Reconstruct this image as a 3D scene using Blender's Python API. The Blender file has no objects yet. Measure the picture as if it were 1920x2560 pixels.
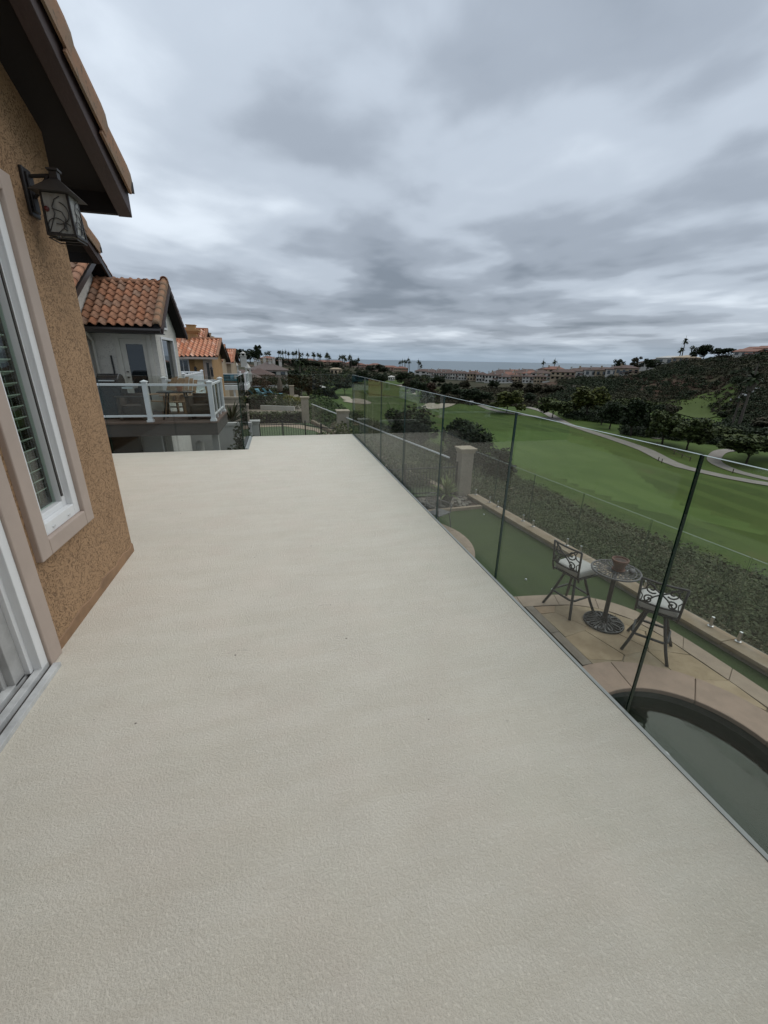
import bpy, bmesh, math, random
import numpy as np
from mathutils import Vector, Matrix

random.seed(7)
sc = bpy.context.scene
COL = sc.collection
PI = math.pi

# ------------------------------------------------------------------ camera, sky, sun, exposure
cam_d = bpy.data.cameras.new('camera')
cam = bpy.data.objects.new('camera', cam_d)
COL.objects.link(cam)
cam_d.sensor_fit = 'HORIZONTAL'
cam_d.sensor_width = 36.0
cam_d.lens = 19.125
cam_d.clip_start = 0.05
cam_d.clip_end = 90000
_p, _r, _y = math.radians(20.5), math.radians(1.1), math.radians(14.1912)
_M = Matrix.Rotation(-_y, 3, 'Z') @ Matrix.Rotation(PI / 2 - _p, 3, 'X') @ Matrix.Rotation(_r, 3, 'Z')
cam.matrix_world = Matrix.Translation((0, 0, 1.45)) @ _M.to_4x4()
sc.camera = cam

SUN_EL, SUN_AZ = math.radians(58), math.radians(75)      # azimuth clockwise from +Y
world = bpy.data.worlds.new('World')
sc.world = world
world.use_nodes = True


def build_sky():
    nt = world.node_tree
    N, L = nt.nodes, nt.links
    N.clear()
    out = N.new('ShaderNodeOutputWorld')
    bg = N.new('ShaderNodeBackground')
    bg.inputs['Strength'].default_value = 0.1
    L.new(bg.outputs[0], out.inputs[0])
    sky = N.new('ShaderNodeTexSky')
    sky.sky_type = 'NISHITA'
    sky.sun_disc = False
    sky.sun_elevation = SUN_EL
    sky.sun_rotation = SUN_AZ
    tc = N.new('ShaderNodeTexCoord')
    sep = N.new('ShaderNodeSeparateXYZ')
    L.new(tc.outputs['Generated'], sep.inputs[0])

    def m(op, a, b=None, c=None):
        n = N.new('ShaderNodeMath')
        n.operation = op
        for i, v in enumerate((a, b, c)):
            if v is None:
                continue
            if isinstance(v, (int, float)):
                n.inputs[i].default_value = v
            else:
                L.new(v, n.inputs[i])
        return n.outputs[0]
    z = m('MAXIMUM', sep.outputs[2], 0.0)
    zz = m('ADD', z, 0.075)
    px = m('DIVIDE', sep.outputs[0], zz)
    py = m('DIVIDE', sep.outputs[1], zz)
    comb = N.new('ShaderNodeCombineXYZ')
    L.new(px, comb.inputs[0])
    L.new(py, comb.inputs[1])

    def noise(scale, detail, rough, dist, off, sx=1.0, sy=1.0, rot=0.0):
        mp = N.new('ShaderNodeMapping')
        mp.inputs['Location'].default_value = off
        mp.inputs['Scale'].default_value = (sx, sy, 1)
        mp.inputs['Rotation'].default_value = (0, 0, rot)
        L.new(comb.outputs[0], mp.inputs[0])
        n = N.new('ShaderNodeTexNoise')
        n.inputs['Scale'].default_value = scale
        n.inputs['Detail'].default_value = detail
        n.inputs['Roughness'].default_value = rough
        n.inputs['Distortion'].default_value = dist
        L.new(mp.outputs[0], n.inputs[0])
        return n.outputs[0]
    big = noise(SKY['big'], 2.0, 0.45, 0.15, SKY['off1'], 1.0, 0.85, SKY['rot'])
    mid = noise(SKY['mid'], 3.0, 0.45, 0.2, SKY['off2'], 1.0, 0.9, SKY['rot'])
    fine = noise(SKY['fine'], 5.0, 0.55, 0.2, (3.1, 8.8, 0), 1.0, 0.8, SKY['rot'])
    s = m('ADD', m('MULTIPLY', big, 0.52), m('ADD', m('MULTIPLY', mid, 0.40), m('MULTIPLY', fine, 0.08)))
    cr = N.new('ShaderNodeValToRGB')
    L.new(s, cr.inputs[0])
    e = cr.color_ramp.elements
    cr.color_ramp.interpolation = 'EASE'
    cols = SKY['ramp']
    e[0].position, e[0].color = cols[0][0], (*cols[0][1], 1)
    e[1].position, e[1].color = cols[-1][0], (*cols[-1][1], 1)
    for pos, c in cols[1:-1]:
        x = e.new(pos)
        x.color = (*c, 1)
    # the far air between cloud base and sea: flat blue grey, thin bright streaks
    hz = N.new('ShaderNodeMix')
    hz.data_type = 'RGBA'
    fac = N.new('ShaderNodeMapRange')
    fac.interpolation_type = 'SMOOTHSTEP'
    fac.inputs['From Min'].default_value = 0.0
    fac.inputs['From Max'].default_value = 0.055
    fac.inputs['To Min'].default_value = 0.85
    fac.inputs['To Max'].default_value = 0.0
    L.new(z, fac.inputs[0])
    L.new(fac.outputs[0], hz.inputs[0])
    L.new(cr.outputs[0], hz.inputs[6])
    hz.inputs[7].default_value = (*SKY['hz'], 1)
    scl = N.new('ShaderNodeMix')
    scl.data_type = 'RGBA'
    scl.blend_type = 'MULTIPLY'
    scl.inputs[0].default_value = 1.0
    L.new(hz.outputs[2], scl.inputs[6])
    # an overcast sky is brighter overhead than at the horizon
    lum = m('MULTIPLY_ADD', z, 5.0, 9.0)
    L.new(lum, scl.inputs[7])
    mx = N.new('ShaderNodeMix')
    mx.data_type = 'RGBA'
    mx.inputs[0].default_value = 0.96
    L.new(sky.outputs[0], mx.inputs[6])
    L.new(scl.outputs[2], mx.inputs[7])
    L.new(mx.outputs[2], bg.inputs['Color'])


SKY = dict(big=0.45, mid=1.25, fine=3.6, rot=-0.6, off1=(15.5, 12.1, 0), off2=(11.1, 0.7, 0),
           hz=(0.36, 0.46, 0.57),
           ramp=[(0.36, (0.225, 0.265, 0.32)), (0.46, (0.35, 0.40, 0.47)), (0.54, (0.50, 0.565, 0.65)), (0.68, (0.78, 0.86, 0.95))])
build_sky()

sun_d = bpy.data.lights.new('sun', 'SUN')
sun_d.energy = 1.5
sun_d.angle = math.radians(70)
sun_d.color = (1.0, 0.97, 0.92)
sun = bpy.data.objects.new('sun', sun_d)
COL.objects.link(sun)
_sd = Vector((math.sin(SUN_AZ) * math.cos(SUN_EL), math.cos(SUN_AZ) * math.cos(SUN_EL), math.sin(SUN_EL)))
sun.rotation_euler = _sd.to_track_quat('Z', 'Y').to_euler()
sun.location = (0, 0, 30)

sc.view_settings.view_transform = 'Standard'
sc.view_settings.look = 'None'
sc.view_settings.gamma = 1.0
sc.view_settings.exposure = 0.05
sc.view_settings.use_curve_mapping = False
sc.render.engine = 'CYCLES'
sc.cycles.max_bounces = 8
sc.cycles.transparent_max_bounces = 48
sc.cycles.use_denoising = True
sc.cycles.caustics_reflective = False
sc.cycles.caustics_refractive = False

# ------------------------------------------------------------------ materials
MATS = {}


def mat(name, col, rough=0.7, var=0.0, vscale=3.0, col2=None, bump=0.0, bscale=40.0, metal=0.0, spec=0.5, rnd=None, island=None,
        bdetail=4.0, stretch=None, bdist=0.01, kind='noise', detail2=None):
    m = bpy.data.materials.new(name)
    m.use_nodes = True
    nt = m.node_tree
    N, L = nt.nodes, nt.links
    b = N['Principled BSDF']
    b.inputs['Roughness'].default_value = rough
    b.inputs['Metallic'].default_value = metal
    b.inputs['Specular IOR Level'].default_value = spec
    tc = N.new('ShaderNodeTexCoord')
    co = tc.outputs['Object']
    if stretch:
        mp = N.new('ShaderNodeMapping')
        mp.inputs['Scale'].default_value = stretch
        L.new(co, mp.inputs[0])
        co = mp.outputs[0]
    src = None
    c2 = col2 or tuple(max(0.0, c * (1 - var)) for c in col)
    if var or col2:
        n = N.new('ShaderNodeTexNoise')
        n.inputs['Scale'].default_value = vscale
        n.inputs['Detail'].default_value = 5
        n.inputs['Roughness'].default_value = 0.6
        L.new(co, n.inputs[0])
        r = N.new('ShaderNodeValToRGB')
        r.color_ramp.elements[0].position = 0.35
        r.color_ramp.elements[1].position = 0.65
        r.color_ramp.elements[0].color = (*c2, 1)
        r.color_ramp.elements[1].color = (*col, 1)
        L.new(n.outputs[0], r.inputs[0])
        src = r.outputs[0]
    if detail2:
        n = N.new('ShaderNodeTexNoise')
        n.inputs['Scale'].default_value = detail2[0]
        n.inputs['Detail'].default_value = 3
        L.new(co, n.inputs[0])
        x = N.new('ShaderNodeMix')
        x.data_type = 'RGBA'
        mr = N.new('ShaderNodeMapRange')
        mr.inputs['From Min'].default_value = detail2[2]
        mr.inputs['From Max'].default_value = detail2[2] + 0.12
        L.new(n.outputs[0], mr.inputs[0])
        L.new(mr.outputs[0], x.inputs[0])
        if src:
            L.new(src, x.inputs[6])
        else:
            x.inputs[6].default_value = (*col, 1)
        x.inputs[7].default_value = (*detail2[1], 1)
        src = x.outputs[2]
    if rnd or island:
        # each object (rnd) or each separate leaf (island) gets its own tone
        stops = rnd or island
        if rnd:
            oi = N.new('ShaderNodeObjectInfo')
            val = oi.outputs['Random']
        else:
            g = N.new('ShaderNodeNewGeometry')
            val = g.outputs['Random Per Island']
        r = N.new('ShaderNodeValToRGB')
        el = r.color_ramp.elements
        el[0].position, el[0].color = 0.0, (*stops[0], 1)
        el[1].position, el[1].color = 1.0, (*stops[-1], 1)
        for i, c in enumerate(stops[1:-1]):
            q = el.new((i + 1) / (len(stops) - 1))
            q.color = (*c, 1)
        L.new(val, r.inputs[0])
        if src:
            x = N.new('ShaderNodeMix')
            x.data_type = 'RGBA'
            x.blend_type = 'MULTIPLY'
            x.inputs[0].default_value = 1.0
            L.new(r.outputs[0], x.inputs[6])
            # source noise acts as a 0..1 wear multiplier
            L.new(src, x.inputs[7])
            src = x.outputs[2]
        else:
            src = r.outputs[0]
    if src:
        L.new(src, b.inputs['Base Color'])
    else:
        b.inputs['Base Color'].default_value = (*col, 1)
    if bump:
        bp = N.new('ShaderNodeBump')
        bp.inputs['Strength'].default_value = bump
        bp.inputs['Distance'].default_value = bdist
        n = N.new('ShaderNodeTexNoise')
        n.inputs['Scale'].default_value = bscale
        n.inputs['Detail'].default_value = bdetail
        L.new(co, n.inputs[0])
        L.new(n.outputs[0], bp.inputs['Height'])
        L.new(bp.outputs[0], b.inputs['Normal'])
    MATS[name] = m
    return m


def deck_material():
    m = mat('deck coating', (0.66, 0.62, 0.54), 0.92, spec=0.2)
    nt = m.node_tree
    N, L = nt.nodes, nt.links
    b = N['Principled BSDF']
    tc = [n for n in N if n.type == 'TEX_COORD'][0]

    def noise(scale, detail=4, rough=0.55, sx=1, sy=1, dist=0.0):
        mp = N.new('ShaderNodeMapping')
        mp.inputs['Scale'].default_value = (sx, sy, 1)
        L.new(tc.outputs['Object'], mp.inputs[0])
        n = N.new('ShaderNodeTexNoise')
        n.inputs['Scale'].default_value = scale
        n.inputs['Detail'].default_value = detail
        n.inputs['Roughness'].default_value = rough
        n.inputs['Distortion'].default_value = dist
        L.new(mp.outputs[0], n.inputs[0])
        return n.outputs[0]

    def ramp(v, p0, p1, c0=0.0, c1=1.0):
        r = N.new('ShaderNodeMapRange')
        r.interpolation_type = 'SMOOTHSTEP'
        r.inputs['From Min'].default_value = p0
        r.inputs['From Max'].default_value = p1
        r.inputs['To Min'].default_value = c0
        r.inputs['To Max'].default_value = c1
        L.new(v, r.inputs[0])
        return r.outputs[0]

    def mul(a, c):
        r = N.new('ShaderNodeMath')
        r.operation = 'MULTIPLY'
        for i, v in enumerate((a, c)):
            if isinstance(v, float):
                r.inputs[i].default_value = v
            else:
                L.new(v, r.inputs[i])
        return r.outputs[0]

    def add(a, c):
        r = N.new('ShaderNodeMath')
        r.operation = 'ADD'
        for i, v in enumerate((a, c)):
            if isinstance(v, float):
                r.inputs[i].default_value = v
            else:
                L.new(v, r.inputs[i])
        return r.outputs[0]

    def mixc(f, a, c):
        x = N.new('ShaderNodeMix')
        x.data_type = 'RGBA'
        L.new(f, x.inputs[0])
        for i, v in ((6, a), (7, c)):
            if isinstance(v, tuple):
                x.inputs[i].default_value = (*v, 1)
            else:
                L.new(v, x.inputs[i])
        return x.outputs[2]
    # trowel sweeps laid across the deck, soft warm and greenish blotches, stipple shade painted as fine dark specks, a few scuffs
    sweep = ramp(noise(9.0, 4, 0.6, 0.22, 1.0, 0.4), 0.36, 0.66)
    warm = ramp(noise(2.6, 4), 0.45, 0.66)
    c = mixc(mul(sweep, 0.55), (0.680, 0.635, 0.535), (0.735, 0.695, 0.602))
    c = mixc(mul(ramp(noise(22.0, 4, 0.6, 0.12, 1.0, 0.8), 0.50, 0.70), 0.30), c, (0.64, 0.585, 0.485))
    c = mixc(mul(warm, 0.28), c, (0.71, 0.63, 0.54))
    c = mixc(mul(ramp(noise(1.9, 4, 0.6, 1.3, 1.0), 0.5, 0.68), 0.18), c, (0.66, 0.655, 0.545))
    c = mixc(mul(ramp(noise(0.55, 6, 0.7), 0.52, 0.72), 0.10), c, (0.60, 0.56, 0.47))
    speck = ramp(noise(150.0, 2), 0.66, 0.74)
    c = mixc(mul(speck, 0.38), c, (0.34, 0.31, 0.25))
    scuff = ramp(noise(16.0, 3, 0.5, 0.5, 2.6, 1.2), 0.735, 0.76)
    c = mixc(mul(scuff, 0.30), c, (0.36, 0.33, 0.27))
    vo = N.new('ShaderNodeTexVoronoi')      # scattered crumbs of dirt
    vo.inputs['Scale'].default_value = 5.0
    L.new(tc.outputs['Object'], vo.inputs['Vector'])
    c = mixc(mul(ramp(vo.outputs['Distance'], 0.030, 0.018), 0.8), c, (0.11, 0.09, 0.07))
    L.new(c, b.inputs['Base Color'])
    # knock-down texture: small flattened crumbs in loose patches over a finer sand
    crumb = add(mul(ramp(noise(135.0, 8, 0.72), 0.40, 0.66), 0.8), mul(ramp(noise(62.0, 6, 0.7), 0.42, 0.66), 0.5))
    patch = ramp(noise(3.1, 5, 0.6), 0.36, 0.64, 0.74, 1.0)
    sand = noise(260.0, 2)
    h = add(mul(crumb, patch), mul(sand, 0.30))
    bp = N.new('ShaderNodeBump')
    bp.inputs['Strength'].default_value = 0.66
    bp.inputs['Distance'].default_value = 0.0042
    L.new(h, bp.inputs['Height'])
    L.new(bp.outputs[0], b.inputs['Normal'])
    return m


def stucco_material(name, col, dark, strength=1.0, scale=24.0, dist=0.012):
    m = mat(name, col, 0.9)
    nt = m.node_tree
    N, L = nt.nodes, nt.links
    b = N['Principled BSDF']
    tc = [n for n in N if n.type == 'TEX_COORD'][0]
    wn = N.new('ShaderNodeTexNoise')
    wn.inputs['Scale'].default_value = scale
    wn.inputs['Detail'].default_value = 4
    wn.inputs['Distortion'].default_value = 1.6
    L.new(tc.outputs['Object'], wn.inputs[0])
    r = N.new('ShaderNodeMapRange')
    r.interpolation_type = 'SMOOTHSTEP'
    r.inputs['From Min'].default_value = 0.33
    r.inputs['From Max'].default_value = 0.47
    L.new(wn.outputs[0], r.inputs[0])
    fn = N.new('ShaderNodeTexNoise')
    fn.inputs['Scale'].default_value = scale * 7
    L.new(tc.outputs['Object'], fn.inputs[0])
    big = N.new('ShaderNodeTexNoise')
    big.inputs['Scale'].default_value = 2.2
    big.inputs['Detail'].default_value = 5
    L.new(tc.outputs['Object'], big.inputs[0])
    rr = N.new('ShaderNodeValToRGB')
    rr.color_ramp.elements[0].position, rr.color_ramp.elements[1].position = 0.35, 0.66
    rr.color_ramp.elements[0].color, rr.color_ramp.elements[1].color = (*dark, 1), (*col, 1)
    L.new(big.outputs[0], rr.inputs[0])
    x = N.new('ShaderNodeMix')
    x.data_type = 'RGBA'
    L.new(r.outputs[0], x.inputs[0])
    x.inputs[6].default_value = (*[c * 0.80 for c in dark], 1)   # darker tone in the pits of the lace
    L.new(rr.outputs[0], x.inputs[7])
    L.new(x.outputs[2], b.inputs['Base Color'])
    a = N.new('ShaderNodeMath')
    a.operation = 'MULTIPLY_ADD'
    L.new(fn.outputs[0], a.inputs[0])
    a.inputs[1].default_value = 0.25
    L.new(r.outputs[0], a.inputs[2])
    bp = N.new('ShaderNodeBump')
    bp.inputs['Strength'].default_value = strength
    bp.inputs['Distance'].default_value = dist
    L.new(a.outputs[0], bp.inputs['Height'])
    L.new(bp.outputs[0], b.inputs['Normal'])
    return m


def glass_material(name, tint, refl=1.0, rough=0.0):
    """Thin architectural glass: each face passes tinted light straight on and mirrors the rest by Fresnel."""
    m = bpy.data.materials.new(name)
    m.use_nodes = True
    nt = m.node_tree
    N, L = nt.nodes, nt.links
    N.clear()
    out = N.new('ShaderNodeOutputMaterial')
    mix = N.new('ShaderNodeMixShader')
    tr = N.new('ShaderNodeBsdfTransparent')
    tr.inputs[0].default_value = (*tint, 1)
    gl = N.new('ShaderNodeBsdfGlossy')
    gl.inputs['Roughness'].default_value = rough
    gl.inputs['Color'].default_value = (refl, refl, refl, 1)
    fr = N.new('ShaderNodeFresnel')
    g = N.new('ShaderNodeNewGeometry')
    mr = N.new('ShaderNodeMapRange')
    mr.inputs['To Min'].default_value = 1.5
    mr.inputs['To Max'].default_value = 1 / 1.5
    L.new(g.outputs['Backfacing'], mr.inputs[0])
    L.new(mr.outputs[0], fr.inputs['IOR'])
    L.new(fr.outputs[0], mix.inputs[0])
    L.new(tr.outputs[0], mix.inputs[1])
    L.new(gl.outputs[0], mix.inputs[2])
    L.new(mix.outputs[0], out.inputs[0])
    MATS[name] = m
    return m


def water_material(name, tint):
    m = glass_material(name, tint)
    N, L = m.node_tree.nodes, m.node_tree.links
    gl = [n for n in N if n.type == 'BSDF_GLOSSY'][0]
    gl.inputs['Roughness'].default_value = 0.03
    gl.inputs['Color'].default_value = (0.5, 0.52, 0.5, 1)
    n = N.new('ShaderNodeTexNoise')
    n.inputs['Scale'].default_value = 5.0
    tc = N.new('ShaderNodeTexCoord')
    L.new(tc.outputs['Object'], n.inputs[0])
    bp = N.new('ShaderNodeBump')
    bp.inputs['Strength'].default_value = 0.12
    bp.inputs['Distance'].default_value = 0.02
    L.new(n.outputs[0], bp.inputs['Height'])
    L.new(bp.outputs[0], gl.inputs['Normal'])
    return m


def clay_material(name, stops):
    m = mat(name, (1, 1, 1), 0.85, col2=(0.5, 0.48, 0.46), vscale=7.0, rnd=stops, bump=0.4, bscale=60, bdist=0.004)
    return m


deck_m = deck_material()
stucco_o = stucco_material('orange lace stucco', (0.40, 0.25, 0.137), (0.345, 0.212, 0.113), 1.0, 62.0, 0.007)
stucco_g = stucco_material('pale grey stucco', (0.60, 0.585, 0.53), (0.53, 0.515, 0.465), 0.5, 18.0, 0.006)
stucco_t = stucco_material('tan stucco', (0.40, 0.34, 0.27), (0.34, 0.285, 0.225), 0.4, 18.0, 0.006)
stucco_far = mat('ochre stucco', (0.42, 0.25, 0.11), 0.9, var=0.2, vscale=2)
trim_m = mat('tan trim paint', (0.44, 0.355, 0.30), 0.6, var=0.08, vscale=6, bump=0.25, bscale=30, bdist=0.003)
trim_grey = mat('pale trim paint', (0.56, 0.545, 0.48), 0.6, var=0.08, vscale=6)
white_m = mat('white vinyl', (0.76, 0.77, 0.77), 0.4, var=0.06, vscale=5)
rail_m = mat('white railing paint', (0.74, 0.755, 0.75), 0.45, var=0.08, vscale=4)
track_m = mat('white track aluminium', (0.62, 0.63, 0.62), 0.45, var=0.35, vscale=9)
dirt_m = mat('dark track groove', (0.06, 0.055, 0.05), 0.8)
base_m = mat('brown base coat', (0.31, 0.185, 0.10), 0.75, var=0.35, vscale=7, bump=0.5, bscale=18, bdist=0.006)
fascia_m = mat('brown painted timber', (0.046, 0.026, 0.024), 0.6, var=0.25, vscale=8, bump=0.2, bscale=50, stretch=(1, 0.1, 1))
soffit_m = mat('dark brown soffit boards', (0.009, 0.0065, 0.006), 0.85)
gutter_m = mat('dark brown gutter', (0.03, 0.024, 0.021), 0.4)
brick_w = mat('weathered rake clay', (0.31, 0.15, 0.075), 0.85, col2=(0.20, 0.145, 0.095), vscale=4, bump=0.3, bscale=70, bdist=0.004, detail2=(30.0, (0.10, 0.08, 0.05), 0.58))
clay_m = clay_material('clay roof tile', [(0.40, 0.17, 0.085), (0.36, 0.17, 0.09), (0.41, 0.195, 0.105), (0.29, 0.18, 0.12), (0.37, 0.15, 0.07), (0.385, 0.175, 0.09)])
clay_far = mat('bright clay roofing', (0.52, 0.21, 0.10), 0.6, island=[(0.50, 0.16, 0.07), (0.62, 0.30, 0.17), (0.56, 0.20, 0.09), (0.72, 0.45, 0.32)])
roof_far = mat('brown far roofing', (0.115, 0.070, 0.054), 0.85, col2=(0.08, 0.052, 0.042), vscale=0.6)
roof_pink = mat('terracotta far roofing', (0.25, 0.115, 0.078), 0.85, col2=(0.17, 0.085, 0.06), vscale=0.3)
glass_m = glass_material('clear railing glass', (0.945, 0.965, 0.95), 0.5)
edge_m = mat('green glass edge', (0.006, 0.036, 0.025), 0.12)
topedge_m = mat('polished glass top edge', (0.30, 0.36, 0.34), 0.25)
pane_m = mat('dark window glass', (0.012, 0.016, 0.018), 0.03, spec=0.9)
winglass_m = glass_material('house window glass', (0.86, 0.93, 0.88), 0.8)
steel_m = mat('brushed steel', (0.55, 0.55, 0.54), 0.3, metal=1.0)
shoe_m = mat('grey metal edge', (0.34, 0.36, 0.345), 0.5, var=0.1)
iron_m = mat('black wrought iron', (0.018, 0.016, 0.015), 0.5)
bronze_m = mat('dark bronze cast metal', (0.035, 0.031, 0.028), 0.45, var=0.3, vscale=12)
castgrey_m = mat('weathered cast metal', (0.13, 0.125, 0.12), 0.5, var=0.4, vscale=20)
cushion_m = mat('off white cushion cloth', (0.46, 0.45, 0.415), 0.9, var=0.08, vscale=6, bump=0.2, bscale=120, bdist=0.002)
terra_m = mat('terracotta pot', (0.20, 0.095, 0.06), 0.8, col2=(0.13, 0.075, 0.055), vscale=8)
soil_m = mat('dry soil', (0.09, 0.06, 0.045), 0.95, var=0.5, vscale=40)
turf_m = mat('artificial turf', (0.052, 0.078, 0.020), 0.95, col2=(0.042, 0.064, 0.017), vscale=2.0, bump=0.9, bscale=160, bdist=0.01)
turf2_m = mat('pale putting turf', (0.085, 0.12, 0.05), 0.95, col2=(0.07, 0.10, 0.042), vscale=1.2, bump=0.6, bscale=90, bdist=0.01)
flag_m = mat('tan flagstone', (1, 1, 1), 0.8, col2=(0.72, 0.68, 0.64), vscale=3.5, rnd=[(0.36, 0.27, 0.16), (0.40, 0.30, 0.185), (0.33, 0.26, 0.165), (0.39, 0.27, 0.165)], bump=0.4, bscale=25, bdist=0.006)
band_m = mat('tan concrete band', (0.37, 0.285, 0.205), 0.8, col2=(0.31, 0.235, 0.17), vscale=5, bump=0.3, bscale=90, bdist=0.003)
coping_m = mat('pinkish coping concrete', (0.36, 0.255, 0.185), 0.75, col2=(0.30, 0.215, 0.155), vscale=5, bump=0.25, bscale=90, bdist=0.003)
grout_m = mat('sandy grout', (0.21, 0.165, 0.11), 0.9)
band_d = mat('shade darkened concrete band', (0.25, 0.205, 0.155), 0.8, var=0.3, vscale=4)  # band darkened for shade below the deck edge, reused for terrace ground
parapet_m = mat('parapet stone cap', (0.38, 0.30, 0.215), 0.8, col2=(0.30, 0.215, 0.125), vscale=2.5, bump=0.3, bscale=60, bdist=0.004)
plaster_m = mat('grey pool plaster', (0.105, 0.11, 0.09), 0.8, var=0.3, vscale=3)
water_m = water_material('spa water', (0.74, 0.80, 0.75))
rock_m = mat('river stone', (1, 1, 1), 0.8, col2=(0.7, 0.68, 0.66), vscale=12, rnd=[(0.20, 0.18, 0.155), (0.32, 0.28, 0.23), (0.14, 0.13, 0.12), (0.27, 0.22, 0.17)])
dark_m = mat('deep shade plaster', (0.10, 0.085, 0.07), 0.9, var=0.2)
wood_m = mat('warm slat wood', (0.36, 0.23, 0.13), 0.6, var=0.35, vscale=4, stretch=(1, 6, 6))
brownfab_m = mat('brown woven panel', (0.085, 0.064, 0.05), 0.85, var=0.3, vscale=30)
decktile_m = mat('brown deck tile', (0.16, 0.11, 0.085), 0.8, var=0.3, vscale=2)
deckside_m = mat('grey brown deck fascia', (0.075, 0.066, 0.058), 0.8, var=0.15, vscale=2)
black_m = mat('black enamel', (0.012, 0.012, 0.013), 0.25)
teal_m = mat('teal cushion cloth', (0.02, 0.10, 0.13), 0.9, var=0.2, vscale=5)
blue_m = mat('pale blue towel', (0.16, 0.33, 0.40), 0.9, var=0.2)
umb_m = mat('taupe umbrella cloth', (0.14, 0.115, 0.09), 0.9, var=0.3, vscale=3, stretch=(4, 4, 0.3))
conc_m = mat('grey garden wall', (0.40, 0.395, 0.37), 0.85, var=0.12, vscale=2)
room_m = mat('room wall', (0.16, 0.15, 0.13), 0.9)
blind_m = mat('grey blind slat', (0.40, 0.40, 0.37), 0.5)
path_m = mat('cart path concrete', (0.27, 0.245, 0.21), 0.9, var=0.2, vscale=0.4)
sand_m = mat('bunker sand', (0.42, 0.36, 0.27), 0.95, var=0.12, vscale=0.3)
wall_white = mat('far white wall', (0.55, 0.53, 0.48), 0.9, var=0.15, vscale=0.5)
wall_tan = mat('far tan wall', (0.40, 0.32, 0.22), 0.9, var=0.15, vscale=0.5)
wall_pink = mat('far pink wall', (0.46, 0.35, 0.28), 0.9, var=0.15, vscale=0.5)
wall_grey = mat('far grey wall', (0.42, 0.42, 0.40), 0.9, var=0.1, vscale=0.5)
bark_m = mat('bark', (0.055, 0.043, 0.033), 0.95, var=0.4, vscale=3)
palmbark_m = mat('palm bark', (0.12, 0.10, 0.08), 0.95, var=0.4, vscale=3)


def leaf_mat(name, stops, rough=0.75, clump=0.55):
    """every leaf its own tone, whole clumps older or younger than their neighbours"""
    return mat(name, (1.15, 1.15, 1.15), rough, island=stops, spec=0.25, col2=(0.55, 0.57, 0.52), vscale=clump)


leaf_dark = leaf_mat('dark tree leaves', [(0.012, 0.022, 0.009), (0.024, 0.038, 0.014), (0.038, 0.055, 0.019), (0.016, 0.026, 0.010)])
leaf_mid = leaf_mat('olive tree leaves', [(0.028, 0.044, 0.013), (0.056, 0.076, 0.020), (0.09, 0.108, 0.029), (0.035, 0.052, 0.016)])
leaf_lime = leaf_mat('yellow green leaves', [(0.045, 0.058, 0.012), (0.075, 0.088, 0.018), (0.115, 0.118, 0.024)])
leaf_yellow = leaf_mat('yellow flowering leaves', [(0.16, 0.15, 0.02), (0.30, 0.25, 0.03), (0.10, 0.12, 0.02)])
leaf_scrub = leaf_mat('dry scrub leaves', [(0.030, 0.033, 0.016), (0.055, 0.050, 0.027), (0.075, 0.062, 0.036), (0.04, 0.045, 0.018), (0.10, 0.075, 0.045)])
leaf_slope = leaf_mat('slope shrub leaves', [(0.065, 0.085, 0.034), (0.105, 0.125, 0.052), (0.15, 0.16, 0.08), (0.08, 0.103, 0.04), (0.20, 0.185, 0.115)], clump=1.1)
leaf_red = leaf_mat('russet scrub leaves', [(0.06, 0.035, 0.022), (0.095, 0.055, 0.035), (0.05, 0.04, 0.022)])
leaf_palm = leaf_mat('palm fronds', [(0.022, 0.035, 0.014), (0.04, 0.055, 0.02)])
leaf_vari = leaf_mat('variegated leaves', [(0.16, 0.21, 0.07), (0.28, 0.31, 0.13), (0.10, 0.15, 0.05)])
leaf_straw = leaf_mat('straw coloured shrub leaves', [(0.09, 0.085, 0.045), (0.15, 0.13, 0.075), (0.20, 0.175, 0.11), (0.07, 0.075, 0.035)], clump=1.1)
leaf_hill = leaf_mat('hill chaparral leaves', [(0.028, 0.034, 0.014), (0.050, 0.052, 0.024), (0.068, 0.062, 0.034), (0.038, 0.045, 0.018)], clump=.2)
leaf_bank = leaf_mat('fresh bank leaves', [(0.035, 0.062, 0.014), (0.062, 0.098, 0.022), (0.09, 0.125, 0.03)], clump=.5)
leaf_brush = leaf_mat('grey green brush leaves', [(0.05, 0.066, 0.028), (0.08, 0.097, 0.042), (0.115, 0.128, 0.062)], clump=1.1)
jamb_m = mat('shaded dirty door jamb', (0.44, 0.44, 0.43), 0.5, var=0.3, vscale=8)  # shade and dirt of the inner steps put into the grey
recess_m = mat('dark recess shade', (0.035, 0.03, 0.026), 0.9, var=0.2)

# ------------------------------------------------------------------ building helpers
ORG = {}


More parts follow.
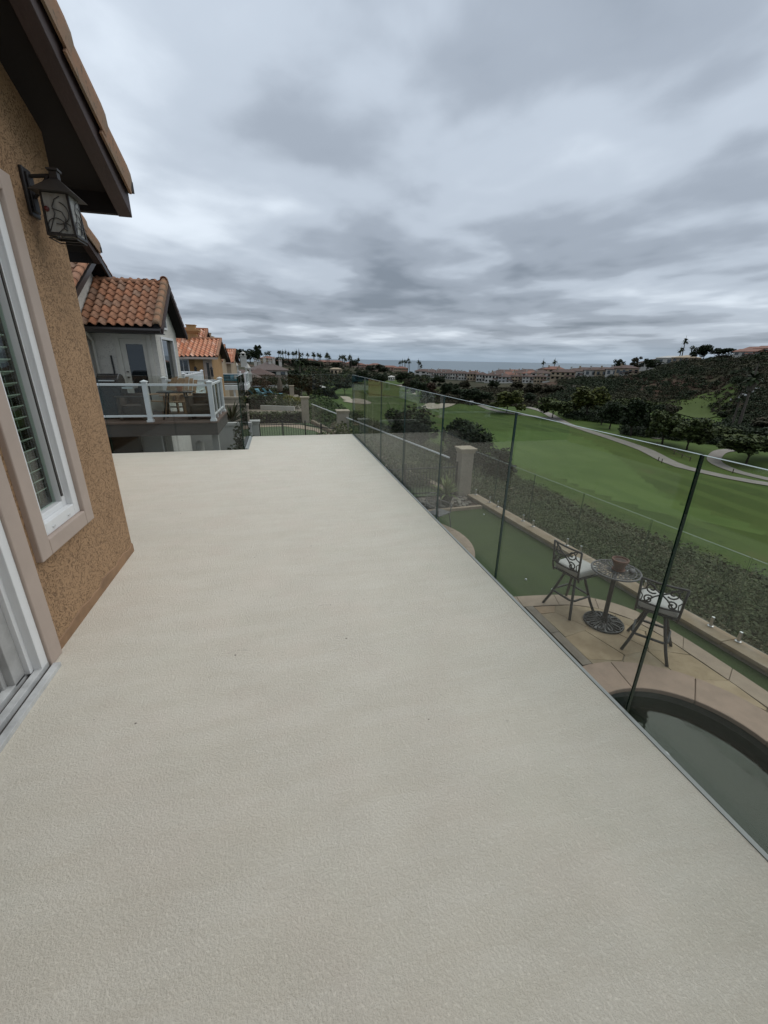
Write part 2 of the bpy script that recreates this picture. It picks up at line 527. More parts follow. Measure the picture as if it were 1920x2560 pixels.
class MB:
    """Collects boxes, tubes, lathes and prisms (world or thing coordinates); build() links them as ONE mesh object."""

    def __init__(s):
        s.v, s.f = [], []

    def add(s, vs, fs):
        o = len(s.v)
        s.v += [tuple(p) for p in vs]
        s.f += [tuple(i + o for i in f) for f in fs]
        return s

    def box(s, x0, x1, y0, y1, z0, z1):
        return s.add([(x0, y0, z0), (x1, y0, z0), (x1, y1, z0), (x0, y1, z0), (x0, y0, z1), (x1, y0, z1), (x1, y1, z1), (x0, y1, z1)],
                     [(0, 3, 2, 1), (4, 5, 6, 7), (0, 1, 5, 4), (1, 2, 6, 5), (2, 3, 7, 6), (3, 0, 4, 7)])

    def bar(s, a, b, w, h=None, up=(0, 0, 1)):
        """rectangular bar from a to b"""
        a, b = Vector(a), Vector(b)
        d = (b - a).normalized()
        u = Vector(up)
        if abs(d.dot(u)) > 0.98:
            u = Vector((0, 1, 0))
        r = d.cross(u).normalized()
        u = r.cross(d)
        h = w if h is None else h
        r, u = r * w / 2, u * h / 2
        vs = [a - r - u, a + r - u, a + r + u, a - r + u, b - r - u, b + r - u, b + r + u, b - r + u]
        return s.add(vs, [(0, 1, 2, 3), (7, 6, 5, 4), (0, 4, 5, 1), (1, 5, 6, 2), (2, 6, 7, 3), (3, 7, 4, 0)])

    def tube(s, pts, r, n=8, closed=False):
        pts = [Vector(p) for p in pts]
        k = len(pts)
        rs = r if isinstance(r, (list, tuple)) else [r] * k
        prev = None
        rings = []
        for i, p in enumerate(pts):
            if closed:
                d = pts[(i + 1) % k] - pts[i - 1]
            else:
                d = pts[min(i + 1, k - 1)] - pts[max(i - 1, 0)]
            d.normalize()
            if prev is None:
                u = d.orthogonal().normalized()
            else:
                u = (prev - d * prev.dot(d))
                u = u.normalized() if u.length > 1e-6 else d.orthogonal().normalized()
            prev = u
            w = d.cross(u)
            rings.append([p + (u * math.cos(2 * PI * j / n) + w * math.sin(2 * PI * j / n)) * rs[i] for j in range(n)])
        vs = [q for ring in rings for q in ring]
        fs = []
        for i in range(k if closed else k - 1):
            a, b = i * n, ((i + 1) % k) * n
            fs += [(a + j, a + (j + 1) % n, b + (j + 1) % n, b + j) for j in range(n)]
        if not closed:
            fs += [tuple(range(n - 1, -1, -1)), tuple((k - 1) * n + j for j in range(n))]
        return s.add(vs, fs)

    def lathe(s, prof, c=(0, 0, 0), n=20, sx=1, sy=1, caps=True):
        """prof: (radius, z) from bottom to top, closed at both ends"""
        vs = []
        for r, z in prof:
            vs += [(c[0] + r * sx * math.cos(2 * PI * j / n), c[1] + r * sy * math.sin(2 * PI * j / n), c[2] + z) for j in range(n)]
        fs = []
        for i in range(len(prof) - 1):
            a, b = i * n, (i + 1) * n
            fs += [(a + j, a + (j + 1) % n, b + (j + 1) % n, b + j) for j in range(n)]
        if caps:
            fs += [tuple(range(n - 1, -1, -1)), tuple((len(prof) - 1) * n + j for j in range(n))]
        return s.add(vs, fs)

    def prism(s, poly, z0, z1):
        """vertical prism over a ccw polygon"""
        k = len(poly)
        vs = [(x, y, z0) for x, y in poly] + [(x, y, z1) for x, y in poly]
        fs = [tuple(range(k - 1, -1, -1)), tuple(range(k, 2 * k))]
        fs += [(i, (i + 1) % k, k + (i + 1) % k, k + i) for i in range(k)]
        return s.add(vs, fs)

    def xprism(s, poly, x0, x1):
        """prism along X over a polygon given in (y, z)"""
        k = len(poly)
        vs = [(x0, y, z) for y, z in poly] + [(x1, y, z) for y, z in poly]
        fs = [tuple(range(k - 1, -1, -1)), tuple(range(k, 2 * k))]
        fs += [(i, (i + 1) % k, k + (i + 1) % k, k + i) for i in range(k)]
        return s.add(vs, fs)

    def strip(s, A, B, z0, z1):
        """solid band between two plan polylines of equal length"""
        k = len(A)
        vs = [(x, y, z0) for x, y in A] + [(x, y, z0) for x, y in B] + [(x, y, z1) for x, y in A] + [(x, y, z1) for x, y in B]
        fs = []
        for i in range(k - 1):
            fs += [(2 * k + i, 2 * k + i + 1, 3 * k + i + 1, 3 * k + i), (i, k + i, k + i + 1, i + 1),
                   (i, i + 1, 2 * k + i + 1, 2 * k + i), (k + i, 3 * k + i, 3 * k + i + 1, k + i + 1)]
        fs += [(0, 2 * k, 3 * k, k), (k - 1, 2 * k - 1, 4 * k - 1, 3 * k - 1)]
        return s.add(vs, fs)

    def quad(s, a, b, c, d):
        return s.add([a, b, c, d], [(0, 1, 2, 3)])

    def mesh(s, name, o=(0, 0, 0)):
        me = bpy.data.meshes.new(name)
        me.from_pydata([(x - o[0], y - o[1], z - o[2]) for x, y, z in s.v], [], s.f)
        bm = bmesh.new()
        bm.from_mesh(me)
        bmesh.ops.recalc_face_normals(bm, faces=bm.faces)
        bm.to_mesh(me)
        bm.free()
        return me

    def build(s, name, m, parent=None, smooth=False, bevel=0.0, at=None):
        o0 = ORG.get(parent.name, (0, 0, 0)) if parent else (at or (0, 0, 0))
        me = s.mesh(name, o0)
        me.materials.append(m)
        if smooth:
            me.polygons.foreach_set('use_smooth', [True] * len(me.polygons))
        ob = bpy.data.objects.new(name, me)
        COL.objects.link(ob)
        if parent:
            ob.parent = parent
        elif at:
            ob.location = at
        ORG[ob.name] = o0
        if bevel:
            b = ob.modifiers.new('bevel', 'BEVEL')
            b.width = bevel
            b.segments = 2
            b.limit_method = 'ANGLE'
        return ob


def put(name, me, m, parent=None, loc=(0, 0, 0), rot=None, scale=None):
    """link one object that shares the mesh"""
    if m is not None and not me.materials:
        me.materials.append(m)
    ob = bpy.data.objects.new(name, me)
    COL.objects.link(ob)
    o0 = ORG.get(parent.name, (0, 0, 0)) if parent else (0, 0, 0)
    M = Matrix.Translation((loc[0] - o0[0], loc[1] - o0[1], loc[2] - o0[2]))
    if rot is not None:
        M = M @ (rot.to_4x4() if isinstance(rot, Matrix) else Matrix.Rotation(rot, 4, 'Z'))
    if scale is not None:
        sx, sy, sz = (scale,) * 3 if isinstance(scale, (int, float)) else scale
        M = M @ Matrix.Diagonal((sx, sy, sz, 1))
    ob.matrix_basis = M
    if parent:
        ob.parent = parent
    ORG[ob.name] = o0
    return ob


def tag(o, label=None, cat=None, group=None, kind=None):
    if label:
        o['label'] = label
    if cat:
        o['category'] = cat
    if group:
        o['group'] = group
    if kind:
        o['kind'] = kind
    return o


def thing(name, label, cat, loc=(0, 0, 0), rz=0.0, group=None):
    o = bpy.data.objects.new(name, None)
    o.empty_display_size = 0.2
    COL.objects.link(o)
    o.location = loc
    o.rotation_euler = (0, 0, rz)
    ORG[o.name] = (0, 0, 0) if rz else tuple(loc)
    return tag(o, label, cat, group)


def copy_tree(o, parent=None):
    c = o.copy()
    COL.objects.link(c)
    if parent:
        c.parent = parent
    for ch in [x for x in KIDS.get(o.name, [])]:
        copy_tree(ch, c)
    return c


KIDS = {}


def remember(o):
    """children lists for copy_tree"""
    for x in bpy.data.objects:
        if x.parent:
            KIDS.setdefault(x.parent.name, [])
            if x not in KIDS[x.parent.name]:
                KIDS[x.parent.name].append(x)


def np_mesh(name, verts, quads, m):
    """fast mesh from numpy arrays"""
    me = bpy.data.meshes.new(name)
    nv, nf = len(verts), len(quads)
    k = quads.shape[1]
    me.vertices.add(nv)
    me.vertices.foreach_set('co', np.ascontiguousarray(verts, dtype=np.float32).ravel())
    me.loops.add(nf * k)
    me.loops.foreach_set('vertex_index', np.ascontiguousarray(quads, dtype=np.int32).ravel())
    me.polygons.add(nf)
    me.polygons.foreach_set('loop_start', np.arange(0, nf * k, k, dtype=np.int32))
    me.polygons.foreach_set('loop_total', np.full(nf, k, dtype=np.int32))
    me.update()
    me.validate()
    me.materials.append(m)
    return me


def leaf_quads(centers, size, rng, up=0.4, long=1.0):
    """one leaf-sized quad per centre, turned at random but leaning upward"""
    n = len(centers)
    nrm = rng.normal(size=(n, 3))
    nrm[:, 2] = np.abs(nrm[:, 2]) + up
    nrm /= np.linalg.norm(nrm, axis=1)[:, None]
    t = rng.normal(size=(n, 3))
    u = np.cross(nrm, t)
    u /= np.linalg.norm(u, axis=1)[:, None] + 1e-9
    w = np.cross(nrm, u)
    sz = (size * rng.uniform(0.6, 1.4, n))[:, None] if np.ndim(size) == 0 else (np.asarray(size) * rng.uniform(0.6, 1.4, n))[:, None]
    u *= sz * 0.5 * long
    w *= sz * 0.5
    v = np.stack([centers - u - w * 0.6, centers + u * 0.3 - w, centers + u + w * 0.6, centers - u * 0.3 + w], 1).reshape(-1, 3)
    return v, np.arange(4 * n).reshape(-1, 4)


def blob_points(lobes, n, rng, shell=0.55):
    """points through ellipsoid lobes (x,y,z,rx,ry,rz), denser towards their skins"""
    lob = np.asarray(lobes, float)
    wt = lob[:, 3] * lob[:, 4] + lob[:, 3] * lob[:, 5]
    idx = rng.choice(len(lob), n, p=wt / wt.sum())
    d = rng.normal(size=(n, 3))
    d /= np.linalg.norm(d, axis=1)[:, None]
    r = rng.uniform(shell, 1.0, n)[:, None]
    return lob[idx, :3] + d * r * lob[idx, 3:6]


# ------------------------------------------------------------------ the deck we stand on
DX = 1.385
deck = MB()
deck.prism([(-4.2, -4.0), (DX, -4.0), (DX, 8.34), (-0.56, 8.34), (-0.56, 7.10), (-4.2, 7.10)], -0.30, 0.0)
deck = tag(deck.build('deck', deck_m), kind='structure')
tag(MB().box(DX + 0.001, DX + 0.019, -4.0, 8.34, -0.30, 0.004).build('deck_edge_strip', shoe_m), kind='structure')
tag(MB().box(-0.62, -0.585, 7.16, 8.36, -0.30, 0.006).box(-0.585, -0.561, 7.16, 8.36, -0.30, -0.012).build('deck_edge_strip', shoe_m), kind='structure')
under = MB().box(0.95, 1.35, -4, 8.2, -0.75, -0.31)
tag(under.build('deck_beam', dark_m), kind='structure')
tag(MB().box(-3.9, -1.3, -4, 7.0, -2.8, -0.31).build('basement_wall', stucco_t), kind='structure')


def glass_panel(parent, a, b, z0, z1, t=0.015, name='glass_pane'):
    """one pane between plan points a and b: clear faces, dark green edges, pale polished top"""
    a, b = Vector((*a, 0)), Vector((*b, 0))
    d = (b - a).normalized()
    n = Vector((-d.y, d.x, 0)) * t / 2
    vs = [a - n, b - n, b + n, a + n]
    V = [(p.x, p.y, z0) for p in vs] + [(p.x, p.y, z1) for p in vs]
    F = [(0, 1, 5, 4), (2, 3, 7, 6), (1, 2, 6, 5), (3, 0, 4, 7), (0, 3, 2, 1), (4, 5, 6, 7)]
    o0 = ORG[parent.name]
    me = bpy.data.meshes.new(name)
    me.from_pydata([(x - o0[0], y - o0[1], z - o0[2]) for x, y, z in V], [], F)
    for mm in (glass_m, edge_m, topedge_m):
        me.materials.append(mm)
    for i, p in enumerate(me.polygons):
        p.material_index = (0, 0, 1, 1, 1, 2)[i]
    ob = bpy.data.objects.new(name, me)
    COL.objects.link(ob)
    ob.parent = parent
    ORG[ob.name] = o0
    return ob


GH = 1.157
gr = thing('glass_railing', 'long frameless glass railing along the golf side of the cream deck', 'railing', (1.425, 4.2, 0))
joints = [-2.55, -1.33, -0.11, 1.10, 2.32, 3.52, 4.72, 5.92, 7.14, 8.37]
for y0, y1 in zip(joints[:-1], joints[1:]):
    glass_panel(gr, (1.425, y0 + 0.003), (1.425, y1 - 0.003), -0.24, GH)
for y in joints[1:-1]:
    for zz in (-0.06, -0.18):
        MB().tube([(1.412, y - 0.2, zz), (1.445, y - 0.2, zz)], 0.025, 12).build('clamp', steel_m, gr)
ge = thing('glass_railing', 'frameless glass railing across the far end of the cream deck', 'railing', (0.4, 8.385, 0))
for x0, x1 in ((-0.575, 0.42), (0.432, 1.405)):
    glass_panel(ge, (x0, 8.385), (x1, 8.385), -0.24, GH)
gl = thing('glass_railing', 'frameless glass railing between the orange wall and the deck corner', 'railing', (-1.6, 7.14, 0))
for x0, x1 in ((-2.585, -1.645), (-1.632, -0.645)):
    glass_panel(gl, (x0, 7.14), (x1, 7.14), -0.24, GH)
gs = thing('glass_railing', 'short glass railing seen edge on beside the narrow end of the deck', 'railing', (-0.632, 7.8, 0))
glass_panel(gs, (-0.632, 7.155), (-0.632, 8.37), -0.24, GH)

# ------------------------------------------------------------------ our house: orange stucco wall, window, sliding door, rake roof
XW = -1.2
house = thing('orange_house', 'orange stucco house wall with white window and dark roof overhang beside the deck', 'house', (-2.0, 1.0, 0))
w = MB()
w.box(XW - 0.22, XW, 2.12, 2.735, -0.02, 0.49)            # under the window
w.box(XW - 0.22, XW, 2.735, 3.28, -0.02, 2.62)            # corner pier
w.box(XW - 0.22, XW, 2.12, 2.735, 2.24, 2.9)
w.box(XW - 0.22, XW, -4.0, 2.12, 2.24, 5.2)
w.box(XW - 0.22, XW, 2.068, 2.12, -0.02, 2.24)
w.xprism([(2.12, 2.9), (2.735, 2.62), (3.28, 2.62), (3.28, 2.66), (2.12, 3.25)], XW - 0.22, XW)
w.box(-2.62, XW - 0.22, 3.06, 3.28, -0.02, 3.1)           # the return behind the corner
w.box(-2.84, -2.62, 3.28, 6.95, -0.02, 3.2)               # recessed wing
w.box(-2.62, XW - 0.221, -4.0, -3.9, -0.02, 3.0)
w.box(XW + .001, 1.36, -1.45, -1.2, -0.02, 3.3)            # added unseen wall behind the camera, shades the near deck
wall_o = w.build('wall', stucco_o, house)
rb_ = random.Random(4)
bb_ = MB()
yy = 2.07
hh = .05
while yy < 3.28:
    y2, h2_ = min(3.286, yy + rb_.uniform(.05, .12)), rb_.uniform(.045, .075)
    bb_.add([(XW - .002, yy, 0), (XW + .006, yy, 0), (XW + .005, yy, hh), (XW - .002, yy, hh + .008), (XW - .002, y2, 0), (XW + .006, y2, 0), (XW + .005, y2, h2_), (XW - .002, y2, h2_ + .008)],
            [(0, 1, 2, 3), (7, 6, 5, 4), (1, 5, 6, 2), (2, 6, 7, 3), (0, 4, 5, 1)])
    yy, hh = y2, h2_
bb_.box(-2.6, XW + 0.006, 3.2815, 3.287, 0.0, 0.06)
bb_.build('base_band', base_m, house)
# window: tan surround, white frame, pane, blind
win = MB().box(XW - 0.03, XW + 0.028, 2.635, 2.735, 0.49, 2.24).box(XW - 0.03, XW + 0.028, 2.118, 2.215, 0.49, 2.24) \
    .box(XW - 0.03, XW + 0.028, 2.215, 2.635, 0.49, 0.575).box(XW - 0.03, XW + 0.028, 2.215, 2.635, 2.15, 2.24)
win = win.build('window', trim_m, house, bevel=0.006)
x0, x1 = XW - 0.075, XW + 0.006
fr = MB().box(x0, x1, 2.575, 2.634, 0.576, 2.149).box(x0, x1, 2.216, 2.262, 0.576, 2.149).box(x0, x1, 2.262, 2.575, 0.576, 0.640).box(x0, x1, 2.262, 2.575, 2.09, 2.149)
x1 = XW - 0.025
fr.box(x0, x1, 2.535, 2.575, 0.64, 2.09).box(x0, x1, 2.262, 2.29, 0.64, 2.09).box(x0, x1, 2.29, 2.535, 0.64, 0.672).box(x0, x1, 2.29, 2.535, 2.05, 2.09)
fr.build('frame', white_m, win, bevel=0.004)
MB().box(XW - 0.026, XW - 0.020, 2.535, 2.551, 0.70, 2.05).build('gasket', dirt_m, win)
for yy in (2.33, 2.50):
    MB().box(XW + 0.006, XW + 0.010, yy - 0.014, yy + 0.014, 0.596, 0.606).build('weep_cover', track_m, win, bevel=0.002)
glass = MB().box(XW - 0.062, XW - 0.056, 2.29, 2.535, 0.672, 2.05).build('pane', winglass_m, win)
for i in range(24):
    z = 0.74 + i * 0.055
    ya_, yb_ = 2.292, 2.52
    MB().add([(XW - 0.105, ya_, z), (XW - 0.072, ya_, z + 0.016), (XW - 0.072, yb_, z + 0.016), (XW - 0.105, yb_, z), (XW - 0.105, ya_, z + 0.005), (XW - 0.072, ya_, z + 0.021), (XW - 0.072, yb_, z + 0.021), (XW - 0.105, yb_, z + 0.005)],
             [(0, 1, 2, 3), (7, 6, 5, 4), (0, 4, 5, 1), (1, 5, 6, 2), (2, 6, 7, 3), (3, 7, 4, 0)]).build('slat', blind_m, win)
MB().box(XW - 0.07, XW - 0.0685, 2.42, 2.4215, 0.7, 2.06).build('blind_cord', blind_m, win)
MB().box(-2.5, XW - 0.221, 1.2, 1.22, 0, 2.4).box(-2.5, -2.48, 1.22, 3.05, 0, 2.4).box(-2.48, XW - 0.221, 1.22, 3.05, -0.02, 0.0).box(-2.48, XW - 0.221, 1.22, 3.05, 2.4, 2.42).build('room', room_m, house)
# sliding door
door = MB().box(XW - 0.03, XW + 0.022, 1.96, 2.067, 0.0, 2.24).box(XW - 0.03, XW + 0.022, -1.2, 1.96, 2.15, 2.24).build('sliding_door', trim_m, house, bevel=0.006)
jam, jam2 = MB(), MB()
for dx, ya, yb in ((0.010, 1.905, 1.959), (-0.025, 1.88, 1.905), (-0.045, 1.80, 1.88), (-0.075, 1.775, 1.80), (-0.095, 1.70, 1.775), (-0.13, 1.675, 1.70)):
    (jam if dx > -.04 else jam2).box(XW - 0.22, XW + dx, ya, yb, 0.03, 2.15)
jam.build('frame', white_m, door, bevel=0.003)
jam2.build('frame', jamb_m, door, bevel=0.003)
sill = MB()
for xa, xb, zt in ((0.03, 0.062, 0.022), (0.012, 0.0295, 0.008), (-0.022, 0.0115, 0.034), (-0.0445, -0.0225, 0.012), (-0.085, -0.045, 0.042), (-0.105, -0.0855, 0.016), (-0.15, -0.1055, 0.046)):
    sill.box(XW + xa, XW + xb, -1.3, 1.958, 0.0, zt)
sill.build('sill_track', track_m, door, bevel=0.0015)
MB().box(XW + 0.0125, XW + 0.029, -1.3, 1.957, 0.0082, 0.0092).box(XW - 0.044, XW - 0.023, -1.3, 1.957, 0.0122, 0.0132).box(XW - 0.105, XW - 0.086, -1.3, 1.957, 0.0162, 0.0172).build('track_dirt', dirt_m, door)
MB().box(XW - 0.132, XW - 0.126, -1.0, 1.68, 0.09, 2.1).build('pane', pane_m, door)
MB().box(XW - 0.145, XW - 0.11, -1.0, 1.675, 0.047, 0.12).box(XW - 0.145, XW - 0.11, 1.60, 1.674, 0.12, 2.12).build('door_sash', white_m, door)

# rake roofs of our house: barge board, soffit, rake tiles


def rake_tile_mesh():
    """barrel cap that hangs over the barge: local X outward, Y up-slope, Z off the roof; 0.46 long"""
    prof = []
    R = 0.085
    prof.append((0.085, -0.125))
    for i in range(9):
        a = PI * i / 8
        prof.append((R * math.cos(a), R * math.sin(a) * 0.8))
    inner = [(x * 0.86, z * 0.82 - 0.002) for x, z in prof[::-1]]
    inner[-1] = (0.071, -0.125)
    ring = prof + inner
    k = len(ring)
    vs = []
    # the nose is rounded off, the tail tucks under the next tile
    for y, sx, lift, cut in ((0.0, 0.9, .0, .55), (0.012, .96, .022, .8), (0.04, 1.0, .038, .95), (0.10, 1.0, .040, 1.0), (0.46, .93, .0, 1.0)):
        for x, z in ring:
            if z > 0:
                vs.append((x * sx, y, z * cut + lift))
            else:
                vs.append((x * sx, y + (0.03 if z < -.1 else 0), z * (cut if cut < 1 else 1.0) + lift * .6))
    fs = [tuple(range(k - 1, -1, -1)), tuple(4 * k + i for i in range(k))]
    for j in range(4):
        fs += [(j * k + i, j * k + (i + 1) % k, (j + 1) * k + (i + 1) % k, (j + 1) * k + i) for i in range(k)]
    b = MB().add(vs, fs)
    return b.mesh('rake_tile')


RAKE_ME = rake_tile_mesh()


def rake_roof(house, X, ylow, zlow, slope, yhigh, xin, tiles=9):
    """gable overhang whose barge faces +X, falling towards +Y; zlow is the barge's lower edge at its tip"""
    ca = math.cos(math.atan(slope))
    sa = math.sin(math.atan(slope))

    def P(x, t, h):       # t metres up the slope, h metres off it
        return (x, ylow - t * ca + h * 0, zlow + t * sa + h)
    T = (ylow - yhigh) / ca
    H = 0.15
    roof = MB()
    roof.add([P(X - 0.1, 0.02, 0.10), P(X - 0.1, T, 0.10), P(xin, T, 0.10), P(xin, 0.02, 0.10), P(X - 0.1, 0.02, 0.14), P(X - 0.1, T, 0.14), P(xin, T, 0.14), P(xin, 0.02, 0.14)],
             [(0, 1, 2, 3), (7, 6, 5, 4), (0, 4, 5, 1), (1, 5, 6, 2), (2, 6, 7, 3), (3, 7, 4, 0)])
    roof.box(xin, X - 0.0855, ylow - 0.045, ylow - 0.005, zlow + 0.005, zlow + 0.16)
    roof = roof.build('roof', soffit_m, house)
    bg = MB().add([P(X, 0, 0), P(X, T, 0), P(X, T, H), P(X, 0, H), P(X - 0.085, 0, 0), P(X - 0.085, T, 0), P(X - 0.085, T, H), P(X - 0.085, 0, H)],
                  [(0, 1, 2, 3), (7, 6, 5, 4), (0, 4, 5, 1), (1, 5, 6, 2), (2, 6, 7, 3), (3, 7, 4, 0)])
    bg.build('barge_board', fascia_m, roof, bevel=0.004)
    # tip of the felt and drip edge
    MB().box(X - 0.14, X + 0.03, ylow - 0.03, ylow + 0.035, zlow + 0.15, zlow + 0.215).build('bird_stop', soffit_m, roof)
    R = Matrix(((1, 0, 0), (0, -ca, sa), (0, sa, ca))).transposed()
    R = Matrix((Vector((1, 0, 0)), Vector((0, -ca, sa)), Vector((0, sa, ca)))).transposed()
    me = RAKE_ME
    for i in range(tiles):
        p = P(X - 0.055, -0.05 + i * 0.385, H + 0.06)
        o = put('rake_tile', me, brick_w, roof, p, R @ Matrix.Rotation(random.uniform(-0.012, 0.012), 3, 'Z'))
    sheet = MB()
    for j in range(7):
        xx = X - 0.25 - j * 0.24
        if xx < xin:
            break
        sheet.tube([P(xx, 0.03, 0.235), P(xx, T, 0.235)], 0.085, 8)
    sheet.build('roof_tiles', clay_m, roof)
    return roof


rake_roof(house, -0.90, 3.66, 2.33, 0.487, -3.0, -2.3, 16)
rake_roof(house, -2.30, 7.34, 2.625, 0.487, 3.3, -3.4, 8)

# wall lantern
lt = thing('wall_lantern', 'dark iron wall lantern with frosted vine scroll panes on the orange wall', 'lantern', (-1.2, 2.95, 2.2))
MB().box(XW, XW + 0.018, 2.895, 2.985, 2.12, 2.335).box(XW + 0.018, XW + 0.03, 2.910, 2.970, 2.14, 2.315).build('back_plate', iron_m, lt, bevel=0.005)
lx, ly = -1.058, 2.935
MB().tube([(XW + 0.03, ly, 2.30), (lx, ly, 2.315)], 0.009, 8).tube([(XW + 0.03, ly, 2.205), (lx - 0.03, ly, 2.31)], 0.008, 8).build('arm', iron_m, lt)
cap = MB()
hw = 0.098
zb, za = 2.222, 2.298
cap.add([(lx - hw, ly - hw, zb), (lx + hw, ly - hw, zb), (lx + hw, ly + hw, zb), (lx - hw, ly + hw, zb), (lx - .016, ly - .016, za), (lx + .016, ly - .016, za), (lx + .016, ly + .016, za), (lx - .016, ly + .016, za)],
        [(0, 1, 5, 4), (1, 2, 6, 5), (2, 3, 7, 6), (3, 0, 4, 7), (4, 5, 6, 7), (0, 3, 2, 1)])
cap.box(lx - .018, lx + .018, ly - .018, ly + .018, za, za + 0.032).box(lx - .026, lx + .026, ly - .026, ly + .026, za + 0.0325, za + 0.042)
cap.build('hood', bronze_m, lt)
fr = MB()
h1, h2 = 0.058, 0.064
z0, z1 = 2.037, 2.2215
for sx in (-1, 1):
    for sy in (-1, 1):
        fr.bar((lx + sx * h2, ly + sy * h2, z0), (lx + sx * h1, ly + sy * h1, z1), 0.010)
for a, b in (((-1, -1), (1, -1)), ((1, -1), (1, 1)), ((1, 1), (-1, 1)), ((-1, 1), (-1, -1))):
    fr.bar((lx + a[0] * h2, ly + a[1] * h2, z0), (lx + b[0] * h2, ly + b[1] * h2, z0), 0.012)
    fr.bar((lx + a[0] * h2, ly + a[1] * h2, z0 - 0.016), (lx + b[0] * h2, ly + b[1] * h2, z0 - 0.016), 0.005)
fr.build('frame', iron_m, lt)
frost = mat('streaked lantern glass', (0.36, 0.36, 0.33), 0.4, col2=(0.20, 0.20, 0.18), vscale=16, stretch=(1, 1, 0.25))
fw = h1 - 0.004
for name, q in (('pane', ((lx - fw, ly - h1 - .003), (lx + fw, ly - h1 - .003))), ('pane', ((lx + h1 + .003, ly - fw), (lx + h1 + .003, ly + fw))), ('pane', ((lx - fw, ly + h1 + .003), (lx + fw, ly + h1 + .003))), ('pane', ((lx - h1 - .003, ly - fw), (lx - h1 - .003, ly + fw)))):
    MB().bar((q[0][0], q[0][1], (z0 + z1) / 2), (q[1][0], q[1][1], (z0 + z1) / 2), 0.003, z1 - z0 - 0.004).build(name, frost, lt)


def arc(c, r, a0, a1, n=14):
    return [(c[0] + r * math.cos(a0 + (a1 - a0) * i / n), c[1] + r * math.sin(a0 + (a1 - a0) * i / n)) for i in range(n + 1)]


scroll_2d = [arc((-.012, -.062), .042, PI * 1.12, -0.15, 16), arc((.002, .004), .05, -1.9, 1.25, 14), [(-.055, -.085), (-.03, -.04), (-.012, .0), (-.018, .03), (-.002, .062), (.025, .078)],
             arc((.034, -.058), .016, 0.4, 4.6, 10), [(-.055, -.085), (-.01, -.085), (.02, -.06), (.034, -.02), (.02, .01), (-.02, .022)]]
for face in (0, 1):
    sm = MB()
    for pl in scroll_2d:
        pts = []
        for u, v in pl:
            u = max(-.052, min(.052, u))
            if face == 0:
                pts.append((lx + u, ly - h2 - .003, 2.13 + v))
            else:
                pts.append((lx + h2 + .003, ly + u, 2.13 + v))
        sm.tube(pts, 0.0022, 5)
    sm.build('scroll', iron_m, lt)
red = mat('dark red rose', (0.09, 0.012, 0.010), 0.5)
MB().lathe([(0.004, -0.012), (0.012, -0.004), (0.012, 0.004), (0.004, 0.012)], (lx - 0.044, ly - h2 - 0.004, 2.148), 10).build('rose', red, lt)

# ------------------------------------------------------------------ back yard below the deck
YZ = -2.8
SC, SR = (4.3, 2.4), 1.13


def ray_to(poly, c, ang):
    """distance from c to the outline of poly along ang"""
    d = (math.cos(ang), math.sin(ang))
    best = 1e9
    for i in range(len(poly)):
        p, q = poly[i], poly[(i + 1) % len(poly)]
        ex, ey = q[0] - p[0], q[1] - p[1]
        den = d[0] * ey - d[1] * ex
        if abs(den) < 1e-9:
            continue
        t = ((p[0] - c[0]) * ey - (p[1] - c[1]) * ex) / den
        u = ((p[0] - c[0]) * d[1] - (p[1] - c[1]) * d[0]) / den
        if t > 0 and -1e-6 <= u <= 1 + 1e-6:
            best = min(best, t)
    return best


PATIO_P = [(1.0, -2.0), (6.4, -2.0), (6.33, 1.2), (6.29, 3.12), (6.23, 4.35), (6.1, 5.08), (5.67, 5.57), (5.1, 5.83), (4.48, 5.92), (1.0, 6.0)]
TURF_P = [(0.9, -3), (7.4, -3), (6.75, 4), (6.1, 10.9), (0.9, 10.9)]
angs = sorted([2 * PI * i / 160 for i in range(160)] + [math.atan2(y - SC[1], x - SC[0]) % (2 * PI) for x, y in PATIO_P + TURF_P])
ring = lambda f: [(SC[0] + f(a) * math.cos(a), SC[1] + f(a) * math.sin(a)) for a in angs + angs[:1]]
tag(MB().strip(ring(lambda a: ray_to(TURF_P, SC, a)), ring(lambda a: ray_to(PATIO_P, SC, a) - .02), YZ - 0.3, YZ).build('turf', turf_m), kind='structure')
patio = tag(MB().strip(ring(lambda a: ray_to(PATIO_P, SC, a)), ring(lambda a: SR + .2), YZ + 0.001, YZ + 0.006).build('patio', grout_m), kind='structure')


def resample(pl, n):
    pl = [Vector((*p, 0)) for p in pl]
    ds = [0]
    for a, b in zip(pl, pl[1:]):
        ds.append(ds[-1] + (b - a).length)
    out = []
    for i in range(n + 1):
        t = ds[-1] * i / n
        k = max(j for j in range(len(ds)) if ds[j] <= t + 1e-9)
        k = min(k, len(pl) - 2)
        f = (t - ds[k]) / max(1e-9, ds[k + 1] - ds[k])
        p = pl[k].lerp(pl[k + 1], f)
        out.append((p.x, p.y))
    return out


def smooth_line(pl, it=2):
    for _ in range(it):
        q = [pl[0]]
        for a, b in zip(pl, pl[1:]):
            q += [(a[0] * .75 + b[0] * .25, a[1] * .75 + b[1] * .25), (a[0] * .25 + b[0] * .75, a[1] * .25 + b[1] * .75)]
        pl = q + [pl[-1]]
    return pl


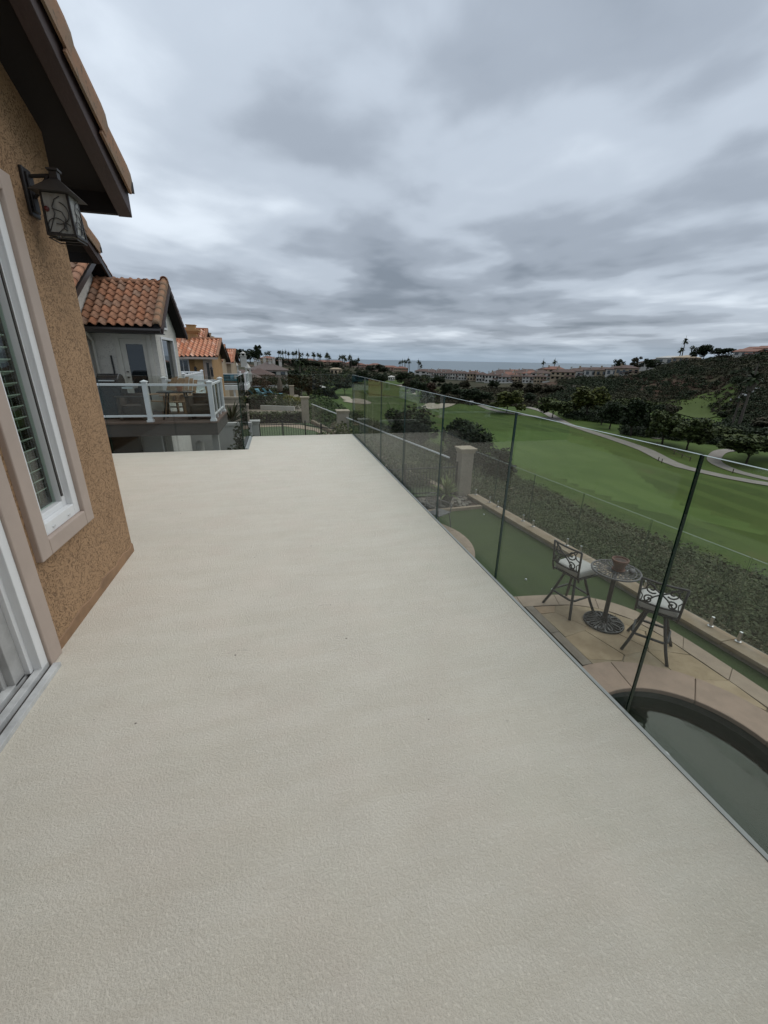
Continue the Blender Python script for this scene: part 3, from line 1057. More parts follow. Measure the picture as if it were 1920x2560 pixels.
def band_pieces(parent, name, A, B, z0, z1, m, pieces, per=5, gap=0.004, bevel=0.004):
    n = pieces * per
    A, B = resample(A, n), resample(B, n)
    for i in range(pieces):
        a, b = A[i * per:(i + 1) * per + 1], B[i * per:(i + 1) * per + 1]
        # pull the two ends back for an open joint
        for q in (a, b):
            for e, o in ((0, 1), (-1, -2)):
                d = Vector(q[o]) - Vector(q[e])
                p = Vector(q[e]) + d.normalized() * gap
                q[e] = (p.x, p.y)
        MB().strip(a, b, z0, z1).build(name, m, parent, bevel=bevel)


outer = smooth_line([(3.4, 5.98), (4.0, 5.97), (4.48, 5.92), (5.1, 5.83), (5.67, 5.57), (6.08, 5.08), (6.23, 4.35), (6.28, 3.6), (6.31, 2.5), (6.33, 1.2)])
inner = smooth_line([(3.4, 5.62), (4.0, 5.62), (4.45, 5.58), (5.0, 5.50), (5.46, 5.27), (5.80, 4.86), (5.93, 4.29), (5.98, 3.5), (6.0, 2.5), (6.0, 1.2)])
band_pieces(patio, 'band_stone', outer, inner, YZ + 0.007, YZ + 0.034, band_m, 9)
band_pieces(patio, 'band_stone', [(4.125, 5.60), (4.125, 4.03)], [(4.285, 5.60), (4.285, 4.03)], YZ + 0.007, YZ + 0.036, band_d, 2, per=1)


def clip(poly, a, b):
    """keep the part of a convex polygon to the left of a->b"""
    out = []
    for i in range(len(poly)):
        p, q = poly[i], poly[(i + 1) % len(poly)]
        sp = (b[0] - a[0]) * (p[1] - a[1]) - (b[1] - a[1]) * (p[0] - a[0])
        sq = (b[0] - a[0]) * (q[1] - a[1]) - (b[1] - a[1]) * (q[0] - a[0])
        if sp >= 0:
            out.append(p)
        if sp * sq < 0:
            t = sp / (sp - sq)
            out.append((p[0] + (q[0] - p[0]) * t, p[1] + (q[1] - p[1]) * t))
    return out


def voronoi_stones(region, seeds, gap):
    cells = []
    for i, s in enumerate(seeds):
        c = list(region)
        for j, o in enumerate(seeds):
            if i == j or not c:
                continue
            mx, my = (s[0] + o[0]) / 2, (s[1] + o[1]) / 2
            dx, dy = o[0] - s[0], o[1] - s[1]
            l = math.hypot(dx, dy)
            mx -= dx / l * gap
            my -= dy / l * gap
            c = clip(c, (mx, my), (mx - dy, my + dx))
        if len(c) > 2:
            cells.append(c)
    return cells


rs = random.Random(11)
region = [(4.295, 3.0), (5.97, 1.6), (5.975, 3.2), (5.92, 4.25), (5.79, 4.82), (5.45, 5.25), (5.0, 5.475), (4.45, 5.555), (4.295, 5.56)]
seeds = []
while len(seeds) < 15:
    p = (rs.uniform(4.3, 6.0), rs.uniform(3.0, 5.6))
    if all(math.hypot(p[0] - q[0], p[1] - q[1]) > 0.36 for q in seeds):
        seeds.append(p)
seeds.append((5.9, 2.2))
for c in voronoi_stones(region, seeds, 0.0035):
    gx, gy = sum(p[0] for p in c) / len(c) - SC[0], sum(p[1] for p in c) / len(c) - SC[1]
    g = math.hypot(gx, gy)
    gx, gy = gx / g, gy / g
    q = (SC[0] + gx * (SR + .47), SC[1] + gy * (SR + .47))
    c = clip(c, q, (q[0] + gy, q[1] - gx))       # trim to the outer edge of the coping
    if len(c) < 3:
        continue
    c = [(x + rs.uniform(-.008, .008), y + rs.uniform(-.008, .008)) for x, y in c]
    MB().prism(c, YZ + 0.0065, YZ + 0.030 + rs.uniform(-.002, .002)).build('flagstone', flag_m, patio, bevel=0.004)

# spa: basin, water, coping stones
spa = thing('hot_tub', 'round sunken spa with dark water and wide tan coping under the glass railing', 'hot tub', (SC[0], SC[1], YZ))
MB().lathe([(SR + 0.02, -0.01), (SR + 0.02, -0.48), (0.72, -0.50), (0.70, -0.74), (0.48, -0.76), (0.46, -1.0), (0.0001, -1.0), (0.0001, -1.05), (SR + 0.1, -1.05), (SR + 0.1, -0.01), (SR + 0.02, -0.01)], (SC[0], SC[1], YZ), 48, caps=False).build('basin', plaster_m, spa)
MB().lathe([(0.0001, -0.16), (SR + 0.015, -0.16), (SR + 0.015, -0.155), (0.0001, -0.155)], (SC[0], SC[1], YZ), 48).build('water', water_m, spa)
nco = 9
for i in range(nco):
    a0, a1 = 2 * PI * i / nco + 0.003, 2 * PI * (i + 1) / nco - 0.003
    A = [(SC[0] + (SR + .50) * math.cos(a), SC[1] + (SR + .50) * math.sin(a)) for a in [a0 + (a1 - a0) * k / 6 for k in range(7)]]
    B = [(SC[0] + (SR - .03) * math.cos(a), SC[1] + (SR - .03) * math.sin(a)) for a in [a0 + (a1 - a0) * k / 6 for k in range(7)]]
    MB().strip(A, B, YZ - 0.03, YZ + 0.040).build('coping_stone', coping_m, spa, bevel=0.012)

# rounded terrace under the far part of the deck
terr = tag(MB().lathe([(2.0, 0.001), (2.0, 0.008), (0.001, 0.008)], (2.27, 8.7, YZ), 40).build('terrace', grout_m), kind='structure')
A = [(2.27 + 2.12 * math.cos(a), 8.7 + 2.12 * math.sin(a)) for a in [-1.3 + 2.6 * k / 24 for k in range(25)]]
B = [(2.27 + 1.72 * math.cos(a), 8.7 + 1.72 * math.sin(a)) for a in [-1.3 + 2.6 * k / 24 for k in range(25)]]
band_pieces(terr, 'band_stone', A, B, YZ + 0.009, YZ + 0.034, band_m, 5)

# low parapet wall with stone caps, glass fence on steel spigots


def wx(y):
    return 5.78 + 0.1 * (11.8 - y)


par = thing('low_wall', 'low tan wall with stone caps along the edge of the yard', 'wall', (6.0, 7.0, YZ))
MB().prism([(wx(-1) + .03, -1), (wx(-1) + .30, -1), (wx(11.9) + .30, 11.9), (wx(11.9) + .03, 11.9)], YZ - 0.3, YZ + 0.075).build('wall_body', stucco_t, par)
y = -1.0
while y < 11.5:
    y1 = min(y + 0.98, 11.95)
    MB().prism([(wx(y) - .01, y + .004), (wx(y) + .34, y + .004), (wx(y1) + .34, y1 - .004), (wx(y1) - .01, y1 - .004)], YZ + 0.077, YZ + 0.15).build('cap_stone', parapet_m, par, bevel=0.01)
    y = y1
gf = thing('glass_fence', 'low frameless glass fence standing on steel pegs along the tan wall', 'fence', (6.4, 7.0, YZ + 0.15))
fj = [-0.9, 0.75, 2.4, 4.05, 5.7, 7.35, 9.0, 10.62, 11.85]
for ya, yb in zip(fj, fj[1:]):
    glass_panel(gf, (wx(ya) + .24, ya + .012), (wx(yb) + .24, yb - .012), YZ + 0.20, YZ + 1.53, .012)
    for yy in (ya + 0.21, yb - 0.21):
        x = wx(yy) + .24
        MB().lathe([(.045, 0), (.045, .012), (.026, .018), (.026, .17), (.022, .18)], (x, yy, YZ + 0.151), 14).build('spigot', steel_m, gf, smooth=False)


def pillar(label, x, y, z0, h, w, m, capm, rz=0.0, cap=0.07):
    t = thing('pillar', label, 'pillar', (x, y, z0), rz)
    b = w / 2
    o = (0, 0, 0) if rz else (x, y, z0)
    MB().box(o[0] - b, o[0] + b, o[1] - b, o[1] + b, o[2], o[2] + h - 0.16).build('shaft', m, t, bevel=0.008)
    c = MB().box(o[0] - b - .03, o[0] + b + .03, o[1] - b - .03, o[1] + b + .03, o[2] + h - .16, o[2] + h - .06)
    c.box(o[0] - b - cap, o[0] + b + cap, o[1] - b - cap, o[1] + b + cap, o[2] + h - .0595, o[2] + h)
    c.build('cap', capm, t, bevel=0.008)
    return t


capstone_m = mat('pale cap stone', (0.42, 0.35, 0.255), 0.8, col2=(0.34, 0.28, 0.20), vscale=6)
pillar('tan stucco pillar with flat stone cap at the end of the low wall', 5.78, 12.15, YZ, 1.62, 0.42, stucco_t, capstone_m)


def iron_fence(label, a, b, zb, h, gap=0.105, name='iron_fence', posts=3):
    a, b = Vector((*a, zb)), Vector((*b, zb))
    d = b - a
    L = d.length
    d.normalize()
    t = thing(name, label, 'fence', tuple(a))
    for z, w in ((0.12, .035), (h - 0.16, .04)):
        MB().bar(a + Vector((0, 0, z)), b + Vector((0, 0, z)), w * .8, w).build('rail', iron_m, t)
    pm = MB().add(*(lambda v, f: (v, f))([(-.008, -.008, .05), (.008, -.008, .05), (.008, .008, .05), (-.008, .008, .05), (-.008, -.008, h - .03), (.008, -.008, h - .03), (.008, .008, h - .03), (-.008, .008, h - .03), (0, 0, h + .02)],
                  [(0, 3, 2, 1), (0, 1, 5, 4), (1, 2, 6, 5), (2, 3, 7, 6), (3, 0, 4, 7), (4, 5, 8), (5, 6, 8), (6, 7, 8), (7, 4, 8)])).mesh('picket')
    n = int(L / gap)
    for i in range(1, n):
        put('picket', pm, iron_m, t, a + d * (i * L / n))
    for i in range(posts + 1):
        p = a + d * (i * L / posts)
        MB().box(p.x - .03, p.x + .03, p.y - .03, p.y + .03, zb, zb + h + .02).build('post', iron_m, t)
    return t


iron_fence('black iron picket fence joining the tan pillar across the end of the yard', (5.55, 12.2), (-1.6, 12.2), YZ, 1.12, posts=4)

# river stones and planting beside the pillar
bed = tag(MB().prism([(3.0, 10.72), (5.84, 10.87), (5.76, 12.05), (3.0, 12.05)], YZ - .1, YZ + 0.03).build('planting_bed', soil_m), kind='structure')
MB().strip([(3.0, 10.58), (5.84, 10.74)], [(3.0, 10.70), (5.83, 10.86)], YZ - .1, YZ + .085).build('kerb', band_m, bed, bevel=.008)


def rock_mesh(seed, name='river_stone'):
    r = random.Random(seed)
    bm = bmesh.new()
    bmesh.ops.create_icosphere(bm, subdivisions=2, radius=1)
    ph = [r.uniform(0, 6) for _ in range(6)]
    for v in bm.verts:
        k = 1 + 0.13 * math.sin(v.co.x * 2.2 + ph[0]) + 0.11 * math.sin(v.co.y * 2.7 + ph[1]) + 0.08 * math.sin(v.co.z * 3 + v.co.x * 2 + ph[2])
        v.co = Vector((v.co.x * k, v.co.y * k * .8, v.co.z * k * .55))
    me = bpy.data.meshes.new(name)
    bm.to_mesh(me)
    bm.free()
    me.polygons.foreach_set('use_smooth', [True] * len(me.polygons))
    return me


rocks = [rock_mesh(i) for i in range(4)]
for i in range(95):
    s = rs.uniform(.045, .105)
    x, y = rs.uniform(4.1, 5.68), rs.uniform(10.94, 11.75)
    put('river_stone', rocks[i % 4], rock_m, bed, (x, y, YZ + .03 + s * .38), rs.uniform(0, 6), s)


def blade_plant(name, label, cat, x, y, z, n, ln, wd, m, droop=0.7, rise=0.9, group=None, pot=None, trunk=None, arc_min=0.15):
    """rosette of long strap leaves, every leaf a folded, drooping strip"""
    t = thing(name, label, cat, (x, y, z), group=group)
    zz = z
    if pot:
        r, h = pot
        MB().lathe([(r * .55, 0), (r * .95, h * .7), (r, h * .95), (r * 1.06, h), (r * .9, h), (r * .85, h * .9), (0.001, h * .9)], (x, y, z), 18).build('pot', bronze_m, t, smooth=True)
        zz = z + h * .9
    if trunk:
        r, h = trunk
        MB().tube([(x, y, z), (x + .02, y, z + h * .5), (x, y, z + h)], [r * 1.15, r, r * 1.05], 9).build('trunk', palmbark_m, t)
        zz = z + h
    rg = random.Random(int(x * 100) + int(y * 37))
    lv = MB()
    for i in range(n):
        az = i * 2.39996 + rg.uniform(-.2, .2)
        el = arc_min + (1 - i / n) * 0 + rg.uniform(0, 1) * rise
        L = ln * rg.uniform(.75, 1.1)
        pos = Vector((x, y, zz))
        dirv = Vector((math.cos(az) * math.cos(el), math.sin(az) * math.cos(el), math.sin(el)))
        side = Vector((-math.sin(az), math.cos(az), 0))
        k = 5
        pts = []
        for j in range(k + 1):
            f = j / k
            w = wd * (0.55 + 1.2 * f * (1 - f) * 1.6) * (1 - f ** 3) + 0.002
            pts.append((pos - side * w / 2 + Vector((0, 0, w * .25)), pos.copy(), pos + side * w / 2 + Vector((0, 0, w * .25))))
            pos = pos + dirv * (L / k)
            dirv = (dirv + Vector((0, 0, -droop / k * (0.4 + f)))).normalized()
        vs = [tuple(q) for r3_ in pts for q in r3_]
        fs = []
        for j in range(k):
            a = j * 3
            fs += [(a, a + 1, a + 4, a + 3), (a + 1, a + 2, a + 5, a + 4)]
        lv.add(vs, fs)
    lo = lv.build('leaves', m, t)
    return t


blade_plant('variegated_yucca', 'variegated strap leaf plant in a dark pot beside the tan pillar', 'plant', 4.75, 11.05, YZ + .03, 46, .62, .075, leaf_vari, 1.1, 1.25, pot=(.2, .42))

# ------------------------------------------------------------------ cast bar furniture


def spiral(cx, cz, r0, r1, a0, turns, n=16):
    return [(cx + (r0 + (r1 - r0) * i / n) * math.cos(a0 + turns * 2 * PI * i / n), cz + (r0 + (r1 - r0) * i / n) * math.sin(a0 + turns * 2 * PI * i / n)) for i in range(n + 1)]


def bar_stool(label, x, y, rz, group):
    """swivel stool, local +Y is where the sitter faces"""
    t = thing('bar_stool', label, 'bar stool', (x, y, YZ + .031), rz, group)
    for k in range(4):
        a = PI / 4 + k * PI / 2
        c, s = math.cos(a), math.sin(a)
        pts = [(c * .04, s * .04, .575), (c * .115, s * .115, .585), (c * .155, s * .155, .555), (c * .19, s * .19, .45), (c * .30, s * .30, .17), (c * .385, s * .385, .0)]
        MB().tube(pts, .021, 8).build('leg', bronze_m, t, smooth=True)
    ring = []
    for k in range(4):
        a = PI / 4 + k * PI / 2
        for da in (-.14, .14):
            ring.append((math.cos(a + da) * .262, math.sin(a + da) * .262, .265))
    MB().tube(ring, .017, 8, closed=True).build('footrest', bronze_m, t, smooth=True)
    MB().lathe([(.035, .56), (.035, .60), (.13, .612), (.13, .624)], (0, 0, 0), 14).build('swivel', bronze_m, t)
    sf = MB()
    q = [(-.235, -.22), (.235, -.22), (.255, .20), (.20, .245), (-.20, .245), (-.255, .20)]
    sf.prism(q, .625, .648)
    sf.build('seat_frame', bronze_m, t, bevel=.006)
    MB().prism([(a * .97, b * .97) for a, b in q], .6485, .757).build('cushion', cushion_m, t, bevel=.034)
    bk = MB()

    def P(u, v):          # back plane: u across, v height above seat, leaning backwards, slightly bowed
        return (u, -.235 - .10 * (v - .68) - .05 * (1 - (u / .25) ** 2), v)
    W = .24
    for s in (-1, 1):
        bk.tube([(s * W, -.20, .60), P(s * W, .70), P(s * W * 1.02, .9), P(s * W * 1.05, 1.085)], .0155, 8)
    bk.tube([P(u * W * 1.05, 1.085 + .012 * (1 - abs(u)) ** .5) for u in [i / 6 - 1 for i in range(13)]], .015, 8)
    bk.tube([P(u * W, .775) for u in [i / 6 - 1 for i in range(13)]], .0135, 8)
    bk.build('back_frame', bronze_m, t, smooth=True)
    sc2 = MB()
    for s in (-1, 1):
        sc2.tube([P(a, b) for a, b in [(s * .23, .765), (s * .15, .80), (s * .07, .90), (0, .955), (s * -.08, 1.0), (s * -.15, 1.06), (s * -.2, 1.08)]], .0105, 6)
        sc2.tube([P(s * a, b) for a, b in spiral(.12, 1.0, .075, .016, -2.4, 1.25)], .0105, 6)
        sc2.tube([P(s * a, b) for a, b in spiral(.13, .835, .062, .016, 2.3, -1.2)], .0105, 6)
        sc2.tube([P(s * a, b) for a, b in [(.235, .93), (.19, .96), (.17, 1.02), (.195, 1.07)]], .0075, 6)
        sc2.tube([P(s * a, b) for a, b in [(.235, .90), (.20, .86), (.205, .80), (.225, .77)]], .0075, 6)
    sc2.build('scrollwork', bronze_m, t, smooth=True)
    t.scale = (1.12, 1.12, 1.19)
    return t


bar_stool('dark cast bar stool with pale cushion on the turf side of the tall table', 4.90, 5.42, -math.radians(78), 'bar stools around the tall patio table')
bar_stool('dark cast bar stool with pale cushion close to the round spa', 5.40, 4.16, -math.radians(52), 'bar stools around the tall patio table')

tx, ty = 5.20, 4.87
tb = thing('bar_table', 'tall round cast metal pedestal table with lacy openwork top', 'table', (tx, ty, YZ + .031))
z0 = YZ + .031
bs = MB().lathe([(.315, 0), (.32, .012), (.31, .022), (.0301, .055)], (tx, ty, z0), 32)
bs.build('base', black_m, tb)
bs = MB()
bs.tube([(tx + .312 * math.cos(a), ty + .312 * math.sin(a), z0 + .024) for a in [2 * PI * i / 32 for i in range(32)]], .012, 6, closed=True)
for k in range(10):
    a0 = 2 * PI * k / 10
    pts = []
    for i in range(13):
        u = i / 12 * 2 * PI
        rr = .205 + .085 * math.cos(u)
        aa = a0 + .17 * math.sin(u)
        pts.append((tx + rr * math.cos(aa), ty + rr * math.sin(aa), z0 + .072 - rr * .125))
    bs.tube(pts[:-1], .012, 5, closed=True)
    bs.tube([(tx + r * math.cos(a0 + .26), ty + r * math.sin(a0 + .26), z0 + .072 - r * .125) for r in (.06, .14, .22, .30)], .010, 5)
bs.build('base_lattice', bronze_m, tb)
MB().lathe([(.06, .05), (.042, .09), (.036, .2), (.036, .95), (.06, 1.0), (.12, 1.018)], (tx, ty, z0), 16).build('pedestal', bronze_m, tb, smooth=True)
tp = MB()
TR, TZ = .365, z0 + 1.03
tp.tube([(tx + TR * math.cos(a), ty + TR * math.sin(a), TZ) for a in [2 * PI * i / 40 for i in range(40)]], .016, 8, closed=True)
for r in (.08, .20, .30):
    tp.tube([(tx + r * math.cos(a), ty + r * math.sin(a), TZ + .002) for a in [2 * PI * i / 32 for i in range(32)]], .007, 6, closed=True)
for k in range(20):
    a0 = 2 * PI * k / 20
    for s in (-1, 1):
        tp.tube([(tx + r * math.cos(a0 + s * w_), ty + r * math.sin(a0 + s * w_), TZ + .002) for r, w_ in ((.08, 0), (.14, .12), (.20, .16), (.25, .05), (.30, .13), (.34, .10), (.362, .0))], .0062, 5)
    tp.tube([(tx + (.27 + .03 * math.cos(u)) * math.cos(a0 + .157 + .07 * math.sin(u)), ty + (.27 + .03 * math.cos(u)) * math.sin(a0 + .157 + .07 * math.sin(u)), TZ + .002) for u in [2 * PI * i / 8 for i in range(8)]], .006, 5, closed=True)
tp.build('tabletop', castgrey_m, tb)
pt = thing('flower_pot', 'brown clay flower pot with bare soil on the tall patio table', 'flower pot', (tx + .02, ty - .02, TZ + .016))
q = (tx + .02, ty - .02, TZ + .017)
MB().lathe([(.07, .016), (.105, .14), (.108, .15), (.124, .155), (.128, .195), (.112, .197), (.105, .17), (.001, .165)], q, 24).build('pot', terra_m, pt, smooth=False)
MB().lathe([(.07, 0), (.098, .004), (.102, .02), (.09, .022), (.088, .012), (.001, .012)], q, 24).build('saucer', terra_m, pt)
MB().lathe([(.104, .166), (.06, .178), (.001, .172)], q, 16).build('soil', soil_m, pt)
sm = rock_mesh(33, 'grey_stone')
o = put('grey_stone', sm, castgrey_m, None, (tx + .17, ty - .14, TZ + .05), 0.7, (.075, .062, .06))
tag(o, 'smooth grey stone lying beside the clay pot on the table', 'stone')
ballm = rock_mesh(2, 'golf_ball')
bm = bmesh.new()
bmesh.ops.create_icosphere(bm, subdivisions=2, radius=.0215)
me = bpy.data.meshes.new('golf_ball')
bm.to_mesh(me)
bm.free()
for x, y, lb in ((4.72, 6.52, 'white golf ball on the turf just beyond the bar stool'), (5.02, 6.05, 'second small white golf ball nearer the patio edge on turf'), (5.62, 10.2, 'white golf ball on the turf close to the river stones')):
    tag(put('golf_ball', me, white_m, None, (x, y, YZ + .0215)), lb, 'golf ball')

# cast patio chair half hidden by the deck edge
pc = thing('patio_chair', 'weathered cast patio chair with scrolled back partly hidden below the deck edge', 'chair', (3.92, 9.55, YZ + .034), math.radians(-150))
MB().prism([(-.24, -.2), (.24, -.2), (.26, .22), (-.26, .22)], .40, .425).build('seat', castgrey_m, pc, bevel=.006)
for sx, sy in ((-1, -1), (1, -1), (1, 1), (-1, 1)):
    MB().tube([(sx * .21, sy * .18, .40), (sx * .24, sy * .22, .2), (sx * .25, sy * .25, .0)], .014, 7).build('leg', castgrey_m, pc)
bk = MB()
CH = lambda u, v: (u, -.2 - .18 * (v - .42), v)
bk.tube([CH(u, v) for u, v in [(-.22, .42), (-.25, .6), (-.24, .76), (-.16, .86), (0, .90), (.16, .86), (.24, .76), (.25, .6), (.22, .42)]], .013, 7)
bk.build('back_frame', castgrey_m, pc, smooth=True)
bk = MB()
for s in (-1, 1):
    bk.tube([CH(s * a, b) for a, b in spiral(.1, .74, .085, .02, -2.2, 1.3)], .008, 6)
    bk.tube([CH(s * a, b) for a, b in spiral(.1, .56, .075, .02, 2.2, -1.3)], .008, 6)
    bk.tube([CH(s * a, b) for a, b in [(.02, .44), (.03, .6), (.0, .72), (.04, .86)]], .008, 6)
    bk.tube([CH(s * a, b) for a, b in [(.2, .44), (.22, .6), (.2, .75)]], .007, 6)
bk.build('scrollwork', castgrey_m, pc, smooth=True)
for s in (-1, 1):
    MB().tube([(s * .25, -.24, .66), (s * .28, -.05, .655), (s * .29, .13, .64), (s * .28, .2, .58), (s * .26, .18, .42)], .014, 7).build('arm', castgrey_m, pc)

# ------------------------------------------------------------------ roof tiles for the neighbours


def s_tile_mesh(w=.212, ln=.36):
    prof = []
    for i in range(10):
        u = i / 9
        z = .052 * math.sin(PI * min(1, u / .58)) ** .8 if u < .58 else -.022 * math.sin(PI * (u - .58) / .42)
        prof.append((u * w * 1.04, z))
    k = len(prof)
    vs = []
    for y, dz in ((0, .034), (ln, 0.0)):
        vs += [(x, y, z + dz) for x, z in prof]
        vs += [(x, y, z + dz - .02) for x, z in prof]
    fs = []
    for i in range(k - 1):
        fs += [(i, i + 1, 2 * k + i + 1, 2 * k + i), (k + i + 1, k + i, 3 * k + i, 3 * k + i + 1), (i + 1, i, k + i, k + i + 1)]
    return MB().add(vs, fs).mesh('tile')


TILE_ME = s_tile_mesh()


def barrel_mesh(r=.10, ln=.40):
    vs, fs = [], []
    n = 8
    for y, s in ((0, 1.08), (ln, .92)):
        vs += [(r * s * math.cos(PI * i / n), y, r * s * math.sin(PI * i / n)) for i in range(n + 1)]
        vs += [(r * .84 * s * math.cos(PI * i / n), y, r * .84 * s * math.sin(PI * i / n)) for i in range(n + 1)]
    k = n + 1
    for i in range(n):
        fs += [(i, i + 1, 2 * k + i + 1, 2 * k + i), (k + i + 1, k + i, 3 * k + i, 3 * k + i + 1), (i + 1, i, k + i, k + i + 1), (2 * k + i, 2 * k + i + 1, 3 * k + i + 1, 3 * k + i)]
    return MB().add(vs, fs).mesh('ridge_tile')


BARREL_ME = barrel_mesh()


def tile_slope(roof, x0, x1, eave, ridge, w=.212, exp=.27, skip=None):
    """tiles on a slope that falls along Y; eave and ridge are (y, z)"""
    dy, dz = ridge[0] - eave[0], ridge[1] - eave[1]
    L = math.hypot(dy, dz)
    sg = 1 if dy > 0 else -1
    yv = Vector((0, dy / L, dz / L))
    xv = Vector((sg, 0, 0))
    zv = xv.cross(yv)
    R = Matrix((xv, yv, zv)).transposed()
    nx, ny = int((x1 - x0) / w + .5), int(L / exp)
    for j in range(ny + 1):
        for i in range(nx):
            xx = (x0 + i * w) if sg > 0 else (x1 - i * w)
            if skip and skip(xx, eave[0] + yv.y * j * exp):
                continue
            p = Vector((xx, eave[0], eave[1])) + yv * (j * exp - .03) + zv * .03
            put('tile', TILE_ME, clay_m, roof, p, R @ Matrix.Rotation(random.uniform(-.012, .012), 3, 'Z'))


def slab(m, x0, x1, eave, ridge, t=.10):
    """roof slab between eave and ridge lines given in (y, z)"""
    m.xprism([eave, ridge, (ridge[0], ridge[1] - t), (eave[0], eave[1] - t)], x0, x1)


# ------------------------------------------------------------------ the grey neighbour house and its deck
F2 = -0.09
h2 = thing('grey_house', 'pale grey stucco house with clay tile roof and glazed door on its deck', 'house', (-4.5, 14.5, YZ))
w = MB()
w.box(-5.2, -4.13, 13.4, 13.6, YZ, 2.35).box(-4.13, -3.47, 13.4, 13.6, 1.87, 2.35).box(-3.47, -3.22, 13.4, 13.6, YZ, 2.35).box(-4.13, -3.47, 13.4, 13.6, YZ, F2)
w.box(-3.42, -3.22, 13.601, 16.0, YZ, 0.72).box(-3.42, -3.22, 13.601, 13.95, .72, 1.88).box(-3.42, -3.22, 15.35, 16.0, .72, 1.88)
w.box(-3.42, -3.22, 13.601, 16.0, 1.88, 2.15)
w.xprism([(13.601, 2.15), (16.0, 2.15), (14.72, 3.18), (14.48, 3.18), (13.601, 2.5)], -3.42, -3.22)
w.box(-5.2, -3.42, 15.8, 16.0, YZ, 2.2)
w.xprism([(11.9, YZ), (16.4, YZ), (16.4, 2.4), (14.1, 3.82), (11.9, 2.5)], -5.4, -4.85)
w.build('wall', stucco_g, h2)
# bay roof over the door
bay = MB()
slab(bay, -4.85, -2.96, (12.95, 2.12), (14.6, 3.34))
slab(bay, -4.85, -2.96, (16.28, 2.10), (14.6, 3.34))
bay = bay.build('roof', soffit_m, h2)
tile_slope(bay, -4.84, -3.12, (12.93, 2.14), (14.58, 3.36))
tile_slope(bay, -3.6, -3.05, (16.3, 2.12), (14.62, 3.36))
L_ = math.hypot(1.65, 1.22)
yv = Vector((0, 1.65 / L_, 1.22 / L_))
R_ = Matrix((Vector((1, 0, 0)), yv, Vector((1, 0, 0)).cross(yv))).transposed()
for i in range(7):
    put('rake_tile', RAKE_ME, clay_m, bay, Vector((-3.03, 12.90, 2.20)) + yv * (i * .30), R_)
yv2 = Vector((0, -1.68 / L_, 1.24 / L_))
R2_ = Matrix((Vector((-1, 0, 0)), yv2, Vector((-1, 0, 0)).cross(yv2))).transposed()
for i in range(7):
    put('rake_tile', BARREL_ME, clay_m, bay, Vector((-3.03, 16.32, 2.19)) + yv2 * (i * .30), R2_)
Rr = Matrix((Vector((0, 1, 0)), Vector((-1, 0, 0)), Vector((0, 0, 1)))).transposed()
for i in range(6):
    put('ridge_tile', BARREL_ME, clay_m, bay, Vector((-2.95 - i * .32, 14.6, 3.38)), Rr)
MB().xprism([(12.96, 1.98), (14.6, 3.20), (14.6, 3.33), (12.96, 2.11)], -2.96, -2.90).xprism([(16.27, 1.96), (14.6, 3.19), (14.6, 3.32), (16.27, 2.09)], -2.96, -2.90).build('barge_board', fascia_m, bay)
gt = MB()
gt.add([(x, y, z) for x in (-4.86, -2.94) for y, z in ((12.93, 2.10), (12.82, 2.10), (12.80, 2.05), (12.83, 1.985), (12.93, 1.985))],
       [(0, 1, 2, 3, 4), (9, 8, 7, 6, 5)] + [(i, (i + 1) % 5, 5 + (i + 1) % 5, 5 + i) for i in range(5)])
gt.box(-4.86, -2.96, 12.94, 13.39, 1.975, 2.0)
gt.build('gutter', gutter_m, bay)
# main gable behind
mr_ = MB()
slab(mr_, -8.5, -4.5, (11.0, 2.14), (14.1, 4.0))
slab(mr_, -8.5, -4.5, (17.2, 2.14), (14.1, 4.0))
mr_ = mr_.build('roof', soffit_m, h2)
tile_slope(mr_, -6.6, -4.66, (11.0, 2.16), (14.08, 4.02), skip=lambda x, y: y < 12.0)
L3 = math.hypot(3.1, 1.86)
for sgn, y0_ in ((1, 11.0), (-1, 17.2)):
    yv = Vector((0, sgn * 3.1 / L3, 1.86 / L3))
    Ra = Matrix((Vector((sgn, 0, 0)), yv, Vector((sgn, 0, 0)).cross(yv))).transposed()
    for i in range(11):
        put('rake_tile', BARREL_ME, clay_m, mr_, Vector((-4.56, y0_, 2.20)) + yv * (i * .33), Ra)
MB().xprism([(11.0, 1.98), (14.1, 3.84), (14.1, 3.99), (11.0, 2.13)], -4.5, -4.45).xprism([(17.2, 1.98), (14.1, 3.83), (14.1, 3.98), (17.2, 2.13)], -4.5, -4.45).build('barge_board', gutter_m, mr_)
# door, windows, downspout
d2 = MB().box(-4.255, -4.135, 13.37, 13.399, F2, 1.975).box(-3.465, -3.345, 13.37, 13.399, F2, 1.975).box(-4.135, -3.465, 13.37, 13.399, 1.855, 1.975).build('door', trim_grey, h2, bevel=.006)
MB().box(-4.13, -4.0, 13.41, 13.45, F2 + .02, 1.85).box(-3.58, -3.475, 13.41, 13.45, F2 + .02, 1.85).box(-4.0, -3.58, 13.41, 13.45, 1.72, 1.85).box(-4.0, -3.58, 13.41, 13.45, F2 + .02, .18).build('door_leaf', trim_grey, d2, bevel=.004)
MB().box(-4.0, -3.58, 13.428, 13.434, .18, 1.72).build('pane', pane_m, d2)
MB().lathe([(.012, 0), (.03, .0), (.034, .012), (.026, .03), (.0001, .034)], (-4.065, 13.39, .84), 12).lathe([(.03, 0), (.03, .02)], (-4.065, 13.39, .99), 12).build('handle', black_m, d2)
w2 = MB().box(-3.222, -3.19, 13.88, 13.95, .66, 1.95).box(-3.222, -3.19, 15.35, 15.42, .66, 1.95).box(-3.222, -3.19, 13.95, 15.35, 1.88, 1.95).box(-3.222, -3.19, 13.95, 15.35, .66, .73).build('window', white_m, h2, bevel=.004)
MB().box(-3.30, -3.29, 13.95, 15.35, .73, 1.88).build('pane', pane_m, w2)
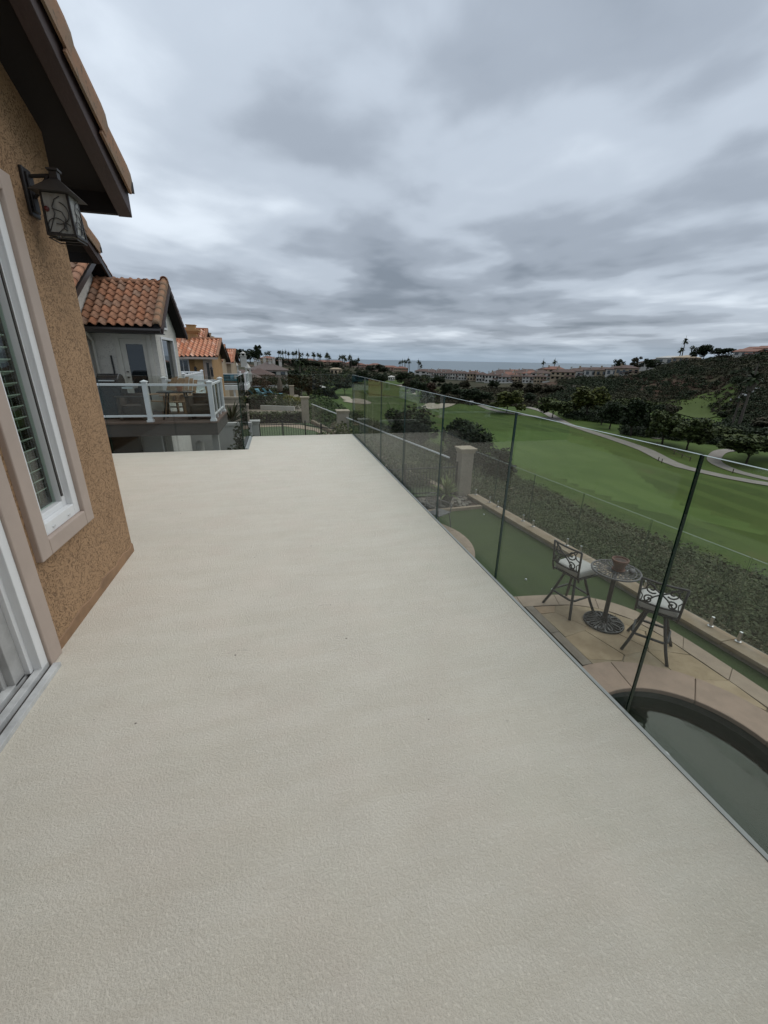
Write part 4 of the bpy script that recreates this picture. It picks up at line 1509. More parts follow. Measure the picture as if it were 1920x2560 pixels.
w3 = MB().box(-3.2195, -3.185, 14.42, 14.48, 2.16, 2.56).box(-3.2195, -3.185, 14.78, 14.84, 2.16, 2.56).box(-3.2195, -3.185, 14.48, 14.78, 2.50, 2.56).box(-3.2195, -3.185, 14.48, 14.78, 2.16, 2.22).build('window', white_m, h2)
MB().box(-3.2195, -3.21, 14.48, 14.78, 2.22, 2.50).build('pane', pane_m, w3)
MB().tube([(-4.72, 12.9, 1.99), (-4.74, 13.1, 1.9), (-4.76, 13.34, 1.78), (-4.76, 13.35, F2)], .034, 8).build('downspout', trim_grey, h2)
# lower storey seen under the deck
MB().box(-4.83, -3.951, 12.9, 13.399, YZ, F2 - .36).build('recess_shade', recess_m, h2)  # added dark box, its colour stands in for shade under the deck
MB().box(-3.95, -3.5, 13.05, 13.399, YZ, F2 - .4).box(-3.5, -3.42, 13.05, 13.39, YZ, F2 - .4).build('lower_wall', conc_m, h2)
w4 = MB().box(-3.419, -3.40, 13.1, 13.37, -2.2, -.62).build('window', white_m, h2)
MB().box(-3.399, -3.395, 13.13, 13.22, -2.1, -.66).box(-3.399, -3.395, 13.25, 13.34, -2.1, -.66).build('pane', pane_m, w4)
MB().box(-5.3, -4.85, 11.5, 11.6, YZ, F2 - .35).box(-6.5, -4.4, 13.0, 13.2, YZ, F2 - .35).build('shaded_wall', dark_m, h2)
pole = tag(MB().tube([(-4.36, 13.30, F2), (-4.39, 13.37, 1.0)], .008, 6).tube([(-4.388, 13.365, .92), (-4.40, 13.38, 1.42)], .022, 7).build('cleaning_pole', black_m), 'black ended cleaning pole leaning on the grey wall left of the door', 'pole')


def railing(parent, pts, z0, h, post_at, bay=None, glass=True, pw=.105, mid=None):
    """white deck railing along plan polyline: posts with pyramid caps, two rails, glass or balusters between"""
    for (x, y) in post_at:
        b = pw / 2
        m = MB().box(x - b, x + b, y - b, y + b, z0, z0 + h)
        m.box(x - b - .02, x + b + .02, y - b - .02, y + b + .02, z0, z0 + .05)
        e = b + .02
        m.add([(x - e, y - e, z0 + h), (x + e, y - e, z0 + h), (x + e, y + e, z0 + h), (x - e, y + e, z0 + h), (x - e, y - e, z0 + h + .02), (x + e, y - e, z0 + h + .02), (x + e, y + e, z0 + h + .02), (x - e, y + e, z0 + h + .02), (x, y, z0 + h + .055)],
              [(3, 2, 1, 0), (0, 1, 5, 4), (1, 2, 6, 5), (2, 3, 7, 6), (3, 0, 4, 7), (4, 5, 8), (5, 6, 8), (6, 7, 8), (7, 4, 8)])
        m.build('post', rail_m, parent)
    for a, b in zip(pts, pts[1:]):
        for z, t in ((z0 + h - .06, .055), (z0 + .14, .05)):
            MB().bar((a[0], a[1], z), (b[0], b[1], z), .05, t).build('rail', rail_m, parent, bevel=.006)
        if glass:
            glass_panel(parent, a, b, z0 + .165, z0 + h - .09, .008)
        else:
            L = math.hypot(b[0] - a[0], b[1] - a[1])
            n = int(L / .115)
            for i in range(1, n):
                x, y = a[0] + (b[0] - a[0]) * i / n, a[1] + (b[1] - a[1]) * i / n
                MB().box(x - .016, x + .016, y - .016, y + .016, z0 + .165, z0 + h - .09).build('baluster', rail_m, parent)


dk = thing('raised_deck', 'grey brown raised deck of the grey house with dark tiled floor', 'deck', (-3.3, 12.3, F2))
MB().box(-4.83, -1.56, 11.15, 13.39, F2 - .04, F2).build('deck_floor', decktile_m, dk)
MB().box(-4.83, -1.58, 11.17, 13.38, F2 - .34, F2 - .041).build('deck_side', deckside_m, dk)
MB().box(-1.86, -1.7, 11.9, 12.06, YZ, F2 - .341).build('support_post', conc_m, dk)
rl = thing('white_railing', 'white post and glass railing round the deck of the grey house', 'railing', (-1.66, 11.25, F2))
railing(rl, [(-4.8, 11.25), (-3.11, 11.25), (-1.66, 11.25), (-1.66, 13.28), (-3.16, 13.28)], F2, .93, [(-4.7, 11.25), (-3.11, 11.25), (-1.66, 11.25), (-1.66, 13.28), (-3.15, 13.28)])
for yy in (11.95, 12.62):
    MB().box(-1.685, -1.635, yy - .03, yy + .03, F2 + .0, F2 + .87).build('post', rail_m, rl)

# furniture on the grey house's deck
bq = thing('barbecue', 'black covered barbecue grill at the wall end of the grey house deck', 'barbecue', (-4.05, 12.05, F2))
MB().box(-4.32, -3.82, 11.8, 12.3, F2, F2 + .78).build('cabinet', black_m, bq, bevel=.02)
MB().xprism([(11.78, F2 + .79), (12.32, F2 + .79), (12.32, F2 + .95), (12.2, F2 + 1.06), (11.98, F2 + 1.09), (11.82, F2 + .98)], -4.33, -3.84).build('lid', black_m, bq, bevel=.02)
MB().box(-3.8, -3.55, 11.85, 12.25, F2 + .74, F2 + .78).box(-4.25, -3.9, 11.74, 11.765, F2 + .92, F2 + .945).build('side_shelf', steel_m, bq)


def slat_chair(label, x, y, rz):
    t = thing('garden_chair', label, 'chair', (x, y, F2), rz, 'wooden slatted chairs on the grey house deck')
    for i in range(5):
        u = (i - 2) * .105
        MB().add([(u - .046, -.20, .30), (u + .046, -.20, .30), (u + .046, -.185, .30), (u - .046, -.185, .30), (u * 1.12 - .05, -.52, .98 - abs(i - 2) * .035), (u * 1.12 + .05, -.52, .98 - abs(i - 2) * .035), (u * 1.12 + .05, -.505, .98 - abs(i - 2) * .035), (u * 1.12 - .05, -.505, .98 - abs(i - 2) * .035)],
                 [(0, 3, 2, 1), (4, 5, 6, 7), (0, 1, 5, 4), (1, 2, 6, 5), (2, 3, 7, 6), (3, 0, 4, 7)]).build('slat', wood_m, t)
    for i in range(4):
        MB().box(-.27, .27, -.18 + i * .13, -.07 + i * .13, .31 + i * .015, .33 + i * .015).build('slat', wood_m, t)
    for s in (-1, 1):
        MB().bar((s * .29, -.32, 0), (s * .29, -.30, .52), .03, .09).build('leg', wood_m, t)
        MB().bar((s * .29, .32, 0), (s * .29, .32, .52), .03, .09).build('leg', wood_m, t)
        MB().box(s * .33 - .06, s * .33 + .06, -.4, .4, .52, .545).build('arm', wood_m, t)
    return t


slat_chair('wooden slatted garden chair nearest the glazed door of the grey house', -3.05, 12.75, math.radians(150))
slat_chair('wooden slatted garden chair beside the small dark table on the grey deck', -2.62, 12.55, math.radians(165))
tt = thing('side_table', 'dark low table holding a clay pot behind the white railing', 'table', (-2.55, 11.75, F2))
MB().box(-2.95, -2.15, 11.5, 12.0, F2 + .66, F2 + .69).build('tabletop', black_m, tt, bevel=.006)
for sx, sy in ((-.34, -.2), (.34, -.2), (.34, .2), (-.34, .2)):
    MB().bar((-2.55 + sx * .6, 11.75 + sy * .6, F2 + .66), (-2.55 + sx, 11.75 + sy, F2), .03).build('leg', black_m, tt)
p3 = tag(MB().lathe([(.06, 0), (.09, .14), (.095, .15), (.08, .15), (.001, .13)], (-2.48, 11.85, F2 + .691), 14).build('clay_pot', mat('orange clay pot', (.38, .15, .07), .8)), 'orange clay pot on the low dark table of the grey deck', 'flower pot')
for x, lb in ((-3.55, 'brown woven armchair left of the middle white post on the grey deck'), (-2.0, 'brown woven armchair by the corner post of the white railing')):
    t = thing('woven_armchair', lb, 'armchair', (x, 11.75, F2), 0, 'brown woven armchairs on the grey house deck')
    MB().box(x - .22, x + .22, 11.52, 11.98, F2 + .08, F2 + .36).build('seat', brownfab_m, t, bevel=.01)
    MB().box(x - .30, x - .225, 11.45, 12.05, F2 + .02, F2 + .56).build('arm', brownfab_m, t, bevel=.01)
    MB().box(x + .225, x + .30, 11.45, 12.05, F2 + .02, F2 + .56).build('arm', brownfab_m, t, bevel=.01)
    MB().box(x - .22, x + .22, 11.985, 12.05, F2 + .06, F2 + .62).build('backrest', brownfab_m, t, bevel=.01)
    MB().box(x - .33, x + .33, 11.43, 11.50, F2 + .565, F2 + .59).build('armrest_board', deckside_m, t)
# carved fountain under the deck
ft = thing('stone_fountain', 'white carved stone fountain column standing in a round basin under the deck', 'fountain', (-2.30, 12.5, YZ))
MB().lathe([(.25, 0), (.28, .9), (.36, 1.02), (.38, 1.06), (.33, 1.06), (.30, 1.0), (.001, .98)], (-2.30, 12.5, YZ), 20).build('basin', conc_m, ft)
MB().lathe([(.11, .98), (.12, 1.3), (.13, 1.32), (.115, 1.35), (.12, 1.6), (.135, 1.62), (.115, 1.66), (.11, 1.95), (.001, 2.0)], (-2.30, 12.5, YZ), 14).build('column', wall_white, ft)

# ------------------------------------------------------------------ garden walls, shrubs and planting beyond the deck
gw = tag(MB().box(-3.4, -1.12, 16.4, 16.6, YZ, -.98).box(-3.43, -1.09, 16.36, 16.64, -.979, -.88).build('garden_wall', conc_m), 'light grey garden wall with flat coping behind the grey house', 'wall')
tag(MB().box(-5.0, -1.35, 19.0, 19.2, YZ, -.55).box(-5.0, -1.33, 18.97, 19.23, -.549, -.47).build('garden_wall', stucco_t), 'tan stepped garden wall behind the sago palm', 'wall')
tag(MB().box(-6.0, -1.7, 22.0, 22.2, YZ, -.5).box(-6.0, -1.68, 21.97, 22.23, -.499, -.42).build('garden_wall', stucco_t), 'upper tan garden wall below the far white decks', 'wall')
tag(MB().box(-4.5, -1.33, 16.65, 18.95, YZ, -1.42).build('planter', soil_m), kind='structure')
blade_plant('sago_palm', 'sago palm with stiff arching fronds in front of the tan garden wall', 'palm', -1.92, 17.6, -1.45, 44, .95, .10, leaf_palm, .75, 1.2, trunk=(.13, .4), arc_min=.1)
RNG = np.random.default_rng(5)


def shrub(name, label, cat, x, y, z, lobes, n, size, m, group=None, stem=True):
    """leafy shrub: woody stem part plus a crown of leaf faces"""
    t = thing(name, label, cat, (x, y, z), group=group)
    pts = blob_points(lobes, n, RNG)
    pts = pts[pts[:, 2] > 0.02]
    v, q = leaf_quads(pts, size, RNG)
    me = np_mesh('foliage', v, q, m)
    put('foliage', me, None, t, (x, y, z))
    if stem:
        h = max(l[2] for l in lobes)
        MB().tube([(x, y, z - .05), (x + .03, y, z + h * .5), (x, y + .02, z + h)], [.05, .035, .02], 6).build('stem', bark_m, t)
    return t


shrub('conifer_shrub', 'dark grey green upright shrub in front of the grey garden wall', 'shrub', -1.22, 14.6, YZ, [(0, 0, .6, .5, .45, .6), (.05, 0, 1.2, .42, .4, .6), (-.1, .05, 1.75, .28, .28, .5)], 2600, .075, leaf_dark)
shrub('garden_shrub', 'dark leafy shrub growing under the edge of the grey deck', 'shrub', -1.75, 14.0, YZ, [(0, 0, .5, .5, .45, .55), (-.35, .1, .8, .4, .4, .6), (.2, 0, 1.1, .3, .3, .5)], 1800, .08, leaf_dark)
shrub('garden_shrub', 'low bright green shrub at the foot of the grey garden wall', 'shrub', -1.45, 15.6, YZ, [(0, 0, .4, .6, .4, .5), (.4, 0, .3, .35, .35, .4)], 1300, .08, leaf_mid)
shrub('ivy_shrub', 'dark climbing shrub against the light grey pillar', 'shrub', -1.02, 13.3, YZ, [(0, 0, .5, .2, .2, .6), (.03, 0, 1.0, .16, .16, .5)], 700, .07, leaf_dark)
tag(MB().prism([(-1.3, 12.4), (5.6, 12.4), (1.9, 29.6), (-3.0, 29.6), (-1.3, 16)], YZ - .3, YZ - .05).build('lawn', turf2_m), kind='structure')
tag(MB().strip([(-3.0, 28.0), (0.2, 28.2), (2.0, 26.2), (4.4, 14.5)], [(-3.0, 29.4), (0.8, 29.4), (2.35, 26.9), (4.75, 14.6)], YZ - .06, YZ - .03).build('paved_edge', band_m), kind='structure')
pillar('light grey stucco pillar at the left end of the farther iron fence', -1.28, 21.0, YZ - .05, 1.42, .42, conc_m, conc_m)
iron_fence('farther black iron picket fence across the putting lawn', (-1.05, 21.0), (1.15, 21.0), YZ - .05, 1.36, .115, posts=2)
iron_fence('short black iron fence turned towards the shrub slope', (1.15, 21.0), (2.6, 19.6), YZ - .05, 1.30, .115, posts=2)
pillar('tall tan pillar where the sloping glass fence begins', 1.70, 30.1, YZ - .1, 1.80, .5, stucco_t, capstone_m)
pillar('tan pillar with pale cap half hidden by grass beyond the deck end', 3.32, 22.9, YZ - .2, 1.80, .6, stucco_t, capstone_m)
pillar('small tan pillar beside the folded umbrella', 1.7, 60.26, -3.5, 1.35, .6, stucco_t, capstone_m)
pillar('stubby tan pillar behind the edge of the short glass railing', -4.22, 63.05, -3.5, 1.2, .5, stucco_t, stucco_t)
dg = thing('glass_fence', 'sloping dark glass fence with white top rail falling from the tall pillar', 'fence', (2.2, 24, YZ))
a, b = Vector((2.15, 29.9, 0)), Vector((5.35, 12.45, 0))
N_ = 11
for i in range(N_):
    p, q = a.lerp(b, i / N_), a.lerp(b, (i + 1) / N_)
    glass_panel(dg, (p.x, p.y), (q.x - .004, q.y + .02), YZ + .12, YZ + 1.2)
MB().bar((a.x, a.y, YZ + 1.225), (b.x, b.y, YZ + 1.225), .04, .045).build('top_rail', white_m, dg)
MB().bar((a.x, a.y, YZ + .0), (b.x, b.y, YZ + .0), .2, .24).build('kerb', band_m, dg)


def hedge(label, x0, x1, y0, y1, z0, h, n, m, size=.09, name='hedge'):
    pts = np.stack([RNG.uniform(x0, x1, n), RNG.uniform(y0, y1, n), z0 + h * RNG.uniform(.0, 1.0, n) ** .6 + .06 * np.sin(RNG.uniform(0, 6, n))], 1)
    v, q = leaf_quads(pts, size, RNG, up=.7)
    t = thing(name, label, 'hedge', ((x0 + x1) / 2, (y0 + y1) / 2, z0))
    put('foliage', np_mesh('foliage', v, q, m), None, t)
    bpy.data.objects[-1] if False else None
    MB().box(x0 + .1, x1 - .1, y0 + .12, y1 - .12, z0, z0 + h * .8).build('twigs', bark_m, t)
    for ch in t.children:
        pass
    return t


def fix_hedge(t):
    for ch in bpy.data.objects:
        if ch.parent == t and ch.name.startswith('foliage'):
            ch.location = (-t.location.x, -t.location.y, -t.location.z)


for args in (('clipped brown green hedge running behind the iron fence', -3.2, 1.7, 30.2, 30.9, -3.0, .82, 3000, leaf_slope, .11),
             ('dark clipped hedge under the far white deck', -4.2, -1.4, 44, 45, -3.5, 1.1, 1800, leaf_dark, .16),
             ('far dark hedge below the white house with chimneys', -4.0, 3.0, 62, 64, -4.4, 1.7, 3000, leaf_dark, .2)):
    fix_hedge(hedge(*args))
shrub('lantana_bush', 'yellow flowering bush mass right of the folded umbrella', 'shrub', 1.4, 48.56, -3.5, [(-.3, 0, .5, .8, .7, .5), (.5, 0, .4, .7, .6, .45)], 1500, .12, leaf_yellow, stem=False)
shrub('lantana_bush', 'small yellow flowering bush at the left behind the hedge', 'shrub', -3.78, 49.32, -3.5, [(0, 0, .4, .5, .5, .45)], 700, .12, leaf_yellow, stem=False)
for i, (x, y, z, r, mm, lb) in enumerate(((3.6, 15.6, -3.2, .9, leaf_mid, 'olive leafy shrub just beyond the far end of the glass railing'), (2.75, 17.5, -3.1, .8, leaf_lime, 'yellow green feathery shrub beside the half hidden tan pillar'),
                                         (3.9, 18.9, -3.6, 1.0, leaf_lime, 'yellow green shrub on the slope behind the sloping glass fence'), (1.1, 14.4, -2.9, .62, leaf_slope, 'low grey green shrub bed in front of the putting lawn'),
                                         (2.1, 13.7, -2.9, .6, leaf_slope, 'low dry shrub right of the iron fence rail'), (.1, 14.2, -2.9, .55, leaf_mid, 'low green shrub behind the left part of the iron fence'), (4.4, 13.6, -2.9, .6, leaf_slope, 'rusty dry shrub behind the iron fence near the pillar'))):
    shrub('garden_shrub', lb, 'shrub', x, y, z, [(0, 0, r * .8, r, r, r * .85), (r * .6, 0, r * .6, r * .7, r * .7, r * .7), (-r * .6, .2, r * .6, r * .7, r * .7, r * .7)], int(1500 * r + 500), .085, mm, stem=False)

for x, y, r, h, mm, lb in ((2.55, 17.6, .75, 1.75, leaf_lime, 'tall feathery yellow green shrub in front of the half hidden tan pillar'), (3.05, 16.4, .7, 1.5, leaf_bank, 'tall fresh green shrub right of the feathery yellow green shrub'), (1.75, 18.6, .6, 1.2, leaf_bank, 'fresh green shrub at the foot of the sloping glass fence'),
                           (.35, 17.8, .45, .75, leaf_mid, 'low green shrub against the left part of the farther iron fence'), (1.1, 16.9, .5, .8, leaf_slope, 'grey green low shrub against the right part of the farther iron fence'), (2.1, 15.4, .6, 1.0, leaf_lime, 'yellow green grassy shrub close to the deck end')):
    shrub('garden_shrub', lb, 'shrub', x, y, YZ - .05, [(0, 0, h * .5, r, r, h * .5), (r * .6, 0, h * .4, r * .6, r * .6, h * .4), (-r * .6, .1, h * .35, r * .6, r * .6, h * .35), (0, .1, h * .75, r * .5, r * .5, h * .3)], int(2200 * r), .075, mm, stem=False)

# terrace of the third house: furniture, umbrella, low white wall
Y3 = -3.62
tag(MB().prism([(-8, 31.0), (2.2, 31.0), (2.3, 40), (2.6, 62), (-8, 62)], Y3 - .3, Y3 + .12).build('terrace_ground', band_d), kind='structure')
ux, uy = 0.13, 60.95
um = thing('umbrella', 'closed taupe garden umbrella standing on the third terrace', 'umbrella', (ux, uy, -3.5))
MB().lathe([(.03, .5), (.34, .6), (.40, .9), (.34, 1.5), (.2, 2.1), (.1, 2.4), (.001, 2.45)], (ux, uy, -3.5), 9).build('canopy', umb_m, um)
MB().tube([(ux, uy, -3.5), (ux, uy, -1.0)], .035, 8).build('pole', bronze_m, um)
MB().lathe([(.3, .0), (.3, .1), (.05, .15)], (ux, uy, -3.5), 14).build('base', castgrey_m, um)
for i, (x, y, mm, lb) in enumerate(((-2.46, 59.7, blue_m, 'pale blue towel draped sun lounger beside the third terrace hedge'), (-1.43, 60.97, teal_m, 'teal cushioned sun lounger left of the folded umbrella'), (-0.46, 58.41, blue_m, 'pale blue cushioned lounger at the foot of the folded umbrella'),
                                      (-2.98, 57.29, teal_m, 'teal lounger at the left end of the third terrace'), (-1.82, 55.01, blue_m, 'blue lounger in the middle front of the third terrace'))):
    t = thing('sun_lounger', lb, 'sun lounger', (x, y, -3.5), math.radians(40 + i * 25), 'sun loungers on the third terrace')
    MB().box(-.34, .34, -.9, .35, .30, .36).build('frame', iron_m, t)
    MB().box(-.32, .32, -.88, .33, .361, .45).build('cushion', mm, t, bevel=.03)
    MB().add([(-.32, .34, .40), (.32, .34, .40), (.32, .8, .95), (-.32, .8, .95), (-.32, .42, .36), (.32, .42, .36), (.32, .88, .9), (-.32, .88, .9)], [(0, 1, 2, 3), (7, 6, 5, 4), (0, 4, 5, 1), (1, 5, 6, 2), (2, 6, 7, 3), (3, 7, 4, 0)]).build('backrest', mm, t, bevel=.03)
    for sx in (-.28, .28):
        for sy in (-.8, .3):
            MB().box(sx - .02, sx + .02, sy - .02, sy + .02, 0, .3).build('leg', iron_m, t)
for x, y, lb in ((*(-3.23, 68.35), 'dark round table behind the sun loungers'), (*(-1.1, 70.06), 'second dark round table nearer the umbrella')):
    t = thing('round_table', lb, 'table', (x, y, -3.5))
    MB().lathe([(.6, .70), (.6, .74)], (x, y, -3.5), 16).build('tabletop', black_m, t)
    MB().lathe([(.25, 0), (.05, .08), (.05, .7)], (x, y, -3.5), 10).build('pedestal', iron_m, t)
tag(MB().bar((-1.9, 43.8, -3.3), (1.35, 42.5, -3.3), .2, .45).build('low_white_wall', wall_white), 'low white wall edging the third terrace', 'wall')
sx_, sy_ = -3.24, 48.02
st = thing('dog_statue', 'small white seated dog statue near the low white wall', 'statue', (sx_, sy_, -3.5))
MB().lathe([(.20, 0), (.22, .12), (.17, .35), (.12, .55), (.13, .62)], (sx_, sy_, -3.5), 12, 1, 1.2).lathe([(.02, .55), (.12, .62), (.14, .74), (.09, .84), (.02, .86)], (sx_, sy_ - .1, -3.5), 12).build('body', wall_white, st, smooth=True)
MB().lathe([(.055, .60), (.06, .68), (.03, .72)], (sx_, sy_ - .28, -3.5), 8).build('muzzle', wall_white, st)
for i, (px_, lb) in enumerate((((-7.62, 88.53), 'dark olive shrub below the far white deck'), ((-4.66, 87.87), 'dull green shrub in front of the white house'), ((-2.38, 95.39), 'dark shrub right of the far white deck box'), ((-0.52, 84.39), 'dark green shrub behind the folded umbrella'), ((-3.14, 79.23), 'reddish dry shrub in the third terrace garden'), ((1.22, 90), 'dark shrub above the small tan pillar'))):
    r = 1.3
    shrub('garden_shrub', lb, 'shrub', px_[0], px_[1], -3.8, [(0, 0, r * .7, r, r, r * .8), (r * .8, 0, r * .5, r * .8, r * .7, r * .6), (-r * .8, .2, r * .5, r * .8, r * .7, r * .6)], 1000, .16, leaf_red if 'reddish' in lb else (leaf_dark if i % 2 else leaf_scrub), stem=False)


for i, (px_, mm, lb) in enumerate((((-2.79, 52.98), leaf_slope, 'grey green rounded shrub in front of the sun loungers'), ((-1.65, 51.94), leaf_dark, 'dark low shrub behind the low white wall'), ((-0.45, 52.37), leaf_mid, 'green low shrub before the folded umbrella'), ((0.61, 53.84), leaf_slope, 'pale grey shrub left of the yellow bush'),
                                   ((-3.5, 59.73), leaf_dark, 'dark shrub at the left of the third terrace'), ((0.99, 63), leaf_dark, 'dark shrub beside the umbrella pole'), ((-1.83, 45.02), leaf_slope, 'dry low shrub left in the strip behind the clipped hedge'), ((-0.43, 44.92), leaf_mid, 'green low shrub in the middle of the strip behind the clipped hedge'), ((0.93, 44.08), leaf_slope, 'dry low shrub right in the strip behind the clipped hedge'))):
    r = .55 + .12 * (i % 3)
    shrub('garden_shrub', lb, 'shrub', px_[0], px_[1], -3.5, [(0, 0, r * .7, r, r, r * .8), (r * .9, 0, r * .5, r * .8, r * .7, r * .6), (-r * .9, .2, r * .5, r * .8, r * .7, r * .6)], 700, .13, mm, stem=False)


# ------------------------------------------------------------------ the row of houses farther along
def wave_roof(parent, x0, x1, eave, ridge, m, w=.22, exp=.30, name='roof_tiles'):
    """clay roof too far to pick tiles one by one: every course and barrel still real geometry, in one mesh"""
    dy, dz = ridge[0] - eave[0], ridge[1] - eave[1]
    L = math.hypot(dy, dz)
    ny, nx = max(2, int(L / exp)), max(2, int(abs(x1 - x0) / w))
    nrm = np.array([0, -dz / L, abs(dy) / L]) if dy > 0 else np.array([0, dz / L, abs(dy) / L])
    vs, qs = [], []
    for j in range(ny):
        for i in range(nx):
            prof = [(0, 0), (.14, .05), (.3, .07), (.46, .05), (.6, 0), (.8, -.025), (1, 0)]
            o = len(vs)
            for f, lift in ((j - .1, .03), (j + 1, 0)):
                for u, z in prof:
                    p = np.array([x0 + (i + u) * (x1 - x0) / nx, eave[0] + dy * f / ny, eave[1] + dz * f / ny]) + nrm * (z + lift)
                    vs.append(p)
            k = len(prof)
            qs += [(o + t, o + t + 1, o + k + t + 1, o + k + t) for t in range(k - 1)]
    o0 = ORG[parent.name]
    me = np_mesh(name, np.array(vs) - np.array(o0), np.array(qs), m)
    ob = put(name, me, None, parent, o0)
    ob['kind'] = 'stuff'
    return ob


def row_house(label, x0, x1, y0, y1, zb, ze, zr, wallm, chim=None, wins=(), doors=(), tan=trim_m, rx=None):
    t = thing('tiled_house', label, 'house', ((x0 + x1) / 2, (y0 + y1) / 2, zb))
    MB().box(x0, x1, y0, y1, zb, ze).build('wall', wallm, t)
    ym = (y0 + y1) / 2
    o = .4
    rf = MB()
    slab(rf, x0 - o, x1 + o, (y0 - o, ze - .02), (ym, zr), .12)
    slab(rf, x0 - o, x1 + o, (y1 + o, ze - .02), (ym, zr), .12)
    rf = rf.build('roof', soffit_m, t)
    MB().xprism([(y0, ze), (y1, ze), (ym, zr - .14)], x1 - .2, x1).build('gable_wall', wallm, t)
    wave_roof(rf, x0 - o, x1 + o, (y0 - o - .02, ze + .0), (ym, zr + .02), clay_far)
    wave_roof(rf, x0 - o, x1 + o, (y1 + o + .02, ze + .0), (ym, zr + .02), clay_far)
    MB().tube([(x0 - o, ym, zr + .05), (x1 + o + .03, ym, zr + .05)], .09, 8).build('ridge_cap', clay_m, rf)
    MB().box(x0 - o, x1 + o, y0 - o - .12, y0 - o - .02, ze - .14, ze - .03).build('gutter', trim_m, rf)
    MB().tube([(x1 + o - .05, y0 - o, ze + .02), (x1 + o - .05, ym, zr + .04)], .09, 8).build('rake_cap', clay_m, rf)
    if chim:
        cx, cy, zt = chim
        MB().box(cx - .3, cx + .3, cy - .3, cy + .3, ze, zt - .45).box(cx - .4, cx + .4, cy - .4, cy + .4, zt - .449, zt - .36).box(cx - .46, cx + .46, cy - .46, cy + .46, zt - .359, zt - .26).box(cx - .24, cx + .24, cy - .24, cy + .24, zt - .259, zt - .04).box(cx - .28, cx + .28, cy - .28, cy + .28, zt - .039, zt).build('chimney', stucco_far if wallm is stucco_far else wallm, rf)
    for xa, xb, za, zb_ in wins:
        f = MB().box(xa - .06, xb + .06, y0 - .03, y0 - .001, za - .06, zb_ + .06).build('window', white_m, t)
        mid = (xa + xb) / 2
        MB().box(xa, mid - .02, y0 - .036, y0 - .031, za, zb_).box(mid + .02, xb, y0 - .036, y0 - .031, za, zb_).build('pane', pane_m, f)
    for xa, xb, za, zb_ in doors:
        f = MB().box(xa - .1, xb + .1, y0 - .03, y0 - .001, za, zb_ + .1).build('door', trim_m, t)
        MB().box(xa + .06, xb - .06, y0 - .036, y0 - .031, za + .15, zb_ - .06).build('pane', pane_m, f)
    return t


row_house('ochre house with bright clay tiles and stepped chimney next along the row', -9.5, -4.55, 27.0, 33.5, -3.2, 1.40, 2.98, stucco_far, (-4.9, 29.0, 3.2), [(-5.5, -5.0, .45, 1.2)])
row_house('smaller ochre gabled house wing with white door beside the stepped chimney', -4.54, -3.62, 26.4, 31.0, -3.2, 1.42, 2.38, stucco_far, None, [], [(-3.98, -3.72, -.4, 1.15)])
row_house('farther clay roofed house with pale chimney behind the ochre one', -9.5, -4.85, 39, 45, -4, 1.05, 2.35, wall_tan, (-5.6, 40.5, 3.3), [], [])
row_house('last small clay roofed house before the trees in the row', -10, -5.05, 51, 58, -4.5, .85, 2.2, wall_tan, (-7, 54, 3.2), [], [])
# wall lanterns on the ochre house
for x, y, lb in ((-4.5, 26.3, 'black wall lantern between the two ochre wings'), (-3.64, 26.25, 'black wall lantern at the corner of the small ochre wing')):
    t = thing('wall_lantern', lb, 'lantern', (x, y, .6))
    MB().box(x - .06, x + .06, y - .12, y + .0, .35, .75).build('body', iron_m, t)
    MB().lathe([(.1, .76), (.02, .9)], (x, y - .06, 0), 6).build('hood', iron_m, t)

d3 = thing('raised_deck', 'cream raised deck behind the grey house', 'deck', (-5.2, 19.8, -.16))
MB().box(-7, -3.45, 17.6, 22.0, -.46, -.16).build('deck_floor', rail_m, d3)
MB().box(-3.7, -3.55, 17.8, 17.95, -2.8, -.461).build('support_post', rail_m, d3)
r3_ = thing('white_railing', 'white slatted railing of the deck behind the grey house', 'railing', (-3.5, 19.8, -.16))
railing(r3_, [(-7, 21.9), (-3.5, 21.9)], -.16, .95, [(-3.5, 21.9), (-4.9, 21.9)], glass=False)
railing(r3_, [(-3.5, 17.7), (-3.5, 21.9)], -.16, .95, [(-3.5, 17.7)], glass=False)
F4 = -.78
d4 = thing('raised_deck', 'white far raised deck standing on braced posts', 'deck', (-4, 40, F4))
MB().box(-6.5, -2.55, 37.0, 41.0, F4 - .36, F4).build('deck_floor', rail_m, d4)
for x in (-5.4, -3.6):
    MB().bar((x, 37.2, F4 - .36), (x, 37.2, -3.1), .16).build('support_post', rail_m, d4)
    MB().bar((x, 37.2, F4 - 1.4), (x + .9, 37.2, F4 - .4), .1).build('brace', rail_m, d4)
r4 = thing('white_railing', 'white post railing round the far deck with teal seats', 'railing', (-3, 37.1, F4))
railing(r4, [(-6.4, 37.1), (-4.6, 37.1), (-2.65, 37.1), (-2.65, 40.9)], F4, .95, [(-4.6, 37.1), (-2.65, 37.1), (-2.65, 39.0), (-2.65, 40.9), (-3.3, 40.9)], pw=.12)
sf = thing('outdoor_sofa', 'teal cushioned outdoor sofa on the far white deck', 'sofa', (-4, 38.2, F4))
MB().box(-5.3, -3.3, 37.8, 38.6, F4, F4 + .3).build('frame', brownfab_m, sf)
MB().box(-5.3, -3.3, 37.8, 38.6, F4 + .301, F4 + .45).box(-5.3, -3.3, 38.5, 38.7, F4 + .451, F4 + .8).build('cushion', teal_m, sf, bevel=.04)
for i, x in enumerate((-3.5, -3.8)):
    MB().box(x - .13, x + .13, 38.3, 38.45, F4 + .455, F4 + .72).build('pillow', blue_m if i else cushion_m, sf, bevel=.03)

# ------------------------------------------------------------------ terrain: yard terrace, shrub slope, golf valley, ridges, coast
ZV = -18.0


